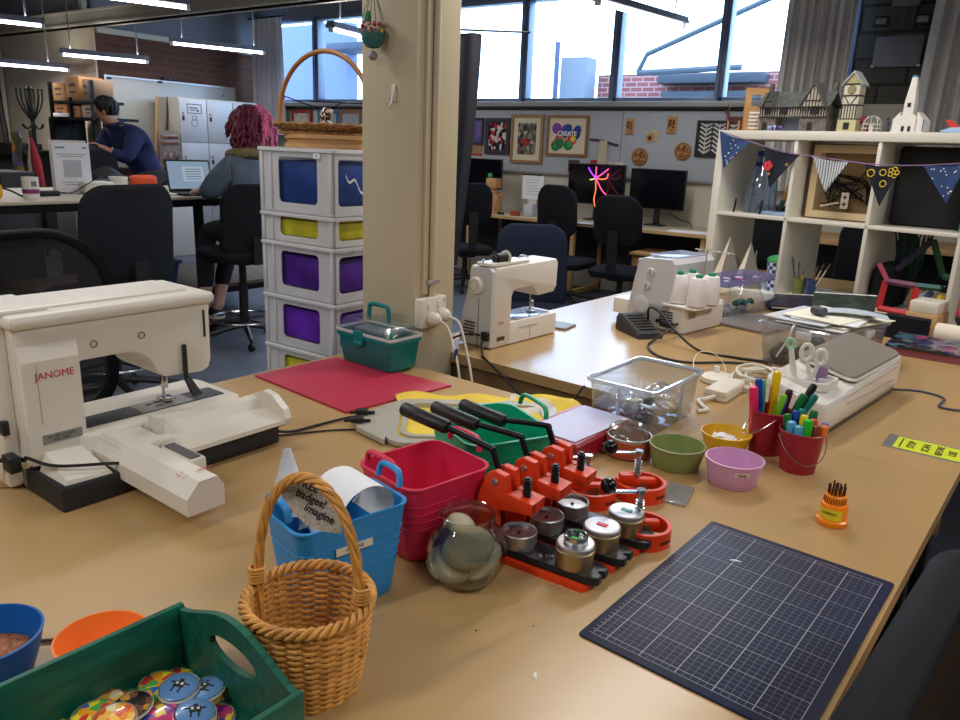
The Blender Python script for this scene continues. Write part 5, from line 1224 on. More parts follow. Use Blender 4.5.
# ------------------------------------------------------------------ adapter and coiled cables
t = thing('power_adapter', 'white power adapter brick beside the clear storage box', 'adapter', (-0.598, 2.045, TZ), math.radians(-2))
b = MB().box((0, 0, 0.0155), (0.062, 0.150, 0.031), 0.005, seg=3); obj('case', b, m_cream, t)
b = MB().box((0, 0, 0.016), (0.0625, 0.1505, 0.001)); obj('seam', b, m_greyink, t)
cable([(-0.60, 1.970, TZ + 0.014), (-0.615, 1.94, TZ + 0.010), (-0.63, 1.93, TZ + 0.006), (-0.60, 1.885, TZ + 0.006), (-0.585, 1.87, TZ + 0.005), (-0.60, 1.84, TZ + 0.005)], 0.0055, m_whitecable, 'short white cable at the near end of the power adapter')
path = []
for i in range(170):
    a = 2 * PI * i / 26; R = 0.074 + 0.018 * math.sin(i * 0.41) + 0.01 * math.sin(i * .13)
    path.append((-0.545 + R * 0.95 * math.cos(a) + .01 * math.sin(i * .05), 2.215 + R * 1.15 * math.sin(a), TZ + 0.005 + 0.034 * (i / 170) + 0.008 * math.sin(i * .37)))
b = MB().tube(path, 0.0036, 7); o = obj('power_cable', b, m_whitecable); tag(o, 'coil of cream white cable behind the pen buckets', 'cable')
b = MB().box((-0.515, 2.12, TZ + 0.008), (0.05, 0.02, 0.016), 0.003); o = obj('plug_connector', b, mat('navy_connector', (60, 56, 90), 0.4)); tag(o, 'small navy connector lying beside the cream cable coil', 'connector')
cable([(-0.69, 2.06, TZ + 0.03), (-0.72, 2.12, TZ + 0.06), (-0.735, 2.22, TZ + 0.065), (-0.715, 2.30, TZ + 0.045), (-0.68, 2.30, TZ + 0.010), (-0.655, 2.21, TZ + 0.008)], 0.0016, m_whitecable, 'thin white wire looping up behind the clear storage box')
t = thing('cream_hub', 'round cream plug hub behind the clear storage box', 'hub', (-0.660, 2.165, TZ))
obj('case', MB().lathe([(0, 0), (0.042, 0), (0.046, 0.004), (0.044, 0.016), (0.03, 0.022), (0, 0.023)], 28, sy=1.2), m_cream, t)
b = MB().box((-0.01, 0.02, 0.03), (0.016, 0.012, 0.02), 0.002); obj('connector', b, m_white, t)
cable([(-0.990, 2.655, TZ + 0.035), (-0.96, 2.60, TZ + 0.05), (-0.99, 2.50, TZ + 0.012), (-0.98, 2.40, TZ + 0.005), (-0.90, 2.30, TZ + 0.005), (-0.80, 2.29, TZ + 0.005), (-0.70, 2.38, TZ + 0.005), (-0.63, 2.42, TZ + 0.005)], 0.004, m_rubber, 'black cable from the overlocker running low past the cream cable coil')
cable([(-1.08, 2.62, TZ + 0.045), (-1.06, 2.575, TZ + 0.10), (-1.0, 2.53, TZ + 0.10), (-0.92, 2.49, TZ + 0.05), (-0.82, 2.46, TZ + 0.006), (-0.70, 2.46, TZ + 0.005), (-0.60, 2.47, TZ + 0.005), (-0.56, 2.36, TZ + 0.008)], 0.0045, m_rubber, 'thick black cable arching from the overlocker over the pedal to the cable coil')
cable([(-1.40, 1.992, TZ + 0.042), (-1.41, 1.95, TZ + 0.052), (-1.46, 1.94, TZ + 0.035), (-1.50, 1.92, TZ + 0.005), (-1.56, 1.94, TZ + 0.004)], 0.0035, m_rubber, 'black cable from the white sewing machine running left behind the pillar')
cable([(-1.375, 1.992, TZ + 0.036), (-1.365, 1.955, TZ + 0.028), (-1.32, 1.90, TZ + 0.006), (-1.285, 1.872, TZ + 0.002), (-1.10, 1.80, TZ - 0.06), (-0.93, 1.74, TZ - 0.12)], 0.0038, m_rubber, 'black cable from the white sewing machine dropping over the far table edge')
cable([(-0.925, 1.838, TZ + 0.0045), (-0.93, 1.828, TZ - 0.006), (-0.945, 1.80, TZ - 0.05), (-0.97, 1.78, TZ - 0.14)], 0.0035, m_rubber, 'black cable dropping over the far table edge beside the clear storage box')
# ------------------------------------------------------------------ office chairs
def office_chair(label, x, y, rz, sz=0.46, bz0=0.62, bz1=1.05, bw=0.44, m=None, group='office chairs', ring=None, name='office_chair', round_=0.12, tilt=0.10):
    m = m or m_fabric
    t = thing(name, label, 'chair', (x, y, 0), rz, group)
    b = MB()
    b.rings([rrect(0.215, 0.225, 0.09, sz - 0.075, 5), rrect(0.235, 0.245, 0.10, sz - 0.045, 5), rrect(0.235, 0.245, 0.10, sz - 0.02, 5), rrect(0.215, 0.225, 0.10, sz, 5), rrect(0.14, 0.15, 0.08, sz + 0.006, 5)]); obj('seat', b, m, t)
    H = (bz1 - bz0); zc = (bz0 + bz1) / 2; rs = []
    for d, k in ((-0.026, 0.90), (-0.020, 0.97), (-0.004, 1.0), (0.012, 0.985), (0.022, 0.93), (0.028, 0.6)):
        r = []
        for p in rrect(bw / 2 * k, H / 2 * k, round_, 0, 7):
            w = 1.0 - 0.10 * max(0, p[1] / (H / 2)) ** 2
            r.append((-0.225 + d + 0.045 * (p[0] / (bw / 2)) ** 2 - tilt * p[1] * 1.0, p[0] * w, zc + p[1]))
        rs.append(r)
    b = MB().rings(rs); obj('backrest', b, m, t, ang=60)
    b = MB().rings([[(x0, y0, z0), (x0, -y0, z0), (x0 - 0.015, -y0, z0), (x0 - 0.015, y0, z0)] for x0, y0, z0 in ((-0.258 - tilt * 0.02, 0.045, bz0 + H * .32), (-0.262, 0.045, bz0 - 0.02), (-0.255, 0.04, sz - 0.02), (-0.20, 0.04, sz - 0.085), (-0.05, 0.04, sz - 0.09))]); obj('back_support', b, m_black, t, ang=25)
    b = MB().box((0.0, 0, sz - 0.09), (0.24, 0.16, 0.03), 0.008).cyl((0, 0, sz - 0.24), 0.025, 0.15, 14).cyl((0, 0, 0.12), 0.032, sz - 0.36, 14); obj('gas_lift', b, m_black, t)
    b = MB().tube([(0.02, 0.12, sz - 0.085), (0.03, 0.24, sz - 0.10)], 0.007, 8); obj('lever', b, m_black, t)
    for k in range(5):
        a = k * 2 * PI / 5 + 0.3; c, s = math.cos(a), math.sin(a)
        b = MB().tube([(0.02 * c, 0.02 * s, 0.125), (0.15 * c, 0.15 * s, 0.105), (0.30 * c, 0.30 * s, 0.075)], [0.024, 0.020, 0.014], 8); l = obj('base_arm', b, m_black, t)
        b = MB().cyl((0, 0, -0.011), 0.026, 0.022, 14, M=tr(0.295 * c, 0.295 * s, 0.027) @ rotz(a + .6) @ rotx(PI / 2)).cyl((0.295 * c, 0.295 * s, 0.03), 0.012, 0.045, 8); obj('caster', b, m_black, l)
    if ring:
        b = MB().tube([(0.23 * math.cos(q), 0.23 * math.sin(q), ring) for q in [2 * PI * i / 36 for i in range(36)]], 0.010, 8, closed=True); fr = obj('foot_ring', b, m_chrome, t)
        b = MB()
        for k in range(4): b.tube([(0.03 * math.cos(k * PI / 2), 0.03 * math.sin(k * PI / 2), ring), (0.23 * math.cos(k * PI / 2), 0.23 * math.sin(k * PI / 2), ring)], 0.007, 6)
        obj('ring_spoke', b, m_black, fr)
    return t
PI2 = PI / 2
office_chair('black office chair at the computer table, between the two monitors and the wooden model', -3.39, 6.12, PI2, 0.44, 0.64, 1.10, 0.40)
office_chair('black office chair pulled up in front of the right hand monitor', -2.81, 6.10, PI2 + 0.1, 0.42, 0.62, 1.05, 0.43)
office_chair('black office chair half hidden behind the black screen curtain, at the computer table', -4.52, 6.12, PI2 + 0.9, 0.44, 0.66, 1.06, 0.42)
office_chair('navy backed office chair directly behind the white sewing machine', -2.36, 3.91, -0.9, 0.45, 0.40, 0.935, 0.46, m_fabblue, round_=0.10)
office_chair('big black drafting chair with its back to the camera, in front of the pale bench', -3.78, 2.04, PI + 0.15, 0.62, 0.60, 1.145, 0.545, ring=0.22, round_=0.10)
office_chair('black drafting chair with a chrome foot ring, under the woman in the denim jacket', -4.34, 3.30, PI - 0.2, 0.66, 0.60, 1.10, 0.46, ring=0.17, round_=0.11)
office_chair('black chair behind the pale bench with a dark jacket over its back', -6.45, 3.62, 0.2, 0.60, 0.78, 1.245, 0.45, round_=0.11)
office_chair('black chair at the left edge of the photo, beyond the pale bench', -6.4, 2.60, 0.1, 0.58, 0.74, 1.20, 0.42, round_=0.11)
o = office_chair('black chair with its back to the camera, seen through the cube shelf', -0.70, 5.25, PI2, 0.45, 0.62, 1.06, 0.44, round_=0.10)
o = office_chair('black chair at the far left under the cube shelf, seen through its lower left opening', -1.28, 5.0, PI2 - 0.2, 0.45, 0.66, 1.12, 0.44, round_=0.06)

def mesh_mat():
    m = bpy.data.materials.new('black_chair_mesh'); m.use_nodes = True; nt = m.node_tree
    bs = nt.nodes['Principled BSDF']; bs.inputs['Base Color'].default_value = lin((26, 26, 28)); bs.inputs['Roughness'].default_value = 0.7
    tc = nt.nodes.new('ShaderNodeTexCoord'); sp = nt.nodes.new('ShaderNodeSeparateXYZ'); nt.links.new(tc.outputs['Object'], sp.inputs[0])
    def sn(o, k):
        a = nt.nodes.new('ShaderNodeMath'); a.operation = 'MULTIPLY'; a.inputs[1].default_value = k; nt.links.new(o, a.inputs[0])
        s = nt.nodes.new('ShaderNodeMath'); s.operation = 'SINE'; nt.links.new(a.outputs[0], s.inputs[0]); return s.outputs[0]
    mu = nt.nodes.new('ShaderNodeMath'); mu.operation = 'MULTIPLY'; nt.links.new(sn(sp.outputs[1], 1100), mu.inputs[0]); nt.links.new(sn(sp.outputs[2], 900), mu.inputs[1])
    gt = nt.nodes.new('ShaderNodeMath'); gt.operation = 'GREATER_THAN'; gt.inputs[1].default_value = 0.42; nt.links.new(mu.outputs[0], gt.inputs[0])
    tr_ = nt.nodes.new('ShaderNodeBsdfTransparent'); mx = nt.nodes.new('ShaderNodeMixShader')
    nt.links.new(gt.outputs[0], mx.inputs['Fac']); nt.links.new(bs.outputs[0], mx.inputs[1]); nt.links.new(tr_.outputs[0], mx.inputs[2])
    nt.links.new(mx.outputs[0], nt.nodes['Material Output'].inputs['Surface']); return m
m_mesh = mesh_mat()
m_rib = mat('black_woven_edge', (13, 13, 15), 0.7, bump=(420, 0.6), spec=0.2)
def mesh_chair(label, x, y, rz, ztop=0.96, zbot=0.50, hw=0.27, sz=0.45, th=1.0, cr=0.15, cv=0.075, pm=None, tl=0.07):
    """mesh backed task chair; front is +x, the back rest curves round the sitter"""
    t = thing('mesh_chair', label, 'chair', (x, y, 0), rz, 'mesh backed task chairs')
    def bx(yy, z): return -0.25 + cv * (abs(yy) / hw) ** 3 - tl * (z - zbot)
    def outline(k):
        pts = []
        for p in rrect(hw * k, (ztop - zbot) / 2 * (1 - (1 - k) * hw * 2 / (ztop - zbot)), cr * k, 0, 9): pts.append((p[0] * (1 - 0.10 * max(0, -p[1] / ((ztop - zbot) / 2))), (ztop + zbot) / 2 + p[1]))
        return pts
    rs = []
    for dx, k in ((0.012, 0.92), (0.016, 0.955), (0.010, 0.99), (-0.006, 1.0), (-0.018, 0.985), (-0.022, 0.955), (-0.012, 0.92)):
        rs.append([(bx(p[0], p[1]) + dx * th, p[0], p[1]) for p in outline(k)])
    rs.append(rs[0])
    b = MB().rings(rs, cap0=False, cap1=False); obj('back_frame', b, m_rib, t, ang=60)
    def fn(u, v):
        c, s = 2 * u - 1, 2 * v - 1
        # superellipse map onto the frame opening
        rx = hw * 0.935; rz_ = (ztop - zbot) / 2 - hw * .065
        q = (abs(c) ** 4 + abs(s) ** 4) ** 0.25; mx_ = max(abs(c), abs(s)) or 1
        f = mx_ / (q or 1) if q > 0 else 1
        yy = c * f * rx * (1 - 0.10 * max(0, -s)); z = (ztop + zbot) / 2 + s * f * rz_
        return (bx(yy, z) + 0.004 - 0.012 * (1 - c * c) * (1 - s * s), yy, z)
    obj('mesh_panel', MB().grid(fn, 24, 24), pm or m_mesh, t, ang=80)
    b = MB().rings([[(bx(0, z) - 0.022 - e, w, z), (bx(0, z) - 0.022 - e, -w, z), (bx(0, z) - 0.045 - e, -w, z), (bx(0, z) - 0.045 - e, w, z)] for z, w, e in ((ztop - 0.16, 0.02, 0.0), (ztop - 0.28, 0.05, 0.03), (zbot + 0.06, 0.06, 0.045), (zbot - 0.06, 0.05, 0.02), (sz - 0.08, 0.05, -0.05))]); obj('back_spine', b, m_black, t)
    b = MB()
    for s in (-1, 1): b.tube([(bx(0, ztop - .26) - 0.05, s * 0.03, ztop - 0.27), (bx(s * hw * .86, ztop - .2) - 0.03, s * hw * 0.86, ztop - 0.2)], 0.012, 8).tube([(bx(0, zbot + .1) - 0.06, s * 0.03, zbot + 0.10), (bx(s * hw * .8, zbot + .1) - 0.02, s * hw * 0.80, zbot + 0.10)], 0.012, 8)
    obj('back_arm', b, m_black, t)
    b = MB().rings([rrect(0.22, 0.23, 0.09, sz - 0.06, 5), rrect(0.245, 0.25, 0.10, sz - 0.03, 5), rrect(0.245, 0.25, 0.10, sz - 0.01, 5), rrect(0.21, 0.22, 0.10, sz + 0.006, 5)]); obj('seat', b, m_fabblue, t)
    b = MB().box((0, 0, sz - 0.08), (0.26, 0.18, 0.04), 0.008).cyl((0, 0, 0.12), 0.03, sz - 0.2, 14); obj('gas_lift', b, m_black, t)
    for k in range(5):
        a = k * 2 * PI / 5 + 0.2; c, s = math.cos(a), math.sin(a)
        l = obj('base_arm', MB().tube([(0.02 * c, 0.02 * s, 0.125), (0.16 * c, 0.16 * s, 0.105), (0.31 * c, 0.31 * s, 0.075)], [0.024, 0.02, 0.014], 8), m_black, t)
        obj('caster', MB().cyl((0, 0, -0.011), 0.026, 0.022, 14, M=tr(0.305 * c, 0.305 * s, 0.027) @ rotz(a + .6) @ rotx(PI / 2)), m_black, l)
    return t
mesh_chair('black mesh backed chair behind the embroidery machine at the left edge', -1.86, 0.84, 0.0, 1.125, 0.56, 0.29, 0.47)
mesh_chair('black mesh backed chair cut off at the bottom right corner, beside the cutting mat', 0.212, 0.725, math.radians(-6), 0.965, 0.50, 0.31, 0.45, 1.3, 0.13, 0.12, m_black, -0.02)
t = thing('wooden_cabinet', 'low brown wooden cabinet under the right edge, behind the bottom right chair', 'cabinet', (0.53, 1.42, 0), 0)
b = MB().box((0, 0, 0.22), (1.10, 0.7, 0.42), 0.003); obj('body', b, m_darkwood, t)
b = MB().box((0, 0, 0.435), (1.12, 0.72, 0.02), 0.002); obj('top_board', b, mat('brown_board', (136, 98, 58), 0.5, noise=(7, .2), stretch=(1, 8, 1)), t)

# ------------------------------------------------------------------ computer table along the window wall
t = thing('computer_table', 'long pale wood computer table against the wall under the pinboard', 'table', (-4.15, 6.82, 0))
b = MB().box((0, 0, 0.718), (3.92, 0.70, 0.026), 0.003); obj('tabletop', b, m_bench, t)
b = MB().box((0, -0.352, 0.718), (3.92, 0.006, 0.028)); obj('front_edge', b, m_pine, t)
b = MB().box((0, 0.30, 0.48), (3.7, 0.02, 0.40)); obj('modesty_panel', b, mat('dark_panel', (46, 44, 46), .6), t)
for x in (-1.93, -0.62, 0.62, 1.90):
    b = MB().box((x, -0.30, 0.352), (0.04, 0.05, 0.704), 0.003).box((x, 0.30, 0.352), (0.04, 0.05, 0.704), 0.003).box((x, 0, 0.05), (0.04, 0.64, 0.04)); obj('leg', b, m_pine, t)
def monitor(label, x, y, w, z0, z1, rz=0.0):
    t = thing('monitor', label, 'monitor', (x, y, 0.731), rz)
    b = MB().box((0, 0, (z0 + z1) / 2 - 0.731), (w, 0.03, z1 - z0), 0.005).box((0, 0.025, (z0 + z1) / 2 - 0.731), (w * .6, 0.03, (z1 - z0) * .6), 0.008); obj('housing', b, m_black, t)
    b = MB().box((0, -0.0155, (z0 + z1) / 2 - 0.729), (w - 0.012, 0.002, z1 - z0 - 0.020)); obj('screen', b, mat('dark_screen', (10, 11, 16), 0.12), t)
    b = MB().rings([rrect(0.10, 0.07, 0.02, 0.0, 4, (0, 0.01)), rrect(0.10, 0.07, 0.02, 0.008, 4, (0, 0.01)), rrect(0.03, 0.02, 0.01, 0.014, 4, (0, 0.04)), rrect(0.025, 0.014, 0.01, (z0 + z1) / 2 - 0.731, 4, (0, 0.04))]); obj('stand', b, m_black, t)
    return t
monitor('dark monitor with a glowing wire flower in front, left of the last monitor', -3.545, 6.95, 0.62, 0.885, 1.275)
monitor('dark monitor farthest right on the computer table', -2.90, 6.95, 0.56, 0.885, 1.255, -0.03)
monitor('dark monitor beside the black screen curtain, left of the wooden model', -4.93, 6.95, 0.50, 0.955, 1.275, 0.04)
t = thing('light_flower', 'glowing pink, blue and orange bent wire flower in front of a monitor', 'light', (-3.48, 6.80, 0.731))
def wire(pts, m, nm='glow_wire'): obj(nm, MB().tube(bez(pts, 6), 0.0055, 8), m, t)
g1, g2, g3, g4 = glow('violet_glow', (150, 60, 255), 2.2), glow('pink_glow', (255, 80, 150), 1.6), glow('orange_glow', (255, 120, 70), 1.4), glow('yellow_glow', (230, 230, 120), 1.2)
hub = (0.0, 0, 0.415)
wire([hub, (-0.05, 0, 0.46), (-0.085, 0, 0.51)], g1); wire([hub, (0.0, 0, 0.46), (0.0, 0, 0.52)], g2); wire([hub, (0.06, 0, 0.45), (0.13, 0, 0.505)], g2); wire([hub, (0.07, 0, 0.405), (0.12, 0, 0.42), (0.13, 0, 0.46)], g3); wire([hub, (-0.03, 0, 0.40), (-0.06, 0, 0.395)], g4)
wire([hub, (0.01, 0, 0.30), (0.0, 0, 0.20), (0.04, 0, 0.08), (0.06, -0.02, 0.01)], g3); wire([hub, (0.08, 0, 0.30), (0.16, 0, 0.24)], g2); wire([(0.16, 0, 0.24), (0.22, -0.02, 0.18), (0.26, -0.04, 0.05), (0.26, -0.05, 0.01)], g4)
obj('hub', MB().sphere(hub, 0.016, 12, 9), g1, t)
t = thing('cardboard_robot', 'little laser cut wooden robot model standing on the computer table', 'model', (-4.66, 6.78, 0.731))
b = MB().box((0, 0, 0.10), (0.17, 0.10, 0.17), 0.003); obj('body', b, m_mdf, t)
b = MB().box((0.0, 0, 0.30), (0.13, 0.10, 0.10), 0.003).cyl((0, 0, 0.18), 0.035, 0.08, 12); obj('head', b, m_mdf, t)
for s in (-1, 1): obj('arm', MB().tube([(s * 0.085, 0, 0.16), (s * 0.15, -.02, 0.20 if s > 0 else .1)], 0.014, 8), m_mdf, t)
for s in (-1, 1): obj('foot', MB().box((s * 0.045, -0.01, 0.010), (0.06, 0.10, 0.02), 0.003), m_mdf, t)
b = MB().sphere((-0.03, 0, 0.375), 0.026, 12, 8); o = obj('green_ball', b, mat('green_pompom', (60, 170, 90), 0.8), None, (-4.70, 6.80, 0.731)); o.parent = t; o.location = (-0.02, 0, 0)
t = thing('lattice_block', 'laser cut wooden lattice block in front of the wooden robot', 'block', (-4.62, 6.60, 0.731), 0.2)
b = MB().plate(rrect(0.12, 0.06, .002, 0, 5), rrect(0.10, 0.045, .002, 0, 5), 0.0, 0.09)
for k in range(4): b.box((-0.09 + 0.06 * k, -0.062, 0.045), (0.012, 0.004, 0.085))
for k in range(3): b.box((0, -0.062, 0.015 + 0.03 * k), (0.23, 0.004, 0.010))
obj('lattice', b, m_mdf, t)
b = MB().box((0, 0, 0.18), (0.24, 0.012, 0.24), 0.002); t = thing('pinned_sheet', 'white handwritten sheet on a clip stand beside the wooden robot', 'paper', (-4.34, 7.05, 0.731), 0.0)
obj('sheet', MB().box((0, 0, 0.27), (0.26, 0.004, 0.25)), m_paper, t); obj('stand', MB().box((0, 0.004, 0.09), (0.10, 0.004, 0.18)).box((0, 0.02, 0.003), (0.14, 0.06, 0.006)), m_white, t); obj('clip', MB().box((-0.02, -0.004, 0.40), (0.26, 0.01, 0.012), 0.002), m_black, t)
b = MB()
for k in range(6): b.box((0.0, -0.0025, 0.35 - 0.03 * k), (0.17 - 0.02 * (k % 3), 0.001, 0.003))
obj('writing', b, m_greyink, t)
for x, y, w, d, h, c, lab in ((-4.27, 6.62, 0.09, 0.06, 0.045, (150, 60, 40), 'small terracotta block right of the wooden lattice'), (-4.42, 6.58, 0.06, 0.05, 0.025, (40, 40, 50), 'small dark block between lattice and terracotta block'), (-4.16, 6.72, 0.10, 0.10, 0.12, (190, 194, 204), 'clear grey tub beside the terracotta block'), (-4.95, 6.62, 0.14, 0.05, 0.05, (170, 30, 50), 'red box at the left end of the computer table'), (-4.98, 6.78, 0.34, 0.10, 0.03, (80, 82, 86), 'grey keyboard in front of the left monitor')):
    o = obj('desk_item', MB().box((0, 0, h / 2), (w, d, h), 0.004), mat('desk_item_colour', c, 0.5), None, (x, y, 0.731), 0.1); tag(o, lab, 'box')
    o.name = 'keyboard' if 'keyboard' in lab else 'small_box'
t = thing('desk_phone', 'cream desk phone under the edge of the right hand monitor', 'phone', (-3.02, 6.66, 0.731))
obj('body', MB().rings([rrect(0.10, 0.09, 0.01, 0, 3), rrect(0.10, 0.09, 0.01, 0.04, 3), rrect(0.09, 0.08, 0.01, 0.065, 3)]), m_cream, t); obj('handset', MB().tube([(-0.06, -0.06, 0.07), (-0.06, 0.0, 0.08), (-0.06, 0.06, 0.07)], 0.018, 8), m_cream, t); obj('keypad', MB().box((0.03, 0, 0.066), (0.06, 0.08, 0.003)), m_greyink, t)
t = thing('keyboard', 'pale keyboard in front of the monitor with the glowing wire flower', 'keyboard', (-3.75, 6.62, 0.731), 0.02)
obj('body', MB().box((0, 0, 0.010), (0.42, 0.14, 0.02), 0.004), mat('pale_grey_keyboard', (190, 192, 200), .5), t)
b = MB()
for i in range(12):
    for j in range(4): b.box((-0.185 + 0.033 * i, -0.045 + 0.03 * j, 0.022), (0.026, 0.023, 0.006), 0.001)
obj('keys', b, mat('grey_keys', (120, 122, 130), .5), t)
b = MB().box((0, 0, 0.001), (0.40, 0.22, 0.002)); o = obj('paper_sheet', b, m_paper, None, (-2.42, 6.66, 0.731), 0.1); tag(o, 'white paper lying on the right end of the computer table', 'paper')
b = MB().box((0, 0, 0.001), (0.5, 0.16, 0.002)); o = obj('paper_sheet', b, mat('bluish_paper', (196, 204, 220), .7), None, (-3.55, 6.52, 0.732), 0.02); tag(o, 'pale blue paper on the computer table behind the chairs', 'paper')
b = MB().tube(bez([(-2.78, 6.98, 0.86), (-2.66, 7.0, 0.80), (-2.56, 6.98, 0.78), (-2.52, 6.94, 0.735)], 8), 0.005, 6); o = obj('monitor_cable', b, m_rubber); tag(o, 'black cable behind the right hand monitor', 'cable')
t = thing('wooden_cabinet', 'small light wood cabinet under the right end of the computer table', 'cabinet', (-2.585, 6.60, 0))
obj('body', MB().box((0, 0, 0.26), (0.52, 0.42, 0.50), 0.003), m_oak, t); obj('top_board', MB().box((0, 0, 0.52), (0.56, 0.46, 0.024), 0.003), m_pine, t)
obj('door', MB().box((0.0, -0.213, 0.25), (0.47, 0.012, 0.45), 0.002), m_oak, t)
b = MB().box((0, 0, 0.30), (0.05, 0.06, 0.6), 0.01); o = obj('maroon_box_file', b, mat('maroon_card', (90, 20, 44), .7), None, (-2.12, 6.46, 0)); tag(o, 'tall maroon box file standing at the right end of the computer table', 'box file')
b = MB().box((0, 0, 0.21), (0.22, 0.40, 0.42), 0.008); o = obj('computer_tower', b, m_black, None, (-3.95, 6.78, 0.0)); tag(o, 'black computer tower under the computer table', 'computer')
t = thing('side_bench', 'pale wood bench against the wall behind the cube shelf', 'table', (-0.55, 6.75, 0))
obj('tabletop', MB().box((0, 0, 0.78), (2.6, 0.7, 0.04), 0.003), m_pine, t)
for x in (-1.2, 1.2): obj('leg', MB().box((x, 0, 0.38), (0.05, 0.6, 0.76)), m_pine, t)
obj('back_panel', MB().box((0, 0.32, 0.40), (2.4, 0.02, 0.7)), m_black, t)

# ------------------------------------------------------------------ pictures on the pinboard
PY = WB - 0.032
def blobs(name, cols, sc): return badge_mat(name, cols, sc)
def picture(label, x0, x1, z0, z1, fm, art, fw=0.03, mount=None, mw=0.05, rot=0.0, name='framed_picture'):
    cx, cz, w, h = (x0 + x1) / 2, (z0 + z1) / 2, x1 - x0, z1 - z0
    t = thing(name, label, 'picture', (cx, PY, cz), 0, None)
    XZm = rotx(PI / 2)
    obj('frame', MB().plate(rrect(w / 2, h / 2, 0.002, 0, 2), rrect(w / 2 - fw, h / 2 - fw, 0.002, 0, 2), 0.0, 0.022, XZm), fm, t, flat=True)
    iw, ih = w - 2 * fw + .004, h - 2 * fw + .004
    if mount is not None:
        obj('mount', MB().box((0, -0.006, 0), (iw, 0.004, ih)), mount, t); iw -= 2 * mw; ih -= 2 * mw
    a = obj('artwork', MB().box((0, -0.0085, 0), (iw, 0.003, ih)), art, t)
    return t, a, iw, ih
m_fdark = mat('dark_plum_frame', (52, 46, 62), 0.4); m_fwood = mat('brown_wood_frame', (142, 98, 62), 0.5); m_fgold = mat('tan_frame', (150, 116, 78), 0.5)
m_mount = mat('cream_mount', (218, 206, 178), 0.8)
picture('small plum framed purple picture by the black screen curtain', -5.30, -5.085, 1.42, 1.705, m_fdark, blobs('purple_print', [(110, 90, 150), (120, 100, 160), (100, 80, 140)], 12), 0.025)
picture('dark framed picture of black, red and white figures, second from the curtain', -5.06, -4.735, 1.325, 1.705, m_fdark, blobs('figures_print', [(40, 34, 36), (220, 210, 200), (190, 40, 60), (60, 56, 60), (200, 190, 180), (30, 28, 30)], 26), 0.045)
picture('tall tan framed picture of small drawings with a cream mount', -4.72, -4.315, 1.245, 1.745, m_fgold, blobs('drawings_print', [(130, 126, 116), (90, 86, 84), (60, 60, 60), (180, 172, 156), (170, 60, 50), (110, 108, 100)], 24), 0.03, m_mount, 0.06)
t, a, iw, ih = picture('square wood framed colourful picture lettered CREATE', -4.27, -3.785, 1.335, 1.74, m_fwood, m_mount, 0.025, m_mount, 0.045)
b = MB(); cols = [(16, 120, 70), (30, 60, 150), (20, 90, 110), (210, 40, 60), (230, 200, 40), (190, 50, 130), (30, 40, 110), (230, 130, 40), (60, 160, 80), (120, 60, 150), (20, 70, 140), (226, 210, 60)]
r2 = random.Random(21)
for k in range(26):
    x = -0.13 + 0.26 * ((k * 0.381966) % 1); z = -0.10 + 0.20 * ((k * 0.7548) % 1)
    b2 = MB().lathe([(0.0, 0.0005), (0.056 - 0.013 * (k % 3), 0.0005), (0.056 - .013 * (k % 3), 0)], 18, M=tr(x, -0.0102 - 0.00012 * k, z) @ rotx(PI / 2)); obj('paint_blob', b2, mat('paint_blob', cols[k % 12], 0.6), a)
text('lettering', 'CREATE', 0.062, mat('white_lettering', (232, 230, 224), .6), a, tr(0, -0.0142, 0.02) @ rotx(PI / 2), th=0.0005, bold=0.002)
t, a, iw, ih = picture('black framed white herringbone leaf picture, beside the cube shelf', -2.655, -2.23, 1.38, 1.705, m_ink, mat('dark_picture_ground', (40, 40, 44), .6), 0.025)
b = MB()
for cx in (-0.125, 0.0, 0.125):
    b.box((cx, -0.012, 0), (0.007, 0.004, ih))
    for k in range(7):
        z = -ih / 2 + 0.01 + k * 0.04
        for s in (-1, 1): b.tube([(cx, -0.012, z), (cx + s * 0.055, -0.012, min(ih / 2, z + 0.035))], 0.0085, 4)
obj('white_leaf', b, mat('white_cut_paper', (216, 216, 212), .7), a)
for x, z, w, h, lab in ((-3.338, 1.641, 0.085, 0.15, 'small wooden plaque with a dark portrait, upper left of the wood pieces'), (-2.908, 1.661, 0.10, 0.155, 'small pale wooden plaque, upper right of the wood pieces')):
    t = thing('wooden_plaque', lab, 'plaque', (x, PY, z)); obj('board', MB().box((0, -0.006, 0), (w, 0.012, h), 0.002), m_mdf, t)
    obj('engraving', MB().box((0, -0.0125, -0.005), (w * .66, 0.001, h * .7)), blobs('burnt_engraving', [(90, 56, 36), (150, 104, 66), (110, 74, 48), (180, 134, 86)], 40), t)
for x, z, R, lab in ((-3.204, 1.357, 0.085, 'round wooden plaque, lower left of the wood pieces'), (-2.772, 1.423, 0.082, 'round wooden plaque, lower right, beside the herringbone picture')):
    t = thing('wooden_plaque', lab, 'plaque', (x, PY, z)); obj('disc', MB().lathe([(0, 0.012), (R * .95, 0.012), (R, 0.009), (R, 0)], 32, M=rotx(PI / 2)), m_oak, t)
    obj('engraving', MB().lathe([(0, 0.0126), (R * .7, 0.0126), (R * .7, 0.012)], 24, M=rotx(PI / 2)), blobs('round_engraving', [(150, 100, 60), (110, 70, 40), (180, 130, 80), (130, 86, 50)], 34), t)
    obj('ring', MB().tube([(R * .88 * math.cos(q), -0.0125, R * .88 * math.sin(q)) for q in [2 * PI * i / 30 for i in range(30)]], 0.003, 5, closed=True), m_darkwood, t)
t = thing('wooden_bird', 'fretwork wooden bird cut out in the middle of the wood pieces', 'cut out', (-3.094, PY, 1.557))
b = MB().lathe([(0, 0.006), (0.045, 0.006), (0.045, 0)], 14, M=tr(-0.02, 0, -0.02) @ rotx(PI / 2)); obj('body', b, m_mdf, t)
b = MB()
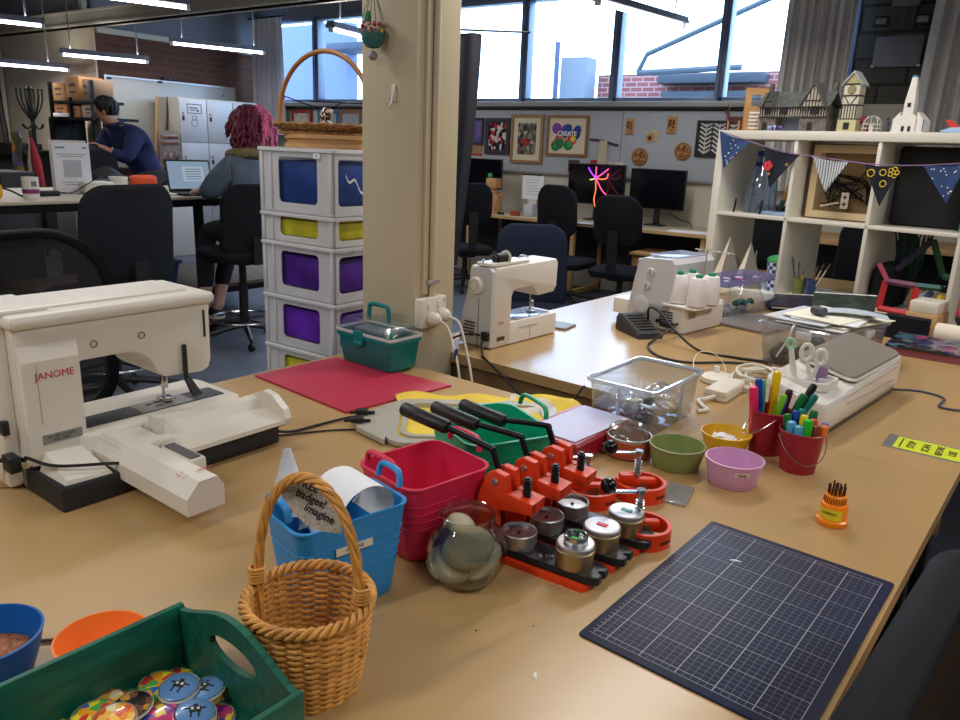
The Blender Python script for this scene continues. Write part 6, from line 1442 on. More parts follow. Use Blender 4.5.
for x, z, r in ((0.02, 0.045, .022), (0.05, 0.02, .022), (0.045, -0.03, .02), (-0.05, 0.03, .02)): b.lathe([(0, 0.007), (r, 0.007), (r, 0)], 10, M=tr(x, 0, z) @ rotx(PI / 2))
obj('leaf', b, mat('pale_cut_wood', (206, 180, 140), .7), t)
b = MB().lathe([(0, 0.008), (0.022, 0.008), (0.022, 0)], 10, M=tr(-0.025, 0, -0.02) @ rotx(PI / 2)); obj('cut_out', b, m_darkwood, t)
t = thing('macrame_hanging', 'cream macrame hanging on a dark branch, right of the CREATE picture', 'wall hanging', (-3.60, PY, 1.49))
obj('branch', MB().tube(bez([(-0.16, -0.015, 0.02), (-0.03, -0.02, 0.012), (0.07, -0.02, -0.01), (0.16, -0.015, -0.03)], 5), 0.010, 7), m_darkwood, t)
b = MB()
for k in range(7): b.tube([(-0.035 + 0.012 * k, -0.03, 0.01), (-0.045 + 0.014 * k + .006 * math.sin(k), -0.022, -0.12), (-0.05 + 0.016 * k, -0.02, -0.23 - .01 * (k % 2))], 0.0075, 6)
obj('cords', b, mat('cream_cotton', (206, 194, 170), .9), t)
for x, z, w, h, c, lab in ((-3.93, 1.235, 0.13, 0.13, (70, 50, 44), 'small dark photo pinned below the CREATE picture'), (-3.67, 1.275, 0.14, 0.07, (170, 40, 50), 'red card pinned above the monitor'), (-3.45, 1.27, 0.16, 0.06, (206, 198, 186), 'cream card with a red edge pinned right of the macrame'), (-5.18, 1.36, 0.16, 0.12, (150, 120, 80), 'brown card pinned under the purple picture')):
    t = thing('pinned_card', lab, 'card', (x, PY, z)); obj('card', MB().box((0, -0.003, 0), (w, 0.003, h)), mat('card_colour', c, .7, noise=(30, .4)), t); obj('edge_strip', MB().box((0, -0.005, -h * .42), (w, 0.002, h * .15)), m_red, t)
for x, c, lab in ((-7.55, (60, 110, 150), 'blue framed picture under the left window, seen through the hoop handle'), (-7.15, (150, 100, 60), 'brown framed picture under the left window, beside the pillar'), (-8.05, (150, 50, 50), 'red framed picture under the left window, behind the yarn figure')):
    t = thing('framed_picture', lab, 'picture', (x, WB - 0.02, 1.58)); obj('frame', MB().plate(rrect(0.19, 0.20, .002, 0, 2), rrect(0.15, 0.16, .002, 0, 2), 0, .02, rotx(PI / 2)), mat('picture_frame_colour', c, .5), t, flat=True); obj('artwork', MB().box((0, -0.006, 0), (0.32, 0.004, 0.34)), mat('pale_print', (190, 184, 170), .8, noise=(14, .4)), t)

# ------------------------------------------------------------------ pale bench, platform and what lies on it
BZ1 = 0.97
t = thing('craft_bench', 'high pale topped bench with a black frame, in front of the lockers', 'bench', (-5.45, 2.50, 0))
obj('benchtop', MB().box((0, 0, BZ1 - 0.010), (1.22, 3.9, 0.020), 0.003), m_bench, t)
obj('frame', MB().box((0.58, 0, BZ1 - 0.045), (0.04, 3.86, 0.05)).box((-0.58, 0, BZ1 - 0.045), (0.04, 3.86, 0.05)).box((0, 1.92, BZ1 - 0.045), (1.18, 0.04, 0.05)).box((0, -1.92, BZ1 - 0.045), (1.18, 0.04, 0.05)), m_blackm, t, flat=True)
for x in (-0.57, 0.57):
    for y in (-1.90, 0.85, 1.90): obj('leg', MB().box((x, y, (BZ1 - 0.07) / 2), (0.05, 0.05, BZ1 - 0.07)), m_blackm, t, flat=True)
obj('lower_shelf', MB().box((0, 0.9, 0.295), (1.10, 1.9, 0.02)), m_ply, t, flat=True)
obj('shelf_rail', MB().box((0.57, 0, 0.265), (0.04, 3.8, 0.04)).box((-0.57, 0, 0.265), (0.04, 3.8, 0.04)), m_blackm, t, flat=True)
t = thing('foot_platform', 'low plywood platform with dark edges under the woman\'s feet', 'platform', (-4.97, 2.87, 0))
obj('deck', MB().box((0, 0, 0.095), (0.66, 0.86, 0.020)), m_ply, t, flat=True); obj('edge_frame', MB().box((0.32, 0, 0.07), (0.03, 0.86, 0.03)).box((-0.32, 0, 0.07), (0.03, 0.86, 0.03)), m_blackm, t, flat=True)
for x in (-0.28, 0.28):
    for y in (-.38, .38): obj('foot', MB().box((x, y, 0.04), (0.05, 0.05, 0.08)), m_blackm, t)
t = thing('plastic_crate', 'slate blue plastic crate on the lower shelf of the pale bench', 'crate', (-5.08, 2.98, 0.306), 0.0)
obj('shell', MB().rings([rrect(0.14, 0.20, .02, 0, 4), rrect(0.16, 0.225, .02, 0.19, 4), rrect(0.175, 0.24, .02, 0.192, 4), rrect(0.175, 0.24, .02, 0.21, 4), rrect(0.153, 0.215, .02, 0.21, 4), rrect(0.135, 0.19, .02, 0.01, 4)]), mat('slate_blue_plastic', (52, 70, 116), .5), t)
obj('contents', MB().box((0, 0, 0.17), (0.27, 0.38, 0.05), .02), mat('dark_navy_cloth', (30, 34, 60), .9), t)
t = thing('hanging_bag', 'colourful cloth bag hanging under the pale bench edge', 'bag', (-4.95, 3.05, 0.62))
obj('pouch', MB().sphere((0, 0, 0.10), 0.09, 14, 10, sc=(.7, .8, 1.7)), badge_mat('patterned_cloth', [(30, 40, 90), (200, 60, 50), (40, 30, 60), (230, 120, 50), (150, 40, 90), (30, 40, 80)], 30), t)
obj('strap', MB().tube(bez([(0, -0.03, 0.24), (0.0, -0.05, 0.32), (0, 0.03, 0.32), (0, 0.03, 0.24)], 5), 0.010, 6), mat('pink_strap', (190, 60, 110), .8), t)
# on the bench
t = thing('sign_stand', 'white A4 notice in an upright stand on the pale bench', 'sign', (-5.40, 2.745, BZ1), math.radians(80))
obj('sheet', MB().box((0, 0, 0.170), (0.235, 0.003, 0.335)), m_paper, t); obj('base', MB().box((0, 0.0, 0.002), (0.235, 0.09, 0.004)), m_clear, t)
b = MB().box((0, -0.0022, 0.165), (0.115, 0.001, 0.115)); obj('grey_square', b, mat('pale_grey_print', (188, 188, 194), .8), t)
b = MB().box((-0.07, -0.0022, 0.305), (0.06, 0.001, 0.010)).box((0.085, -0.0022, 0.305), (0.03, 0.001, 0.010)).box((0, -0.0022, 0.262), (0.19, 0.001, 0.004)).box((0, -0.0022, 0.248), (0.15, 0.001, 0.004)).box((0, -0.0022, 0.075), (0.15, 0.001, 0.004)).box((0, -0.0022, 0.06), (0.11, 0.001, 0.004)); obj('printed_line', b, m_greyink, t)
obj('sheet', MB().box((-0.01, 0.03, 0.185), (0.235, 0.003, 0.335)), mat('pinkish_paper', (226, 216, 208), .8), t)
t = thing('mug', 'white mug with a purple band on the pale bench', 'mug', (-5.08, 2.31, BZ1))
obj('body', MB().lathe([(0, 0), (0.045, 0), (0.048, 0.13), (0.044, 0.13), (0.041, 0.006), (0, 0.006)], 28), m_white, t); obj('purple_band', MB().lathe([(0.0462, 0.03), (0.0485, 0.032), (0.049, 0.055), (0.0472, 0.057)], 28), mat('purple_print', (130, 40, 110), .5), t); obj('print', MB().box((0.046, 0, 0.09), (0.004, 0.03, 0.03)), m_greyink, t)
for nm, x, y, rz, d, c, lab, cat in (('black_power_brick', -5.22, 2.47, PI2, (0.15, 0.06, 0.035), (24, 26, 34), 'black power brick on the pale bench in front of the notice', 'power brick'), ('white_box', -5.32, 2.86, PI2 - .2, (0.20, 0.16, 0.085), (226, 222, 212), 'white cardboard box on the pale bench right of the notice', 'box'), ('orange_pouch', -5.80, 3.50, PI2 - .1, (0.20, 0.10, 0.10), (220, 74, 20), 'bright orange pouch on the pale bench in front of the dark jacket', 'pouch'), ('yellow_case', -5.12, 2.06, PI2, (0.16, 0.16, 0.10), (236, 180, 20), 'yellow case at the left edge of the photo on the pale bench', 'case'), ('paper_stack', -5.15, 3.28, .3, (0.30, 0.36, 0.012), (214, 212, 214), 'white papers lying on the pale bench left of the laptop', 'papers')):
    o = obj(nm, MB().box((0, 0, d[2] / 2), d, min(.03, d[2] * .3), seg=3), mat(nm + '_colour', c, .6), None, (x, y, BZ1), rz); tag(o, lab, cat)
t = thing('cup', 'white cup on the pale bench between the white box and the orange pouch', 'cup', (-5.78, 3.28, BZ1)); obj('body', MB().lathe([(0, 0), (0.055, 0), (0.07, 0.09), (0.066, 0.09), (0.052, 0.005), (0, 0.005)], 26), m_white, t); obj('handle', MB().tube(bez([(0.06, 0.01, .07), (0.09, 0.02, .06), (0.085, 0.02, .03), (0.058, 0.01, .02)], 5), .006, 6), m_white, t)
b = MB().tube(bez([(-5.1, 2.05, BZ1 + .10), (-5.12, 2.2, BZ1 + .05), (-5.15, 2.30, BZ1 + .006), (-5.25, 2.42, BZ1 + .02)], 8), .006, 6); o = obj('power_cable', b, m_rubber); tag(o, 'black cable from the yellow case to the black power brick on the pale bench', 'cable')
b = MB().tube(bez([(-5.22, 2.56, BZ1 + .02), (-5.25, 2.66, BZ1 + .02), (-5.22, 2.8, BZ1 + .10), (-5.30, 2.95, BZ1 + .092)], 8), .004, 6); o = obj('power_cable', b, m_rubber); tag(o, 'thin black cable from the power brick over the white box', 'cable')
t = thing('laptop', 'open laptop with a lit screen in front of the woman in the denim jacket', 'laptop', (-5.10, 3.46, BZ1), math.radians(80))
obj('keyboard_base', MB().box((0, -0.12, 0.009), (0.34, 0.24, 0.018), .004), m_black, t)
LM = tr(0, 0.0, 0.015) @ rotx(math.radians(-14))
obj('screen_lid', MB().box((0, 0.004, 0.118), (0.34, 0.010, 0.235), .004, M=LM), m_black, t)
sc = obj('screen', MB().box((0, -0.0022, 0.122), (0.315, 0.002, 0.20), M=LM), glow('lit_laptop_screen', (150, 172, 196), 0.55), t)
b = MB().box((0.03, -0.0036, 0.13), (0.16, 0.001, 0.11), M=LM); obj('page', b, glow('lit_page', (176, 190, 206), 0.6), sc)
b = MB()
for k in range(5): b.box((0.03, -0.0044, 0.165 - .018 * k), (0.12, 0.001, 0.006), M=LM)
obj('page_line', b, glow('lit_text', (110, 130, 156), 0.5), sc)
t = thing('jacket', 'dark padded jacket draped over the black chair behind the pale bench', 'jacket', (-6.40, 3.66, 0.90), 0.1)
def jk(u, v):
    a = PI * (u - .5) * 1.0
    return (0.10 + 0.10 * math.sin(v * 2.4) - 0.16 * v * v + .02 * math.sin(9 * u), -0.32 + 0.70 * u + 0.03 * math.sin(7 * v), 0.14 * (1 - v) + 0.03 * math.sin(8 * u) + 0.02 * math.sin(11 * u + 5 * v))
obj('cloth', MB().grid(jk, 30, 14, th=(-0.02, 0, 0.03)), mat('black_quilted_cloth', (13, 13, 16), .7, bump=(60, 1.0)), t, ang=80)
obj('lining', MB().sphere((0.06, 0.33, 0.02), 0.06, 10, 8, sc=(.8, 1, .7)), badge_mat('floral_lining', [(90, 30, 50), (30, 30, 60), (140, 60, 80), (20, 20, 30)], 40), t)

# ------------------------------------------------------------------ brick wall: whiteboard, lockers, coat rack, shelves
t = thing('whiteboard', 'long whiteboard on the brick wall behind the lockers', 'whiteboard', (-8.985, 5.93, 1.50), 0)
obj('panel', MB().box((0, 0, 0), (0.02, 1.80, 1.06), .003), mat('whiteboard_enamel', (176, 176, 170), .3), t)
obj('frame', MB().plate(rrect(0.905, 0.535, .003, 0, 2), rrect(0.885, 0.515, .003, 0, 2), 0, .022, roty(PI2) @ rotz(PI2)), mat('aluminium_frame', (170, 170, 168), .4, .6), t, flat=True)
for c, d in (((0.016, -0.84, 0.50), (.012, .05, .022)), ((0.016, -0.20, 0.515), (.012, .07, .03)), ((0.016, 0.72, 0.42), (.012, .02, .02))): obj('magnet', MB().box(c, d, .004), m_ink, t)
t = thing('camera_sensor', 'small dark sensor perched on the whiteboard frame', 'sensor', (-8.96, 5.83, 2.035)); obj('body', MB().box((0, 0, .02), (.05, .14, .035), .008), m_ink, t); obj('lens', MB().cyl((.028, .03, .02), .012, .006, 10, M=None), m_greyink, t)
t = thing('locker_bank', 'white metal locker bank with dark latches, in front of the whiteboard', 'lockers', (-8.64, 6.16, 0))
m_lock = mat('white_locker_enamel', (180, 183, 190), .4); m_lockside = mat('grey_locker_side', (176, 172, 162), .5)
obj('carcass', MB().box((0, 0, 0.915), (0.46, 1.14, 1.83), .004), m_lockside, t)
for c in range(3):
    y = -0.38 + 0.378 * c
    for zc, hh in ((1.565, 0.49), (1.06, 0.50), (0.54, 0.52), (0.16, .22)):
        d = obj('door', MB().box((0.237, y, zc), (.014, .366, hh), .003), m_lock, t)
        if hh > .3:
            obj('latch', MB().box((.250, y - .14, zc + .03), (.014, .028, .055), .006), m_black, d)
            obj('number_plate', MB().box((.246, y - .14, zc + .085), (.004, .03, .026), .001), m_greyink, d)
dr = [o for o in COL.objects if o.parent == t and o.name.startswith('door')][0]
b = MB().plate(rrect(0.10, 0.055, .003, 0, 2), rrect(0.092, 0.047, .003, 0, 2), 0, .002, tr(.2445, -.365, 1.705) @ rotz(PI2) @ rotx(PI2))
b.box((.2450, -.375, 1.715), (.001, .12, .012)).box((.2450, -.385, 1.69), (.001, .07, .010)).box((.2450, -.32, 1.685), (.001, .03, .02)); obj('sign_frame', b, m_ink, dr)
b = MB()
for cz, R in ((1.60, .030), (1.545, .042)): b.tube([(.2455, -.37 + R * math.cos(q), cz + R * math.sin(q)) for q in [2 * PI * i / 20 for i in range(20)]], .0035, 5, closed=True)
obj('drawn_outline', b, m_greyink, dr)
for y, z, dx, lab in ((5.36, 1.35, 0, 'bamboo stick leaning in front of the whiteboard, left of the lockers'), (5.44, 1.40, .06, 'dark crooked stick leaning beside the bamboo stick')):
    b = MB().tube(bez([(-8.53, y - .12, 0.0), (-8.58, y - .02, 0.9), (-8.62, y + .06 + dx, 1.5), (-8.62, y + .10 + dx, 1.83)], 6), [.014] * 19, 7); o = obj('stick', b, m_mdf if not dx else m_darkwood); tag(o, lab, 'stick')
t = thing('leaning_frame', 'dark wooden frame of small carvings leaning beside the lockers', 'frame', (-8.40, 5.43, 0.971), 0)
obj('panel', MB().box((0, 0, .22), (.03, .26, .50), .004), mat('grey_brown_panel', (120, 106, 94), .7, noise=(9, .3)), t)
b = MB()
for k in range(3): b.box((.018, -.08 + .08 * k, .10), (.01, .05, .24), .003)
for k in range(2): b.box((.018, 0, .33 + .07 * k), (.01, .22, .04), .003)
obj('carving', b, badge_mat('carved_wood', [(90, 50, 36), (60, 40, 30), (140, 90, 60), (110, 60, 50)], 20), t)
b = MB().box((0, 0, 0.47), (0.30, 0.46, 0.94), .01); o = obj('white_cabinet', b, m_white, None, (-8.33, 5.34, 0)); tag(o, 'low white cabinet left of the lockers under the leaning frame', 'cabinet')
t = thing('coat_rack', 'black bentwood style coat rack against the cream wall', 'coat rack', (-8.97, 4.18, 0))
b = MB().tube([(0, 0, 0.02), (0, 0, 1.80)], .022, 10).sphere((0, 0, 1.81), .03, 12, 8); obj('pole', b, m_black, t)
for k in range(6):
    a = k * PI / 3 + .3; c, s = math.cos(a), math.sin(a)
    obj('upper_hook', MB().tube(bez([(.02 * c, .02 * s, 1.50), (.08 * c, .08 * s, 1.60), (.115 * c, .115 * s, 1.70), (.122 * c, .122 * s, 1.80)], 5), .011, 7).sphere((.122 * c, .122 * s, 1.805), .015, 8, 6), m_black, t)
for k in range(4):
    a = k * PI2 + .4; c, s = math.cos(a), math.sin(a)
    obj('lower_hook', MB().tube(bez([(.02 * c, .02 * s, 1.44), (.07 * c, .07 * s, 1.40), (.12 * c, .12 * s, 1.42), (.135 * c, .135 * s, 1.45)], 5), .010, 7), m_black, t)
    obj('leg', MB().tube(bez([(.02 * c, .02 * s, .55), (.10 * c, .10 * s, .2), (.28 * c, .28 * s, .02)], 5), .018, 7), m_black, t)
for dx, c, lab in ((.02, (126, 22, 36), 'furled red umbrella hanging on the coat rack'), (-.05, (206, 196, 170), 'cream furled umbrella hanging on the coat rack'), (.10, (170, 36, 50), 'second red umbrella leaning on the coat rack')):
    t = thing('umbrella', lab, 'umbrella', (-8.97 + dx, 4.14 - dx * .4, 0.5)); obj('canopy', MB().tube([(0, 0, 0.02), (dx * 1.6, 0, .15), (dx, 0, .55), (0, 0, .80)], [.010, .026, .034, .012], 10), mat('umbrella_cloth', c, .7), t); obj('handle', MB().tube([(0, 0, .80), (0, 0, .88)], .012, 8), m_darkwood, t)
b = MB().grid(lambda u, v: (-.14 + .20 * u + .02 * math.sin(9 * v), -.04 * math.sin(u * 3), .62 * v + .05 * u), 8, 12, th=(0, -.02, 0)); o = obj('patchwork_bag', b, badge_mat('patchwork_bag', [(120, 60, 110), (170, 120, 60), (80, 90, 60), (150, 70, 70), (110, 90, 130)], 10), None, (-9.11, 4.08, .70)); tag(o, 'patchwork bag hanging at the left of the coat rack', 'bag')
t = thing('storage_shelf', 'black metal shelf of cardboard boxes in front of the cream wall', 'shelf', (-8.83, 4.72, 0))
obj('shelf_board', MB().box((0, 0, 1.70), (.90, .36, .03)), m_blackm, t, flat=True); obj('shelf_board', MB().box((.10, 0, 1.525), (1.16, .40, .03)), m_blackm, t, flat=True); obj('shelf_board', MB().box((0, 0, 1.0), (1.0, .40, .03)), m_blackm, t, flat=True)
for x, z1 in ((-.44, 1.92), (.44, 1.92), (.66, 1.52), (-.50, 1.52), (-.02, 1.75)): obj('post', MB().box((x, -.17, z1 / 2), (.035, .035, z1)), m_blackm, t, flat=True)
obj('side_panel', MB().box((-.46, 0, 1.25), (.10, .36, .55)), m_blackm, t, flat=True)
for x, z0, w, h, c, lab in ((-.29, 1.715, .28, .19, (172, 128, 78), 'tan cardboard box with dark stamps, top left of the black shelf'), (.03, 1.715, .30, .25, (146, 102, 60), 'brown cardboard box tallest in the middle of the black shelf'), (.30, 1.715, .12, .22, (120, 96, 74), 'narrow dark box at the right of the black shelf'), (-.28, 1.54, .30, .14, (160, 104, 60), 'brown cardboard box at the left of the lower black shelf'), (.02, 1.54, .24, .12, (170, 120, 76), 'flat cardboard box in the middle of the lower black shelf'), (.32, 1.54, .26, .13, (176, 166, 150), 'pale grey box at the right of the lower black shelf')):
    t = thing('cardboard_box', lab, 'box', (-8.83 + x, 4.70, z0)); obj('carton', MB().box((0, 0, h / 2), (w, .28, h), .004), mat('carton', c, .85, noise=(7, .1)), t); obj('stamp', MB().box((0, -.1405, h * .66), (w * .5, .001, h * .14)).box((0, -.1405, h * .36), (w * .4, .001, h * .1)), mat('carton_stamp', tuple(int(v * .4) for v in c), .8), t)
for x, z, lab in ((-.20, 1.545, 'white paper folder lying at the front of the lower black shelf'), ):
    o = obj('paper_folder', MB().box((0, 0, .02), (.18, .10, .04), .003), m_paper, None, (-8.83 + x, 4.53, 1.5405)); tag(o, lab, 'folder')
t = thing('cable_duct', 'white wall duct with a hanging black chain at the far left edge', 'duct', (-11.15, 4.90, 0)); obj('duct', MB().box((0, 0, 1.05), (.16, .06, .40), .006).box((-.09, 0, 1.7), (.08, .05, 1.4), .004), m_wallwhite, t); obj('chain', MB().tube(bez([(-.12, -.05, 2.3), (-.06, -.06, 1.7), (.0, -.06, 1.25), (-.05, -.06, 1.2)], 8), .03, 6), mat('dark_chain', (60, 58, 56), .5, .4), t)
t = thing('dark_counter', 'long dark counter with boxes along the cream wall at the left edge', 'counter', (-10.6, 4.55, 0)); obj('countertop', MB().box((0, 0, 1.13), (2.2, .5, .05)), m_black, t); obj('body', MB().box((0, .05, .55), (2.1, .4, 1.10)), mat('dark_counter_front', (60, 60, 64), .6), t); obj('bin', MB().box((.5, -.05, 1.19), (.5, .34, .08), .01), m_black, t)
for x, y, w, d, h, c, lab in ((-7.6, 3.2, .5, .4, 1.02, (70, 72, 72), 'grey box stack behind the pale bench, left of the black chair'), (-7.3, 3.75, .34, .3, 1.02, (150, 148, 144), 'white box behind the pale bench below the man\'s hand')):
    o = obj('storage_carton', MB().box((0, 0, h / 2), (w, d, h), .01), mat('storage_carton', c, .7), None, (x, y, 0)); tag(o, lab, 'box')

# ------------------------------------------------------------------ people
def slim(J, ids, k=.78): return [(j[0], tuple(v * k for v in j[1]) if isinstance(j[1], tuple) else j[1] * k) if i in ids else j for i, j in enumerate(J)]
def skin(name, joints, edges, m, parent=None, root=0, sub=2, label=None):
    me = bpy.data.meshes.new(name); me.from_pydata([j[0] for j in joints], edges, []); me.update()
    o = bpy.data.objects.new(name, me); COL.objects.link(o)
    o.modifiers.new('Skin', 'SKIN').use_smooth_shade = True
    for i, j in enumerate(joints):
        r = j[1] if isinstance(j[1], tuple) else (j[1], j[1])
        me.skin_vertices[0].data[i].radius = r; me.skin_vertices[0].data[i].use_root = (i == root)
    s = o.modifiers.new('Subdivision', 'SUBSURF'); s.levels = sub; s.render_levels = sub
    dg = bpy.context.evaluated_depsgraph_get(); dg.update()
    me2 = bpy.data.meshes.new_from_object(o.evaluated_get(dg)); bpy.data.objects.remove(o)
    me2.name = name; me2.materials.clear(); me2.materials.append(m); me2.shade_smooth()
    o = bpy.data.objects.new(name, me2); COL.objects.link(o)
    if parent is not None: o.parent = parent
    return o
m_skin = mat('skin', (176, 128, 104), .55, sss=.1); m_skinl = mat('pale_skin', (206, 160, 142), .55)
def hand(J, E, wrist_idx, wrist, d, up, side):
    """five fingers of different lengths from a palm at the end of an arm"""
    d, up = Vector(d).normalized(), Vector(up).normalized(); sd = d.cross(up).normalized() * side
    w = Vector(wrist); p = w + d * .05
    J.append((tuple(p), (.032, .017))); pi_ = len(J) - 1; E.append((wrist_idx, pi_))
    for off, L in ((-.030, .070), (-.010, .080), (.010, .076), (.029, .060)):
        k = w + d * .085 + sd * off; J.append((tuple(k), .010)); a = len(J) - 1; E.append((pi_, a))
        k2 = k + d * L * .5 - up * L * .18; J.append((tuple(k2), .0085)); E.append((a, a + 1))
        k3 = k2 + d * L * .35 - up * L * .40; J.append((tuple(k3), .007)); E.append((a + 1, a + 2))
    k = w + d * .03 - sd * .045 - up * .01; J.append((tuple(k), .011)); a = len(J) - 1; E.append((pi_, a)); J.append((tuple(k + d * .04 - sd * .01 - up * .01), .009)); E.append((a, a + 1))
def head(parent_body_J, E, neck_idx, c, fwd):
    pass
def face(t, body, c, fwd, up, R, skinm, hairm):
    """nose, eyes, mouth, ears as children of the body mesh"""
    f = Vector(fwd).normalized(); u = Vector(up).normalized(); s = f.cross(u).normalized(); c = Vector(c)
    Mx = Matrix(((s.x, f.x, u.x, c.x), (s.y, f.y, u.y, c.y), (s.z, f.z, u.z, c.z), (0, 0, 0, 1)))
    b = MB().rings([[(x, y, z) for x, y, z in ((-.012, .094, -.02), (.012, .094, -.02), (.016, .110, -.026), (-.016, .110, -.026))], [(-.010, .088, .02), (.010, .088, .02), (.006, .094, .02), (-.006, .094, .02)]], M=Mx); obj('nose', b, skinm, body)
    for q in (-1, 1):
        obj('ear', MB().sphere((q * .076, .0, -.005), .024, 10, 8, M=Mx, sc=(.4, .7, 1.1)), skinm, body)
        obj('eye', MB().sphere((q * .030, .088, .012), .010, 10, 8, M=Mx, sc=(1.2, .6, .7)), m_ink, body)
    obj('mouth', MB().box((0, .088, -.052), (.045, .012, .010), .004, M=Mx), mat('lips', (150, 84, 78), .5), body)
    return Mx
# man leaning over behind the bench, seen from behind
t = thing('person', 'person with short black hair in a navy shirt leaning over behind the pale bench', 'person', (-6.92, 4.22, 0))
T0 = Vector((-6.40, 4.05, 0))
def L(x, y, z): return (x - T0.x, y - T0.y, z - T0.z)
J = [(L(-6.40, 4.12, .97), (.15, .115)), (L(-6.41, 4.02, 1.14), (.145, .11)), (L(-6.42, 3.90, 1.33), (.17, .11)), (L(-6.43, 3.81, 1.43), (.10, .085)), (L(-6.44, 3.765, 1.48), (.050, .050)), (L(-6.46, 3.71, 1.535), (.066, .078)), (L(-6.46, 3.70, 1.615), (.072, .086)), (L(-6.45, 3.705, 1.655), (.05, .055)),
     (L(-6.22, 3.86, 1.38), .060), (L(-6.19, 3.74, 1.16), .046), (L(-6.28, 3.60, 1.24), .030),
     (L(-6.63, 3.84, 1.38), .060), (L(-6.68, 3.72, 1.16), .046), (L(-6.60, 3.55, 1.24), .030),
     (L(-6.30, 4.12, .90), (.095, .095)), (L(-6.30, 4.09, .50), .060), (L(-6.30, 4.12, .09), .042), (L(-6.22, 4.02, .04), .038),
     (L(-6.51, 4.12, .90), (.095, .095)), (L(-6.51, 4.09, .50), .060), (L(-6.51, 4.12, .09), .042), (L(-6.45, 4.02, .04), .038)]
E = [(0, 1), (1, 2), (2, 3), (3, 4), (4, 5), (5, 6), (6, 7), (2, 8), (8, 9), (9, 10), (2, 11), (11, 12), (12, 13), (0, 14), (14, 15), (15, 16), (16, 17), (0, 18), (18, 19), (19, 20), (20, 21)]
hand(J, E, 10, L(-6.28, 3.60, 1.24), (-.4, -.8, .5), (0, .5, .8), 1); hand(J, E, 13, L(-6.60, 3.55, 1.24), (.2, -.9, .2), (0, .3, .9), -1)
body = skin('body', slim(J, (0, 1, 2, 3, 8, 9, 11, 12, 14, 15, 18, 19)), E, m_skin, t)
face(t, body, L(-6.46, 3.70, 1.57), (-.35, -.92, -.2), (-.03, -.2, .98), .1, m_skin, None)
hc = Vector(L(-6.445, 3.730, 1.615)); hm = mat('black_hair', (14, 13, 14), .6)
o = obj('hair', MB().sphere(tuple(hc), .1, 24, 16, sc=(.90, 1.0, .92)), hm, t)
r2 = random.Random(3); b = MB()
for k in range(240):
    a, e = r2.uniform(0, 6.28), r2.uniform(-.5, 1.4); d = Vector((math.cos(a) * math.cos(e), math.sin(a) * math.cos(e), math.sin(e)))
    if d.y < -.45 and d.z < .35: continue
    p = hc + Vector((d.x * .088, d.y * .098, d.z * .090)); b.tube([tuple(p), tuple(p + d * .010 + Vector((0, -.006, -.020))), tuple(p + d * .008 + Vector((0, -.010, -.040)))], [.014, .010, .003], 5)
obj('hair_tuft', b, hm, o)
keep = [0, 1, 2, 3, 8, 9, 11, 12]
js = [(J[k][0], (J[k][1][0] + .026, J[k][1][1] + .030) if isinstance(J[k][1], tuple) else J[k][1] + .026) for k in keep]; js[3] = (J[3][0], (.088, .082))
js += [(tuple(Vector(J[9][0]).lerp(Vector(J[10][0]), .8)), .046), (tuple(Vector(J[12][0]).lerp(Vector(J[13][0]), .8)), .046), (L(-6.40, 4.15, .86), (.19, .15))]
m_shirt = mat('navy_work_shirt', (30, 38, 84), .85, noise=(5, .25), bump=(16, .6))
sh_ = skin('shirt', js, [(0, 1), (1, 2), (2, 3), (2, 4), (4, 5), (2, 6), (6, 7), (5, 8), (7, 9), (0, 10)], m_shirt, t)
c = L(-6.44, 3.785, 1.465); b = MB().tube([(c[0] + .070 * math.cos(q), c[1] + .066 * math.sin(q), c[2] + .02 * math.sin(q)) for q in [2 * PI * i / 24 for i in range(24)]], .018, 8, closed=True); obj('collar', b, m_shirt, sh_)
js = [(L(-6.40, 4.12, .95), (.165, .13)), (L(-6.30, 4.12, .88), .112), (L(-6.30, 4.09, .50), .078), (L(-6.30, 4.12, .12), .060), (L(-6.51, 4.12, .88), .112), (L(-6.51, 4.09, .50), .078), (L(-6.51, 4.12, .12), .060)]
skin('trousers', js, [(0, 1), (1, 2), (2, 3), (0, 4), (4, 5), (5, 6)], mat('dark_trousers', (30, 30, 36), .9), t)
# woman at the laptop, seen from behind
t = thing('person', 'person with pink and dark hair in a grey blue denim jacket sitting at the laptop', 'person', (-4.36, 3.45, 0))
T0 = Vector((-4.36, 3.32, 0))
J = [(L(-4.38, 3.34, .78), (.155, .13)), (L(-4.40, 3.34, .96), (.135, .11)), (L(-4.45, 3.34, 1.12), (.165, .11)), (L(-4.46, 3.34, 1.235), (.09, .075)), (L(-4.47, 3.345, 1.31), (.048, .048)), (L(-4.50, 3.345, 1.385), (.070, .082)), (L(-4.50, 3.35, 1.48), (.074, .088)), (L(-4.49, 3.35, 1.53), (.05, .055)),
     (L(-4.44, 3.17, 1.20), .058), (L(-4.50, 3.06, 1.03), .044), (L(-4.70, 3.14, 1.02), .030),
     (L(-4.44, 3.51, 1.20), .058), (L(-4.52, 3.62, 1.02), .046), (L(-4.72, 3.52, 1.015), .030),
     (L(-4.46, 3.25, .75), (.090, .085)), (L(-4.80, 3.22, .73), .066), (L(-4.70, 3.12, .30), .046), (L(-4.69, 3.09, .175), .034), (L(-4.82, 3.08, .140), .032),
     (L(-4.46, 3.44, .75), (.090, .085)), (L(-4.80, 3.46, .73), .066), (L(-4.72, 3.26, .30), .046), (L(-4.70, 3.22, .175), .034), (L(-4.83, 3.215, .140), .032)]
E = [(0, 1), (1, 2), (2, 3), (3, 4), (4, 5), (5, 6), (6, 7), (2, 8), (8, 9), (9, 10), (2, 11), (11, 12), (12, 13), (0, 14), (14, 15), (15, 16), (16, 17), (17, 18), (0, 19), (19, 20), (20, 21), (21, 22), (22, 23)]
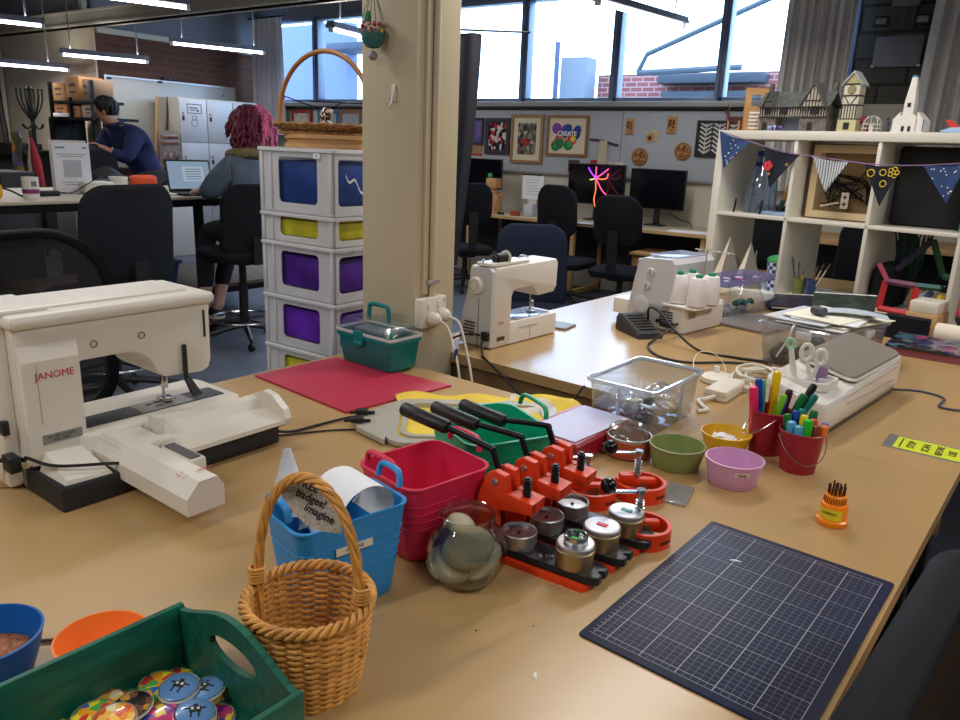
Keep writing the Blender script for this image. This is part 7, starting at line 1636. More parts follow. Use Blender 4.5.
hand(J, E, 10, L(-4.70, 3.14, 1.02), (-.9, .2, 0), (0, 0, 1), 1); hand(J, E, 13, L(-4.72, 3.52, 1.015), (-.9, -.1, 0), (0, 0, 1), -1)
body = skin('body', slim(J, (0, 1, 2, 3, 8, 9, 11, 12, 14, 15, 19, 20)), E, m_skinl, t)
face(t, body, L(-4.50, 3.345, 1.425), (-.85, -.50, -.12), (-.1, 0, .99), .1, m_skinl, None)
m_pink = mat('pink_hair', (204, 100, 136), .6, noise=(18, .5), stretch=(1, 1, .3)); m_dkh = mat('dark_red_brown_hair', (56, 26, 34), .6, noise=(20, .4))
hc = Vector(L(-4.475, 3.39, 1.48))
h = obj('hair', MB().sphere(tuple(hc), .118, 24, 16, sc=(1.0, 1.15, 1.10)), m_dkh, t)
r2 = random.Random(5); b = MB(); b2 = MB()
for k in range(330):
    a, e = r2.uniform(-1.9, 2.2), r2.uniform(-.75, 1.25); d = Vector((math.cos(a) * math.cos(e), math.sin(a) * math.cos(e), math.sin(e)))
    p = hc + Vector((d.x * .112, d.y * .138, d.z * .125)); dn = Vector((r2.uniform(-.01, .02), r2.uniform(-.015, .03), -r2.uniform(.06, .13)))
    pth = [tuple(p), tuple(p + d * .028 + dn * .35 + Vector((0, .012, 0))), tuple(p + d * .034 + dn * .75), tuple(p + d * .03 + dn + Vector((r2.uniform(-.015, .015), r2.uniform(-.015, .02), 0)))]
    (b if a > -.15 else b2).tube(bez(pth, 3), [.010] * 7 + [.007, .005, .003], 5)
obj('pink_strands', b, m_pink, h); obj('dark_strands', b2, mat('dark_pink_hair', (110, 34, 60), .6, noise=(20, .4)), h)
keep = [0, 1, 2, 3, 8, 9, 11, 12]
js = [(J[k][0], (J[k][1][0] + .036, J[k][1][1] + .036) if isinstance(J[k][1], tuple) else J[k][1] + .034) for k in keep]; js[0] = (L(-4.38, 3.34, .84), (.175, .15)); js[3] = (L(-4.46, 3.34, 1.24), (.105, .09))
js += [(tuple(Vector(J[9][0]).lerp(Vector(J[10][0]), .75)), .046), (tuple(Vector(J[12][0]).lerp(Vector(J[13][0]), .75)), .046)]
jk_ = skin('denim_jacket', js, [(0, 1), (1, 2), (2, 3), (2, 4), (4, 5), (2, 6), (6, 7), (5, 8), (7, 9)], mat('grey_blue_denim', (84, 98, 116), .9, noise=(9, .25), bump=(20, .6)), t)
b = MB().tube([(L(-4.465, 3.345, 1.275)[0] + .098 * math.cos(q), L(-4.465, 3.345, 1.275)[1] + .118 * math.sin(q), L(0, 0, 1.275)[2] + .012 * math.cos(q)) for q in [2 * PI * i / 28 for i in range(28)]], .036, 9, closed=True); obj('collar', b, mat('khaki_fleece', (122, 112, 76), .95, noise=(40, .3), bump=(120, 1.0)), jk_)
js = [(L(-4.38, 3.34, .79), (.17, .14)), (L(-4.46, 3.25, .755), .102), (L(-4.80, 3.22, .73), .082), (L(-4.70, 3.12, .32), .056), (L(-4.46, 3.44, .755), .102), (L(-4.80, 3.46, .73), .082), (L(-4.72, 3.26, .32), .056)]
skin('trousers', js, [(0, 1), (1, 2), (2, 3), (0, 4), (4, 5), (5, 6)], mat('black_trousers', (24, 25, 32), .9), t)
for q, (x, y) in enumerate(((-4.78, 3.085), (-4.79, 3.215))):
    b = MB().rings([[(L(x, y, 0)[0] + px, L(x, y, 0)[1] + py, z + .105) for px, py, _ in rrect(.125 * k, .046 * k, .045 * k, 0, 5)] for z, k in ((0, .96), (.02, 1), (.05, .95), (.075, .7))]); s_ = obj('shoe', b, mat('black_canvas_shoe', (24, 24, 28), .8), t)
    b = MB().rings([[(L(x, y, 0)[0] + px, L(x, y, 0)[1] + py, z + .1052) for px, py, _ in rrect(.129, .050, .047, 0, 5)] for z in (0, .018)]); obj('sole', b, m_white, s_)
# ------------------------------------------------------------------ white sewing machine on the far table
t = thing('sewing_machine', 'white sewing machine seen from behind, standing next to the pillar on the far table', 'sewing machine', (-1.350, 1.990, TZ), math.radians(84.5))
# local x runs along the machine, local y towards its front (away from the camera)
m_wm = mat('white_machine_shell', (222, 217, 208), 0.36)
m_wm2 = mat('grey_white_machine_shell', (200, 200, 204), 0.36)
b = MB().prism(rrect(0.186, 0.066, 0.015, 0, 4, (0.190, 0.072)), 0.004, 0.078, 0.006); obj('base', b, m_wm, t)
b = MB()
out = [(0.006, 0.006), (0.102, 0.006), (0.102, 0.165), (0.110, 0.182), (0.130, 0.190), (0.205, 0.190), (0.222, 0.184), (0.236, 0.164), (0.252, 0.152), (0.340, 0.156), (0.354, 0.176), (0.356, 0.258), (0.346, 0.272), (0.018, 0.266), (0.008, 0.250)]
xz(b, out, 0.004, 0.110, 0.006)
obj('body', b, m_wm, t, ang=30)
b = MB().rings([[(x, y, z) for x, y, z in ((x0, 0.004, 0.006), (x0, 0.140, 0.006), (x0, 0.138, 0.06), (x0, 0.092, 0.262), (x0, 0.018, 0.268), (x0, 0.006, 0.255))] for x0 in (-0.004, 0.012)]); ec = obj('end_cover', b, m_wm2, t, flat=True)
b = MB()
for k in range(5): b.box((-0.005, 0.105 - 0.003 * k, 0.036 + 0.011 * k), (0.003, 0.055 - 0.002 * k, 0.004))
obj('vent_slot', b, m_ink, ec)
b = MB().box((-0.005, 0.058, 0.085), (0.002, 0.002, 0.16)); obj('seam', b, m_greyink, ec)
b = MB().lathe([(0.0, 0.020), (0.018, 0.020), (0.026, 0.017), (0.030, 0.010), (0.030, 0.0)], 28, M=tr(-0.004, 0.066, 0.206) @ roty(-PI / 2)); hw = obj('handwheel', b, m_wm, t)
b = MB().tube([(-0.0245, 0.066 + 0.017 * math.cos(a), 0.206 + 0.017 * math.sin(a)) for a in [2 * PI * i / 24 for i in range(24)]], 0.0008, 5, closed=True); obj('wheel_groove', b, m_greyink, hw)
b = MB().box((-0.008, 0.022, 0.044), (0.014, 0.030, 0.028), 0.003); obj('power_socket_plug', b, m_black, t)
b = MB().box((0.105, 0.050, 0.275), (0.20, 0.07, 0.012), 0.004); obj('top_lid', b, m_wm, t)
b = MB().cyl((0, 0, 0), 0.016, 0.050, 18, M=tr(0.045, 0.035, 0.293) @ roty(PI / 2), bev=0.003).cyl((0, 0, 0), 0.010, 0.012, 12, M=tr(0.036, 0.035, 0.293) @ roty(PI / 2)); obj('black_spool', b, m_black, t)
b = MB().lathe([(0.0, 0), (0.020, 0), (0.024, 0.003), (0.022, 0.006), (0.0, 0.007)], 22, M=tr(0.094, 0.035, 0.293) @ roty(PI / 2)); obj('spool_cap', b, m_wm, t)
b = MB().cyl((0.012, 0.06, 0.266), 0.003, 0.022, 10).cyl((0.012, 0.06, 0.286), 0.005, 0.005, 10); obj('bobbin_winder', b, m_steel, t)
b = MB().tube(bez([(0.19, 0.05, 0.276), (0.195, 0.05, 0.290), (0.215, 0.05, 0.288), (0.24, 0.05, 0.280)], 4), 0.003, 6); obj('thread_guide', b, m_steel, t)
b = MB().box((0.24, 0.072, 0.0795), (0.20, 0.115, 0.004), 0.001); obj('needle_plate', b, mat('polished_plate', (206, 210, 220), 0.2, 0.6), t)
b = MB().tube([(0.285, 0.066, 0.155), (0.285, 0.066, 0.084)], 0.0035, 8).box((0.288, 0.060, 0.110), (0.010, 0.012, 0.024), 0.002).box((0.285, 0.06, 0.085), (0.024, 0.03, 0.004), 0.001); obj('needle_bar', b, m_chrome, t)
b = MB().box((0.272, 0.045, 0.150), (0.008, 0.012, 0.040), 0.002).box((0.262, 0.040, 0.142), (0.016, 0.010, 0.010), 0.003); obj('presser_lever', b, m_black, t)
b = MB().box((0.05, 0.0035, 0.030), (0.040, 0.001, 0.014)); pl = obj('rating_plate', b, mat('dark_label', (70, 66, 60), 0.5), t)
text('lettering', 'elna', 0.016, mat('faded_red_ink', (210, 110, 100), 0.6), t, tr(0.048, 0.0034, 0.084) @ rotx(PI / 2), th=0.0002)
b = MB().box((0.20, 0.0055, 0.052), (0.10, 0.001, 0.0012)).box((0.21, 0.0055, 0.03), (0.0012, 0.001, 0.04)); obj('panel_seam', b, m_greyink, t)
b = MB().box((0, 0, 0.004), (0.16, 0.10, 0.008), 0.002); o = obj('grey_pad', b, mat('grey_pad', (120, 122, 128), 0.5), None, (-1.395, 2.455, TZ), math.radians(5)); tag(o, 'thin grey pad lying at the far end of the white sewing machine', 'pad')

# ------------------------------------------------------------------ overlocker with four thread cones
t = thing('overlocker', 'white overlocker machine with four white thread cones, on the far table', 'sewing machine', (-0.955, 2.655, TZ), math.radians(80))
# local x away from the camera, local y towards the left
b = MB().prism(rrect(0.150, 0.118, 0.02, 0, 4, (0.160, 0.122)), 0.004, 0.100, 0.008); obj('base', b, m_wm, t)
b = MB()
b.rings([[(x0, y, z) for y, z in ((0.075, 0.02), (0.262, 0.02), (0.252, 0.09), (0.236, 0.18), (0.225, 0.235), (0.205, 0.262), (0.082, 0.268), (0.066, 0.250), (0.070, 0.10))] for x0 in (0.010, 0.295)])
up = obj('upper_body', b, m_wm2, t, ang=25)
b = MB().box((0.15, 0.230, 0.225), (0.26, 0.016, 0.06), 0.006); obj('side_flap', b, mat('grey_flap', (150, 152, 158), 0.4), up)
b = MB().box((0.16, 0.145, 0.270), (0.22, 0.12, 0.010), 0.004); obj('top_deck', b, mat('bluish_clear_deck', (176, 190, 220), 0.15, coat=0.6), up)
for y, z, R in ((0.165, 0.212, 0.017), (0.178, 0.158, 0.016), (0.195, 0.082, 0.036)):
    b = MB().lathe([(0.0, 0.008), (R * .5, 0.009), (R * .85, 0.008), (R, 0.005), (R, 0.0)], 24, M=tr(0.010, y, z) @ roty(-PI / 2)); obj('dial' if R < .02 else 'handwheel', b, m_wm2, t)
    b = MB().box((-0.0005, y, z), (0.002, 0.003, R * 1.2)) if R < .02 else MB().tube([(0.004, y + .028 * math.cos(a), z + .028 * math.sin(a)) for a in [2 * PI * i / 26 for i in range(26)]], 0.0008, 5, closed=True)
    obj('dial_mark', b, m_greyink, t)
b = MB()
for c in range(2):
    for k in range(5): b.box((0.0085 - .0, 0.098 - 0.032 * c, 0.034 + 0.010 * k), (0.004, 0.024, 0.004), M=None)
obj('vent_slot', b, m_ink, t)
b = MB().box((0.006, 0.112, 0.036), (0.01, 0.018, 0.014), 0.002).box((-0.006, 0.065, 0.03), (0.03, 0.05, 0.018), 0.004); obj('socket_plug', b, m_black, t)
b = MB().prism(rrect(0.075, 0.055, 0.012, 0, 4, (0.10, 0.285)), 0.03, 0.090, 0.006); obj('cloth_plate', b, m_wm, t)
b = MB().box((0.12, 0.345, 0.055), (0.02, 0.03, 0.012), 0.003).box((0.10, 0.35, 0.075), (0.01, 0.03, 0.006), 0.002); obj('presser_foot_end', b, m_black, t)
b = MB().box((0.06, 0.0028, 0.068), (0.05, 0.001, 0.025)); lb = obj('rating_plate', b, mat('pale_rating_label', (180, 178, 170), 0.6), t)
b = MB()
for k in range(4): b.box((0.06, 0.0022, 0.060 + 0.005 * k), (0.04, 0.001, 0.002))
obj('print', b, m_greyink, lb)
b = MB().prism(rrect(0.105, 0.075, 0.02, 0, 4, (0.10, 0.028)), 0.100, 0.107, 0.002); st = obj('cone_stand', b, m_white, t)
b = MB().tube([(0.2, 0.05, 0.10), (0.2, 0.05, 0.30)], 0.003, 8).tube([(0.2, -0.06, 0.295), (0.2, 0.10, 0.295)], 0.002, 6)
for k in range(4): b.tube(bez([(0.2, -0.05 + 0.04 * k, 0.295), (0.185, -0.05 + 0.04 * k, 0.300), (0.18, -0.045 + 0.04 * k, 0.29), (0.195, -0.04 + 0.04 * k, 0.288)], 3), 0.0012, 5)
obj('thread_guide', b, m_steel, t)
m_cone = mat('white_thread', (232, 226, 226), 0.8, noise=(12, 0.03), bump=(500, 0.35), stretch=(1, 1, 10))
m_cap = mat('green_cone_base', (20, 140, 96), 0.5)
ovM = tr(-0.955, 2.655, TZ) @ rotz(math.radians(80))
for x, y, lab in ((0.045, 0.062, 'nearest left thread cone on the overlocker'), (0.035, -0.022, 'thread cone at the front right of the overlocker stand'), (0.125, 0.058, 'thread cone half hidden at the back left of the overlocker stand'), (0.120, -0.026, 'thread cone at the back right of the overlocker stand')):
    p = ovM @ Vector((x, y, 0.107)); t2 = thing('thread_cone', 'white ' + lab, 'thread cone', tuple(p), 0, 'white thread cones on the overlocker')
    obj('thread', MB().lathe([(0.0, 0.003), (0.032, 0.003), (0.0365, 0.007), (0.0365, 0.03), (0.0285, 0.103), (0.026, 0.107), (0.0, 0.108)], 30), m_cone, t2, ang=30)
    obj('green_core', MB().lathe([(0.012, 0.106), (0.0135, 0.110), (0.012, 0.119), (0.006, 0.121), (0.0, 0.121)], 20), m_cap, t2)
t = thing('foot_pedal', 'black foot pedal lying on the far table in front of the overlocker', 'pedal', (-1.095, 2.575, TZ), math.radians(-38))
b = MB().rings([[(-0.085, -0.05, 0.0), (-0.085, 0.05, 0.0), (-0.085, 0.05, 0.045), (-0.080, 0.045, 0.060), (-0.080, -0.045, 0.060), (-0.085, -0.05, 0.045)], [(-0.055, -0.052, 0.0), (-0.055, 0.052, 0.0), (-0.055, 0.052, 0.052), (-0.055, 0.045, 0.064), (-0.055, -0.045, 0.064), (-0.055, -0.052, 0.052)], [(0.095, -0.048, 0.0), (0.095, 0.048, 0.0), (0.095, 0.048, 0.012), (0.090, 0.042, 0.020), (0.090, -0.042, 0.020), (0.095, -0.048, 0.012)]])
obj('body', b, mat('charcoal_plastic', (40, 40, 44), 0.5), t, ang=25)
b = MB()
for k in range(6): b.box((-0.035 + 0.02 * k, 0, 0.060 - 0.0061 * k), (0.004, 0.07, 0.004), 0.001)
obj('tread_rib', b, m_black, t)

# ------------------------------------------------------------------ organiser trays and board by the shelf
t = thing('organiser_tray', 'clear two tier organiser of sewing bits at the left front of the cube shelf', 'tray', (-0.965, 3.290, TZ), math.radians(78))
rs = [rrect(0.20, 0.085, 0.02, 0, 4), rrect(0.225, 0.105, 0.03, 0.055, 4), rrect(0.2235, 0.1035, 0.03, 0.055, 4), rrect(0.198, 0.083, 0.02, 0.003, 4)]
obj('lower_tray', MB().rings(rs), m_clear, t)
b = MB().box((0.0, 0.012, 0.128), (0.40, 0.15, 0.004), 0.001).box((0.0, -0.064, 0.140), (0.40, 0.003, 0.028)).box((0.0, 0.088, 0.140), (0.40, 0.003, 0.028)).box((-0.199, 0.012, 0.140), (0.003, 0.15, 0.028)).box((0.199, 0.012, 0.140), (0.003, 0.15, 0.028)); up = obj('upper_tray', b, clear('lilac_clear_plastic', (228, 226, 250), 0.10, 0.30, 0.1, (200, 200, 236)), t)
for s in (-1, 1):
    b = MB().tube([(s * 0.12, -0.08, 0.02), (s * 0.06, -0.055, 0.128)], 0.004, 6).tube([(s * 0.12, 0.09, 0.02), (s * 0.06, 0.08, 0.128)], 0.004, 6); obj('hinge_arm', b, m_clear, t)
otM = tr(-0.965, 3.290, TZ) @ rotz(math.radians(78))
r2 = random.Random(6)
for k in range(14):
    p = otM @ Vector((r2.uniform(-.17, .17), r2.uniform(-.06, .06), 0.022))
    c = [(40, 90, 80), (60, 70, 130), (160, 170, 180), (50, 110, 100), (90, 70, 120)][k % 5]
    b = MB().cyl((0, 0, -0.012), 0.013, 0.024, 14, M=rotx(1.2 + r2.uniform(-.3, .3)), bev=0.002); o = obj('thread_spool', b, mat('spool_colour', c, 0.6), None, tuple(p), r2.uniform(0, 6)); tag(o, 'small coloured spool lying in the lower organiser tray', 'spool', 'spools in the lower organiser tray')
for k in range(9):
    p = otM @ Vector((-0.16 + 0.04 * k, r2.uniform(-.03, .05), 0.136)); c = [(150, 60, 130), (200, 200, 210), (90, 90, 130), (190, 170, 200)][k % 4]
    b = MB().box((0, 0, 0), (0.03, 0.02, 0.012), 0.003); o = obj('sewing_notion', b, mat('notion_colour', c, 0.5), None, tuple(p), r2.uniform(0, 3)); tag(o, 'small packet lying in the upper organiser tray', 'packet', 'packets in the upper organiser tray')
b = MB().prism([(-0.955, 2.945), (-0.715, 2.890), (-0.635, 3.30), (-0.89, 3.22)], TZ, TZ + 0.012, 0.002); o = obj('grey_board', b, mat('grey_brown_board', (112, 104, 98), 0.5), None); tag(o, 'flat grey brown board lying between the organiser tray and the clear lidded box', 'board')
b = MB().box((0, 0, 0.01), (0.04, 0.025, 0.02), 0.006); o = obj('tape_measure', b, mat('blue_case', (50, 60, 150), 0.4), None, (-0.690, 3.16, TZ + 0.012), 0.3); tag(o, 'small blue tape case lying behind the grey brown board', 'tape measure')

# ------------------------------------------------------------------ quilted things right of the clear box
def quilt(name, label, cx, cy, w, d, h, rz, pal, sc, cat, edge):
    t = thing(name, label, cat, (cx, cy, TZ), rz)
    b = MB().grid(lambda u, v: (-w / 2 + w * u, -d / 2 + d * v, h + 0.004 * math.sin(u * 30) * math.sin(v * 18)), 40, 24, th=(0, 0, -0.010)); obj('patchwork_top', b, badge_mat(name + '_patchwork', pal, sc), t, ang=80)
    b = MB().prism(rrect(w / 2 - 0.004, d / 2 - 0.004, 0.015, 0, 3), 0.0, h - 0.009); obj('folded_layers', b, mat(name + '_backing', edge, 0.9), t)
quilt('folded_quilt', 'folded dark navy and purple patchwork quilt with a pink edge, at the right', 0.02, 3.045, 0.68, 0.26, 0.034, math.radians(-2), [(26, 28, 52), (40, 36, 90), (60, 90, 110), (30, 26, 40), (150, 70, 110), (90, 104, 110), (24, 24, 40), (50, 60, 84), (20, 22, 44), (64, 54, 96)], 22, 'quilt', (150, 84, 92))
b = MB().tube(bez([(-0.20, 3.20, TZ + 0.045), (-0.10, 3.19, TZ + 0.045), (0.02, 3.17, TZ + 0.045)], 6), [0.040] * 13, 14); o = obj('paper_roll', b, mat('cream_roll', (226, 214, 196), 0.8)); tag(o, 'cream rolled sheet lying behind the dark quilt', 'roll')
b = MB().rings([rrect(0.075, 0.03, 0.01, z, 3) for z in (0, 0.085)]); o = obj('black_pouch', b, m_fabric, None, (-0.300, 3.235, TZ), math.radians(-8)); tag(o, 'black pouch standing behind the left end of the dark quilt', 'pouch')
t = thing('patchwork_cushion', 'pink, green and navy patchwork cushion leaning on the cube shelf at the right edge', 'cushion', (0.03, 3.36, TZ + 0.045), math.radians(-8), None)
b = MB().rings([rrect(0.19 * k, 0.030 * q, 0.03 * k, z, 4) for z, k, q in ((0.0, .92, .6), (0.03, 1, 1), (0.09, 1, 1.1), (0.14, 0.98, .8), (0.16, 0.93, .3))]); obj('cover', b, badge_mat('pink_patchwork', [(190, 40, 90), (40, 40, 70), (210, 60, 100), (70, 110, 60), (170, 30, 70), (226, 216, 190)], 22), t)

# ------------------------------------------------------------------ white cube shelf on the far table
BT = math.radians(-11.5)
bM = tr(-1.262, 3.688, TZ) @ rotz(BT)
def bp(x, y, z): return tuple(bM @ Vector((x, y, z)))
m_shelf = mat('white_laminate_shelf', (220, 216, 204), 0.4)
t = thing('cube_shelf', 'white open cube shelf standing on the far table, hung with bunting', 'shelf', (-1.262, 3.688, TZ), BT)
D = 0.39
for n, c, d in (('top_board', (0.7325, D / 2, 0.743), (1.465, D, 0.038)), ('bottom_board', (0.7325, D / 2, 0.019), (1.465, D, 0.038)), ('side_board', (0.019, D / 2, 0.381), (0.038, D, 0.686)), ('side_board', (1.446, D / 2, 0.381), (0.038, D, 0.686)), ('middle_board', (0.7325, D / 2, 0.381), (1.389, D - 0.01, 0.016)), ('divider', (0.381, D / 2, 0.381), (0.016, D - 0.01, 0.686)), ('divider', (0.732, D / 2, 0.381), (0.016, D - 0.01, 0.686)), ('divider', (1.083, D / 2, 0.381), (0.016, D - 0.01, 0.686))):
    b = MB().box(c, d, 0.0015); obj(n, b, m_shelf, t)
SZ0, SZ1, ST = 0.038, 0.389, 0.762
# bunting on the front of the shelf
m_den = mat('denim_blue_spotted', (44, 70, 118), 0.85, bump=(600, 0.4))
m_den2 = mat('dark_navy_felt', (26, 30, 46), 0.95, bump=(500, 0.4))
m_str = mat('grey_striped_cotton', (150, 158, 164), 0.85)
def stripes(m, c1, c2, sc):
    nt = m.node_tree; bs = nt.nodes['Principled BSDF']; w_ = nt.nodes.new('ShaderNodeTexWave'); w_.inputs['Scale'].default_value = sc; w_.bands_direction = 'X'
    tc = nt.nodes.new('ShaderNodeTexCoord'); nt.links.new(tc.outputs['Object'], w_.inputs['Vector'])
    r = nt.nodes.new('ShaderNodeValToRGB'); r.color_ramp.elements[0].color = lin(c1); r.color_ramp.elements[1].color = lin(c2); r.color_ramp.interpolation = 'CONSTANT'; r.color_ramp.elements[1].position = 0.5
    nt.links.new(w_.outputs['Fac'], r.inputs['Fac']); nt.links.new(r.outputs['Color'], bs.inputs['Base Color'])
stripes(m_str, (206, 210, 208), (110, 122, 134), 28)
flags = [((0.013, 0.757), (0.175, 0.713), (0.052, 0.590), m_den, 'spotted denim blue bunting flag at the left corner of the cube shelf'), ((0.244, 0.693), (0.413, 0.661), (0.292, 0.516), m_den2, 'black felt bunting flag with a red flower, second from the left'), ((0.469, 0.657), (0.626, 0.642), (0.546, 0.512), m_str, 'grey striped bunting flag in front of the framed art'), ((0.690, 0.634), (0.833, 0.634), (0.774, 0.471), m_den2, 'black felt bunting flag with yellow embroidery'), ((0.911, 0.638), (1.060, 0.652), (1.016, 0.498), m_den, 'spotted denim blue bunting flag at the right edge of the photo')]
for i, (a, c, e, m, lab) in enumerate(flags):
    t2 = thing('bunting_flag', lab, 'flag', bp(0, 0, 0), BT, 'bunting flags on the cube shelf')
    def fn(u, v, a=a, c=c, e=e):
        top = Vector((a[0] + (c[0] - a[0]) * u, 0, a[1] + (c[1] - a[1]) * u - 0.006 * math.sin(PI * u))); bot = Vector((e[0], 0, e[1])); p = top.lerp(bot, v)
        return (p.x, -0.012 - 0.004 * math.sin(7 * u + 3 * v), p.z)
    fl = obj('cloth', MB().grid(fn, 12, 12, th=(0, 0.0012, 0)), m, t2, ang=80)
    if m is m_den:
        r2 = random.Random(i); b = MB()
        for k in range(16):
            u, v = r2.random(), r2.random() * .85; p = fn(u, v); b.lathe([(0.0, 0.0008), (0.0028, 0.0008), (0.0028, 0)], 8, M=tr(p[0], p[1] - 0.0006, p[2]) @ rotx(PI / 2))
        obj('white_spot', b, m_paper, fl)
    elif i == 1:
        b = MB()
        for k in range(5): b.lathe([(0.0, 0.002), (0.010, 0.002), (0.010, 0)], 8, M=tr(0.276 + 0.013 * math.cos(k * 1.257), -0.018, 0.610 + 0.013 * math.sin(k * 1.257)) @ rotx(PI / 2))
        obj('red_flower', b, mat('red_felt', (214, 60, 70), 0.9), fl)
        b = MB().sphere((0.283, -0.018, 0.575), 0.008, 8, 6, sc=(1, .3, 1)).sphere((0.362, -0.018, 0.618), 0.008, 8, 6, sc=(1, .3, 1)); obj('leaf', b, mat('olive_felt', (150, 130, 60), 0.9), fl)
    elif i == 3:
        b = MB()
        for cx, cz, R in ((0.722, 0.600, 0.014), (0.768, 0.604, 0.012), (0.775, 0.560, 0.012)): b.tube([(cx + R * math.cos(q), -0.0175, cz + R * math.sin(q)) for q in [2 * PI * j / 14 for j in range(14)]], 0.0022, 5, closed=True)
        for k in range(5): b.tube([(0.808 + 0.014 * math.cos(k * 1.257) + 0.008 * math.cos(q), -0.0175, 0.606 + 0.014 * math.sin(k * 1.257) + 0.008 * math.sin(q)) for q in [2 * PI * j / 8 for j in range(8)]], 0.002, 4, closed=True)
        obj('yellow_embroidery', b, mat('yellow_thread', (220, 190, 40), 0.7), fl)
cp = [(0.013, 0.757), (0.175, 0.713), (0.244, 0.693), (0.413, 0.662), (0.469, 0.658), (0.626, 0.642), (0.690, 0.635), (0.833, 0.634), (0.911, 0.638), (1.060, 0.652), (1.20, 0.69), (1.44, 0.757)]
b = MB().tube([bp(x, -0.012, z) for x, z in cp], 0.0022, 6); o = obj('bunting_string', b, mat('lilac_cord', (140, 110, 150), 0.7)); tag(o, 'lilac cord strung along the front of the cube shelf carrying the bunting flags', 'cord')

# upper left cell: glass jar with blue bands, brush
t2 = thing('water_bottle', 'tall clear glass carafe with dark blue bands in the upper left cube', 'bottle', bp(0.165, 0.17, SZ1))
b = MB().lathe([(0, 0), (0.072, 0), (0.075, 0.004), (0.072, 0.14), (0.058, 0.19), (0.040, 0.225), (0.038, 0.285), (0.0365, 0.285), (0.0385, 0.225), (0.056, 0.188), (0.070, 0.138), (0.072, 0.006), (0, 0.005)], 36); obj('glass', b, clear('bluish_glass', (226, 236, 246), 0.14, 0.05, 0.05, (224, 234, 248)), t2)
b = MB().lathe([(0.0395, 0.262), (0.0395, 0.285), (0.036, 0.287), (0, 0.287)], 28).lathe([(0.0445, 0.215), (0.0395, 0.235)], 28); obj('blue_band', b, mat('dark_blue_glaze', (20, 30, 110), 0.4), t2)
b = MB()
for k in range(5): b.tube([(0.0745 * math.cos(a), 0.0745 * math.sin(a), 0.05 + 0.022 * k) for a in [-2.3 + 1.2 * i / 10 for i in range(11)]], 0.0012, 4)
for k in range(5): b.tube([(0.0745 * math.cos(-2.3 + .3 * k), 0.0745 * math.sin(-2.3 + .3 * k), z) for z in (0.05, 0.138)], 0.0012, 4)
obj('drawn_grid', b, m_greyink, t2)
t2 = thing('wooden_brush', 'striped wooden handled brush leaning beside the glass carafe', 'brush', bp(0.282, 0.14, SZ1 + 0.022), 0, rot=(0, math.radians(16), BT))
b = MB().tube([(0, 0, 0), (0, 0, 0.05)], [0.010, 0.011], 12); obj('green_end', b, mat('dark_green_wood', (30, 70, 66), 0.5), t2)
b = MB().tube([(0, 0, 0.05), (0, 0, 0.14)], [0.011, 0.010], 12); obj('handle', b, m_oak, t2)
b = MB().tube([(0, 0, 0.14), (0.005, 0, 0.165)], [0.016, 0.014], 12); obj('head', b, mat('dark_teal_head', (20, 60, 76), 0.6), t2)
b = MB().box((0, 0, 0.007), (0.15, 0.09, 0.014), 0.003); o = obj('blue_box', b, mat('pale_blue_box', (160, 186, 226), 0.5), None, bp(0.30, 0.12, SZ1), BT); tag(o, 'flat pale blue box under the brush in the upper left cube', 'box')
for x, lab in ((0.095, 'small black upright clip left of the glass carafe'), (0.228, 'small black upright clip right of the glass carafe')):
    b = MB().tube(bez([(0, 0, 0), (0.004, 0, 0.03), (0.006, 0, 0.062)], 4), [0.005] * 9, 8); o = obj('black_clip', b, m_black, None, bp(x, 0.055, SZ1)); tag(o, lab, 'clip')
# second cell: deep frame with wiry drawing
t2 = thing('box_frame', 'deep pine box frame holding a tangle of black wire, in the upper second cube', 'picture', bp(0.562, 0.16, SZ1), BT)
b = MB().plate(rrect(0.155, 0.160, 0.002, 0, 2), rrect(0.122, 0.127, 0.002, 0, 2), -0.03, 0.03, tr(0, 0, 0.161) @ rotx(PI / 2)); obj('frame', b, mat('pale_pine_frame', (214, 190, 150), 0.55, noise=(9, .1)), t2, flat=True)
b = MB().plate(rrect(0.160, 0.163, 0.002, 0, 2), rrect(0.153, 0.158, 0.002, 0, 2), -0.04, 0.036, tr(0, 0, 0.163) @ rotx(PI / 2)); obj('outer_edge', b, m_darkwood, t2, flat=True)
b = MB().box((0, 0.03, 0.161), (0.25, 0.004, 0.26)); obj('backing', b, mat('khaki_backing', (140, 116, 84), 0.8, noise=(12, .15)), t2)
r2 = random.Random(13); b = MB()
for k in range(9):
    pts = [(r2.uniform(-.11, .11), 0.012 + r2.uniform(-.008, .008), 0.161 + r2.uniform(-.115, .06)) for _ in range(5)]
    b.tube(bez(pts, 7), 0.0028, 5)
obj('wire_tangle', b, m_blackm, t2)
b = MB().tube([(-0.10, -0.004, 0.055), (-0.02, -0.004, 0.075)], 0.004, 6).box((0.005, -0.006, 0.085), (0.032, 0.003, 0.070)); obj('pale_card', b, mat('cream_card', (222, 210, 196), 0.8), t2)
b = MB()
for z in (0.070, 0.100):
    b.box((0.005, -0.008, z), (0.018, 0.002, 0.006)).box((0.005, -0.008, z), (0.006, 0.002, 0.018))
obj('cross_motif', b, mat('dark_red_print', (90, 30, 40), 0.7), t2)
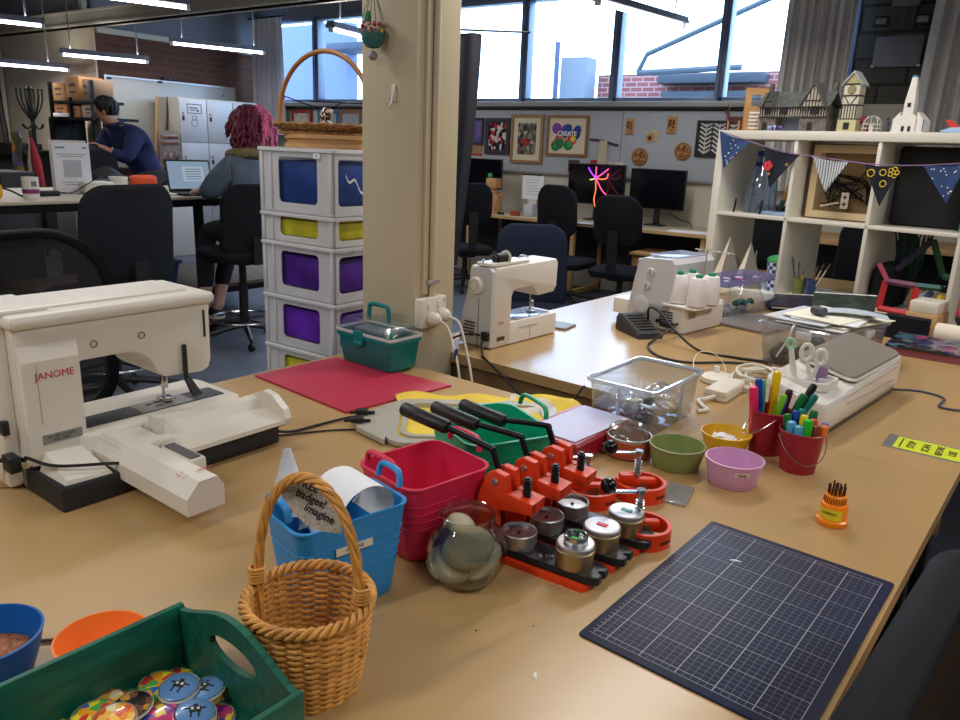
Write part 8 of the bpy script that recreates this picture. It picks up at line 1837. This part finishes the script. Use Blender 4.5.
# third cell: black backpack-like board
t2 = thing('display_board', 'large black padded panel standing in the upper third cube, behind the bunting', 'board', bp(0.915, 0.18, SZ1), BT)
b = MB().rings([[(p[0], y, 0.163 + p[1]) for p in rrect(0.155 - i, 0.160 - i, 0.02, 0, 4)] for y, i in ((-0.03, 0.006), (-0.024, 0.0), (0.02, 0.0), (0.026, 0.006))]); obj('pad', b, mat('black_panel_fabric', (14, 14, 20), 0.7), t2)
b = MB().box((0.148, -0.075, 0.075), (0.022, 0.03, 0.15), 0.003); o = obj('green_book', b, mat('teal_green_cover', (40, 110, 110), 0.5), None, bp(0.91, 0.18, SZ1), BT); tag(o, 'teal green booklet standing in front of the black panel at the right edge', 'book')
# lower left cell: paper sails, blue basket
for dx, dy, h, w, c, lab in ((0.105, 0.06, 0.235, 0.13, (224, 214, 196), 'tall cream folded card triangle in the lower left cube'), (0.205, 0.08, 0.215, 0.12, (226, 216, 200), 'cream folded card triangle next to the blue basket'), (0.070, 0.20, 0.14, 0.10, (206, 200, 190), 'low cream card triangle at the left of the lower left cube'), (0.165, 0.22, 0.165, 0.03, (216, 206, 190), 'narrow card point behind the folded triangles')):
    t2 = thing('folded_card', lab, 'card', bp(dx, dy - 0.02, SZ0), BT + 0.25, 'folded card triangles in the cube shelf')
    b = MB().rings([[(-w * .55, -0.02, 0), (-w * .15, -0.045, 0), (-w * .13, -0.043, 0), (-w * .53, -0.018, 0)], [(0, 0.0, h), (0.002, -0.002, h), (0.004, 0, h), (0.002, 0.002, h)]]); obj('light_face', b, mat('card_light', c, 0.85), t2, flat=True)
    b = MB().rings([[(-w * .15, -0.045, 0), (w * .6, 0.01, 0), (w * .62, 0.012, 0), (-w * .13, -0.043, 0)], [(0, 0.0, h), (0.002, -0.002, h), (0.004, 0, h), (0.002, 0.002, h)]]); obj('grey_face', b, mat('card_grey', (128, 122, 118), 0.85), t2, flat=True)
t2 = thing('wire_basket', 'blue and white woven basket with a green lid in the lower left cube', 'basket', bp(0.318, 0.12, SZ0), BT)
def chk(m, c1, c2, sc):
    nt = m.node_tree; bs = nt.nodes['Principled BSDF']; w_ = nt.nodes.new('ShaderNodeTexChecker'); w_.inputs['Scale'].default_value = sc; w_.inputs['Color1'].default_value = lin(c1); w_.inputs['Color2'].default_value = lin(c2)
    tc = nt.nodes.new('ShaderNodeTexCoord'); nt.links.new(tc.outputs['Object'], w_.inputs['Vector']); nt.links.new(w_.outputs['Color'], bs.inputs['Base Color']); return m
b = MB().lathe([(0, 0), (0.040, 0), (0.044, 0.14), (0.042, 0.14), (0.038, 0.004), (0, 0.004)], 30); obj('woven_side', b, chk(mat('blue_white_weave', (90, 120, 190), 0.7), (196, 210, 236), (36, 52, 104), 60), t2)
b = MB().sphere((0, 0, 0.142), 0.046, 18, 10, sc=(1.05, 1, .55)); obj('green_lid', b, mat('green_blue_fabric', (70, 180, 110), 0.8, noise=(30, .4)), t2)
# lower second cell: pencil pots
for x, c, lab in ((0.445, (196, 206, 120), 'left glass of brushes in the lower second cube'), (0.500, (110, 140, 200), 'right blue glass of brushes in the lower second cube')):
    t2 = thing('brush_pot', lab, 'pot', bp(x, 0.10, SZ0)); b = MB().lathe([(0, 0), (0.024, 0), (0.026, 0.08), (0.0245, 0.08), (0.0225, 0.004), (0, 0.004)], 24); obj('glass', b, clear('tinted_glass', c, 0.1, 0.4, 0.05, c), t2)
for x, dx, L, c, lab in ((0.438, -0.25, 0.17, (50, 50, 60), 'dark brush leaning left in the left glass'), (0.448, -0.12, 0.15, (70, 60, 80), 'second dark brush in the left glass'), (0.452, 0.05, 0.11, (230, 200, 60), 'short yellow brush in the left glass'), (0.495, 0.32, 0.16, (210, 190, 150), 'pale brush leaning right in the right glass'), (0.503, 0.42, 0.17, (216, 206, 176), 'paler brush leaning farthest right in the right glass'), (0.497, 0.15, 0.14, (130, 70, 60), 'brown brush in the right glass')):
    t2 = thing('paint_brush', lab, 'brush', bp(x, 0.10, SZ0 + 0.006), 0, 'brushes in the two glasses', rot=(0, dx, BT))
    obj('shaft', MB().tube([(0, 0, 0), (0, 0, L * .8)], 0.0035, 8), mat('brush_shaft', c, 0.5), t2); obj('tip', MB().tube([(0, 0, L * .8), (0, 0, L * .9), (0, 0, L)], [0.004, 0.0055, 0.002], 8), mat('brush_tip', (90, 80, 70), 0.8), t2)
# dark books in front of the shelf
b = MB().box((0, 0, 0.013), (0.17, 0.13, 0.026), 0.004); o = obj('tablet_case', b, mat('dark_slate_cover', (40, 38, 48), 0.4), None, bp(0.625, 0.02, SZ0), BT + 0.1); tag(o, 'dark slate tablet case lying flat in the lower second cube', 'case')
for k, (x, y, w, d, a, c, lab) in enumerate(((0.555, -0.12, 0.22, 0.16, 0.35, (44, 40, 56), 'dark purple printed folder in front of the lower second cube'), (0.74, -0.12, 0.24, 0.15, 0.30, (46, 56, 52), 'dark green printed folder leaning in front of the lower third cube'))):
    t2 = thing('folder', lab, 'folder', bp(x, y, 0.045 + 0.02 * k), 0, rot=(0.18 + 0.25 * k, -0.06, BT + a))
    obj('cover', MB().box((0, 0, 0.004), (w, d, 0.008), 0.002), mat('folder_cover', c, 0.35, noise=(30, .5)), t2)
    obj('pages', MB().box((0.003, 0, -0.003), (w - .008, d - .006, 0.007)), m_paper, t2)
    obj('spine_edge', MB().box((0, d / 2 - 0.004, 0.0082), (w, 0.006, 0.002)), m_white, t2)
b = MB().box((0, 0, 0.020), (0.20, 0.14, 0.040), 0.006); o = obj('black_box', b, m_black, None, bp(0.52, -0.10, 0), BT + .2); tag(o, 'black case lying on the table under the dark printed folders', 'case')
b = MB().box((0, 0, 0.025), (0.26, 0.10, 0.05), 0.006); o = obj('black_box', b, m_black, None, bp(0.80, -0.13, 0), BT + .1); tag(o, 'long black case lying on the table below the red wooden frame', 'case')
# lower third cell: painted wooden frames, black bag, green pine sprigs
t2 = thing('painted_frame', 'rainbow painted wooden house shaped frame in the lower third cube', 'frame', bp(0.90, 0.065, SZ0), BT)
def bar(p, q, r=0.013): return MB().tube([p, q], r, 4)
for nm, p, q, c in (('red_bar', (-0.075, -0.03, 0.012), (0.065, -0.05, 0.012), (190, 40, 44)), ('red_bar', (-0.075, -0.03, 0.012), (-0.075, 0.0, 0.125), (184, 36, 46)), ('red_bar', (0.055, -0.05, 0.012), (0.055, -0.02, 0.125), (190, 40, 44)), ('pink_bar', (-0.12, 0.02, 0.19), (-0.065, 0.0, 0.12), (150, 40, 70)), ('plum_bar', (-0.075, 0.0, 0.125), (0.05, -0.02, 0.125), (110, 60, 84)), ('teal_bar', (0.05, -0.02, 0.125), (0.14, -0.02, 0.128), (30, 90, 90)), ('navy_bar', (-0.06, 0.06, 0.17), (0.06, 0.05, 0.31), (40, 40, 66)), ('green_bar', (0.06, 0.05, 0.31), (0.12, 0.05, 0.17), (26, 76, 52)), ('green_bar', (0.12, 0.05, 0.17), (0.165, 0.05, 0.163), (20, 100, 70)), ('yellow_bar', (0.055, -0.04, 0.06), (0.14, -0.04, 0.05), (226, 196, 40)), ('yellow_bar', (0.14, -0.04, 0.05), (0.15, -0.02, 0.10), (220, 190, 40)), ('red_bar', (0.065, -0.05, 0.03), (0.16, -0.06, 0.012), (200, 50, 40))):
    obj(nm, bar(p, q), mat(nm, c, 0.5), t2, flat=True)
t2 = thing('black_bag', 'soft black bag against the divider in the lower third cube', 'bag', bp(0.795, 0.20, SZ0), BT)
b = MB().rings([rrect(0.045 * k, 0.11 * k, 0.03, z, 4) for z, k in ((0, .85), (0.02, 1), (0.12, 1), (0.17, .9), (0.19, .6))]); obj('pouch', b, m_fabric, t2)
t2 = thing('pine_sprig', 'bunch of dark green artificial pine sprigs in the lower third cube', 'plant', bp(0.82, 0.28, SZ0 + 0.0), BT)
b = MB(); r2 = random.Random(4)
for k in range(22):
    x = r2.uniform(-.05, .06); b.tube([(x * .3, 0, 0.0), (x, 0.02, 0.2), (x * 1.4 + r2.uniform(-.02, .02), r2.uniform(-.03, .03), 0.32)], 0.003, 5)
obj('needle_cluster', b, mat('dark_pine_green', (36, 74, 60), 0.7), t2)
b = MB().box((0, 0, 0.022), (0.10, 0.13, 0.044), 0.004); o = obj('cream_box', b, m_cream, None, bp(1.05, -0.09, 0.0905), BT); tag(o, 'cream box at the right edge above the patchwork cushion', 'box')
b = MB().box((0, 0, 0.045), (0.11, 0.15, 0.09), 0.003); o = obj('wooden_box', b, m_pine, None, bp(1.05, -0.09, 0), BT); tag(o, 'pine box under the cream box at the right edge', 'box')
t2 = thing('paper_bird', 'blue, white and yellow painted paper bird behind the yellow bar of the wooden frame', 'ornament', bp(0.985, 0.16, SZ0), BT)
b = MB().rings([[(0.02 * math.cos(a) * k - 0.01 * k + dx, 0.008 * k * math.sin(a), z) for a in [2 * PI * i / 12 for i in range(12)]] for z, k, dx in ((0, .6, -.03), (0.04, 1.3, -.03), (0.08, 1.3, -.01), (0.11, .8, .02), (0.125, .2, .04))]); obj('body', b, badge_mat('bird_paint', [(200, 206, 214), (90, 120, 170), (226, 220, 210), (60, 70, 110)], 40), t2)

# ------------------------------------------------------------------ models on top of the shelf
m_tim = mat('dark_timber', (44, 40, 40), 0.7)
m_plas = mat('grey_cream_plaster', (176, 168, 152), 0.8)
m_slate = mat('grey_slate_roof', (84, 86, 84), 0.85, noise=(60, 0.35), bump=(120, 0.8))
m_stone = mat('grey_brown_stone', (104, 96, 90), 0.9, noise=(50, 0.4), bump=(90, 0.8))
t2 = thing('timbered_house', 'grey half timbered model house with slate roofs, on top of the cube shelf', 'model house', bp(0.315, 0.12, ST), BT)
for x0, x1 in ((-0.155, -0.075), (0.035, 0.155)):
    b = MB().box(((x0 + x1) / 2, 0, 0.03), (x1 - x0, 0.11, 0.06)); obj('stone_base', b, m_stone, t2)
    b = MB().box(((x0 + x1) / 2 - .01, -0.0555, 0.022), (0.022, 0.003, 0.034)); obj('doorway', b, m_ink, t2)
b = MB().box((-0.02, 0.03, 0.03), (0.12, 0.05, 0.06)); obj('back_wall', b, mat('blue_grey_wall', (130, 140, 160), 0.8), t2)
b = MB().box((0, 0, 0.083), (0.31, 0.112, 0.046)); w1 = obj('upper_wall', b, m_plas, t2)
b = MB()
for k in range(27): b.box((-0.152 + k * 0.01172, -0.0572, 0.083), (0.0042, 0.003, 0.046))
for z in (0.061, 0.105): b.box((0, -0.0575, z), (0.312, 0.004, 0.005))
for k in range(8): b.box((0.1565, -0.05 + k * 0.0143, 0.083), (0.003, 0.004, 0.046))
obj('timber_frame', b, m_tim, w1)
wm = mat('dark_window_paint', (40, 44, 56), 0.3)
for x in (-0.115, -0.04, 0.10): obj('window', MB().box((x, -0.0592, 0.085), (0.030, 0.003, 0.022)), wm, w1)
b = MB().rings([[(x, -0.068, 0.104), (x, 0.0, 0.172), (x, 0.068, 0.104), (x, 0.06, 0.102), (x, 0.0, 0.160), (x, -0.06, 0.102)] for x in (-0.165, 0.165)]); obj('roof', b, m_slate, t2, flat=True)
b = MB().box((-0.165 + 0.022, 0.01, 0.185), (0.016, 0.016, 0.05)).box((0.145, 0.015, 0.182), (0.018, 0.018, 0.05)); obj('chimney', b, m_stone, t2)
for x, w, hh in ((-0.105, 0.046, 0.165), (0.095, 0.100, 0.195)):
    b = MB().rings([[(x - w / 2, y, 0.105), (x + w / 2, y, 0.105), (x, y, hh)] for y in (-0.078, 0.0)]); g = obj('gable', b, m_plas, t2, flat=True)
    b = MB()
    for k in range(7):
        f = -0.42 + 0.14 * k; hz = (hh - 0.105) * (1 - abs(f) * 2); b.box((x + f * w, -0.079, 0.105 + hz / 2), (0.0035, 0.003, max(hz, .002)))
    b.box((x, -0.0795, 0.128), (w * .72, 0.003, 0.004)); obj('gable_timber', b, m_tim, g)
    b = MB()
    for s in (-1, 1): b.rings([[(x + s * (w / 2 + 0.008), y, 0.098), (x + s * (w / 2 + 0.008), y, 0.106), (x, y, hh + 0.010), (x, y, hh + 0.001)] for y in (-0.086, 0.0)])
    obj('gable_roof', b, m_slate, g, flat=True)
t2 = thing('wooden_lantern', 'plywood box lantern with arched cut outs, left of the model house', 'lantern', bp(0.085, 0.16, ST), BT + 0.5)
b = MB(); per = [(-0.055 + 0.11 * min(1, max(0, q)), 0) for q in ()]
outp = rrect(0.052, 0.098, 0.001, 0, 6); inn = [(0.030 * math.cos(math.atan2(p[1], p[0] * 2)), 0.040 + 0.036 * math.sin(math.atan2(p[1], p[0] * 2))) for p in outp]
b.plate(outp, inn, -0.003, 0.0, tr(0, -0.045, 0.098) @ rotx(PI / 2)); b.box((-0.051, 0, 0.098), (0.004, 0.09, 0.196)).box((0.051, 0, 0.098), (0.004, 0.09, 0.196)).box((0, 0, 0.194), (0.10, 0.09, 0.004)); obj('box', b, m_mdf, t2, flat=True)
b = MB()
for k in range(5): b.box((0, -0.0465, 0.016 + 0.017 * k), (0.05, 0.002, 0.009))
obj('cut_out', b, mat('pale_light_gap', (222, 226, 232), 0.6), t2)
t2 = thing('deer_figure', 'dark red brown cut wood deer figure at the left end of the shelf top', 'figure', bp(0.045, 0.05, ST), BT)
dm = mat('dark_mahogany', (74, 26, 24), 0.5)
b = MB().rings([[(x, -0.012 * k, z - .012 * k), (x, 0.012 * k, z - .012 * k), (x, 0.012 * k, z + .012 * k), (x, -0.012 * k, z + .012 * k)] for x, z, k in ((-0.032, 0.052, .8), (-0.01, 0.05, 1), (0.02, 0.05, 1), (0.036, 0.052, .8))])
b.tube([(-0.028, 0, 0.055), (-0.036, 0, 0.08), (-0.038, 0, 0.088)], [0.009, 0.007, 0.007], 8).tube([(-0.034, 0, 0.088), (-0.052, 0, 0.080)], [0.007, 0.003], 8)
for s in (-1, 1): b.tube([(-0.036, 0, 0.092), (-0.036, s * 0.010, 0.105), (-0.028, s * 0.016, 0.118)], 0.0018, 5)
obj('body', b, dm, t2)
for x, y in ((-0.026, -.007), (-0.026, .007), (0.030, -.007), (0.030, .007)): obj('leg', MB().tube([(x, y, 0.045), (x, y, 0)], [0.006, 0.0035], 8), mat('light_wood_leg', (170, 120, 70), .6) if y < 0 else dm, t2)
t2 = thing('clock_tower', 'cream half timbered model clock tower, right of the model house', 'model tower', bp(0.545, 0.13, ST), BT)
b = MB().box((0, 0, 0.026), (0.078, 0.07, 0.052)); obj('base', b, mat('cream_stone', (196, 186, 140), 0.7), t2)
b = MB().box((0.0, -0.036, 0.026), (0.024, 0.004, 0.028)); obj('window', b, m_ink, t2)
b = MB().box((0, 0, 0.125), (0.064, 0.06, 0.146)); sh = obj('shaft', b, mat('pale_plaster', (206, 200, 178), 0.8), t2)
b = MB()
for k in range(6): b.box((-0.029 + 0.0116 * k, -0.031, 0.082), (0.004, 0.003, 0.060))
for z in (0.054, 0.112, 0.150, 0.196): b.box((0, -0.031, z), (0.068, 0.004, 0.005))
for s in (-1, 1): b.tube([(s * 0.004, -0.0315, 0.115), (s * 0.026, -0.0315, 0.148)], 0.002, 4)
obj('timber_frame', b, m_tim, sh)
for z in (0.054, 0.112, 0.150, 0.196): obj('side_timber', MB().box((0.033, 0, z), (0.003, 0.062, 0.005)), m_tim, sh)
b = MB().lathe([(0, 0.004), (0.016, 0.004), (0.018, 0)], 20, M=tr(0, -0.031, 0.174) @ rotx(PI / 2)); obj('clock_face', b, mat('olive_clock', (140, 132, 92), 0.6), sh)
b = MB().rings([[(-0.032, y, 0.198), (0.032, y, 0.198), (0, y, 0.238)] for y in (-0.03, 0.03)]); obj('gable', b, mat('olive_plaster', (176, 168, 120), .8), t2, flat=True)
b = MB()
for s in (-1, 1): b.rings([[(s * 0.042, y, 0.188), (s * 0.042, y, 0.195), (0, y, 0.250), (0, y, 0.241)] for y in (-0.038, 0.036)])
obj('roof', b, mat('pale_grey_roof', (170, 172, 170), .7), t2, flat=True)
b = MB()
for k in range(6): b.sphere((0.012 * math.cos(k), 0.01 * math.sin(k), 0.012 + 0.009 * k), 0.014, 10, 7)
o = obj('purple_flowers', b, mat('plum_pompom', (120, 24, 72), 0.8), None, bp(0.590, 0.16, ST)); tag(o, 'small plum coloured pompom cluster between the clock tower and the wire dome', 'ornament')
t2 = thing('wire_dome', 'small white wire birdcage dome on the shelf top', 'ornament', bp(0.641, 0.12, ST))
b = MB()
for k in range(8):
    a = k * PI / 4; b.tube([(0.037 * math.cos(a) * f, 0.037 * math.sin(a) * f, z) for f, z in ((1, 0), (1, 0.030), (.85, 0.050), (.5, 0.064), (0, 0.069))], 0.0012, 5)
for z in (0.002, 0.018, 0.034): b.tube([(0.037 * math.cos(a), 0.037 * math.sin(a), z) for a in [2 * PI * i / 24 for i in range(24)]], 0.0012, 5, closed=True)
obj('wires', b, mat('white_wire', (216, 212, 206), 0.5), t2)
b = MB().cyl((0, 0, 0), 0.010, 0.03, 12); obj('candle', b, m_cream, t2)
b = MB().tube([(0, 0, 0), (0, 0, 0.05)], [0.012, 0.008], 8).sphere((0, 0, 0.06), 0.009, 10, 7).tube([(0.0, 0, 0.035), (0.022, 0, 0.045)], 0.004, 6); o = obj('figurine', b, mat('dark_grey_pewter', (80, 78, 76), 0.6), None, bp(0.694, 0.14, ST)); tag(o, 'small dark figurine left of the white paper church', 'figurine')
b = MB().tube([(0, 0, 0), (0, 0, 0.03), (0, 0, 0.045)], [0.014, 0.012, 0.004], 10); o = obj('figurine', b, mat('dark_red_paint', (110, 50, 50), 0.6), None, bp(0.715, 0.18, ST)); tag(o, 'small dark red figurine beside the white paper church', 'figurine')
t2 = thing('paper_church', 'white cut paper model church with a tall spire, on top of the cube shelf', 'model church', bp(0.790, 0.12, ST), BT)
m_chp = mat('white_card_church', (226, 222, 214), 0.8)
b = MB().rings([[(-0.032, y, 0), (0.032, y, 0), (0.032, y, 0.062), (0, y, 0.085), (-0.032, y, 0.062)] for y in (-0.04, 0.04)]); obj('nave', b, m_chp, t2, flat=True)
for s in (-1, 1):
    b = MB().rings([[(s * 0.030, y, 0), (s * 0.062, y, 0), (s * 0.062, y, 0.048), (s * 0.032, y, 0.082)] for y in (-0.032, 0.04)]); obj('aisle', b, m_chp, t2, flat=True)
    b = MB().box((s * 0.0595, -0.034, 0.03), (0.003, 0.004, 0.045)); obj('blue_edge', b, mat('blue_edge_paint', (60, 110, 170), .6), t2)
b = MB().rings([rrect(0.019, 0.019, 0.001, 0.06, 1), rrect(0.019, 0.019, 0.001, 0.120, 1), rrect(0.009, 0.009, 0.001, 0.218, 1)], M=tr(-0.004, -0.015, 0)); sp = obj('spire', b, m_chp, t2, flat=True)
b = MB().rings([rrect(0.0095, 0.0095, 0.001, 0.214, 1), rrect(0.009, 0.009, 0.001, 0.222, 1)], M=tr(-0.004, -0.015, 0)); obj('blue_tip', b, mat('teal_tip', (40, 120, 150), .6), sp)
for c, d in (((-0.004, -0.0345, 0.108), (0.012, 0.003, 0.016)), ((-0.012, -0.041, 0.016), (0.010, 0.003, 0.020)), ((0.012, -0.041, 0.016), (0.010, 0.003, 0.020))): obj('window', MB().box(c, d), m_ink, t2)
t2 = thing('paper_bird', 'red, blue and white folded paper bird at the right end of the shelf top', 'ornament', bp(0.955, 0.10, ST), BT)
b = MB().rings([[(-0.045, 0, 0.006), (-0.045, 0.004, 0.008), (-0.043, 0, 0.010)], [(0.0, -0.02, 0.004), (0.0, 0.02, 0.004), (0.0, 0, 0.026)], [(0.05, -0.01, 0.004), (0.05, 0.01, 0.004), (0.06, 0, 0.03)]]); obj('body', b, mat('pale_blue_paper_bird', (150, 180, 214), .6), t2, flat=True)
b = MB().rings([[(-0.01, 0, 0.02), (0.03, 0, 0.02), (0.01, 0.002, 0.02)], [(-0.03, -0.01, 0.052), (0.0, -0.01, 0.046), (-0.01, -0.008, 0.05)]]).rings([[(0.02, 0, 0.02), (0.06, 0, 0.02), (0.04, 0.002, 0.02)], [(0.04, -0.01, 0.062), (0.07, -0.01, 0.056), (0.05, -0.008, 0.06)]]); obj('wing', b, mat('coral_red_paper', (226, 70, 56), .6), t2, flat=True)
b = MB().sphere((-0.03, 0.0, 0.012), 0.012, 10, 7).sphere((-0.008, 0, 0.013), 0.013, 10, 7).sphere((0.015, 0, 0.012), 0.012, 10, 7); o = obj('figurine', b, badge_mat('purple_figures', [(50, 40, 110), (150, 160, 200), (180, 90, 130)], 60), None, bp(0.268, 0.03, ST)); tag(o, 'row of tiny purple and white figures in front of the model house arch', 'figurine')
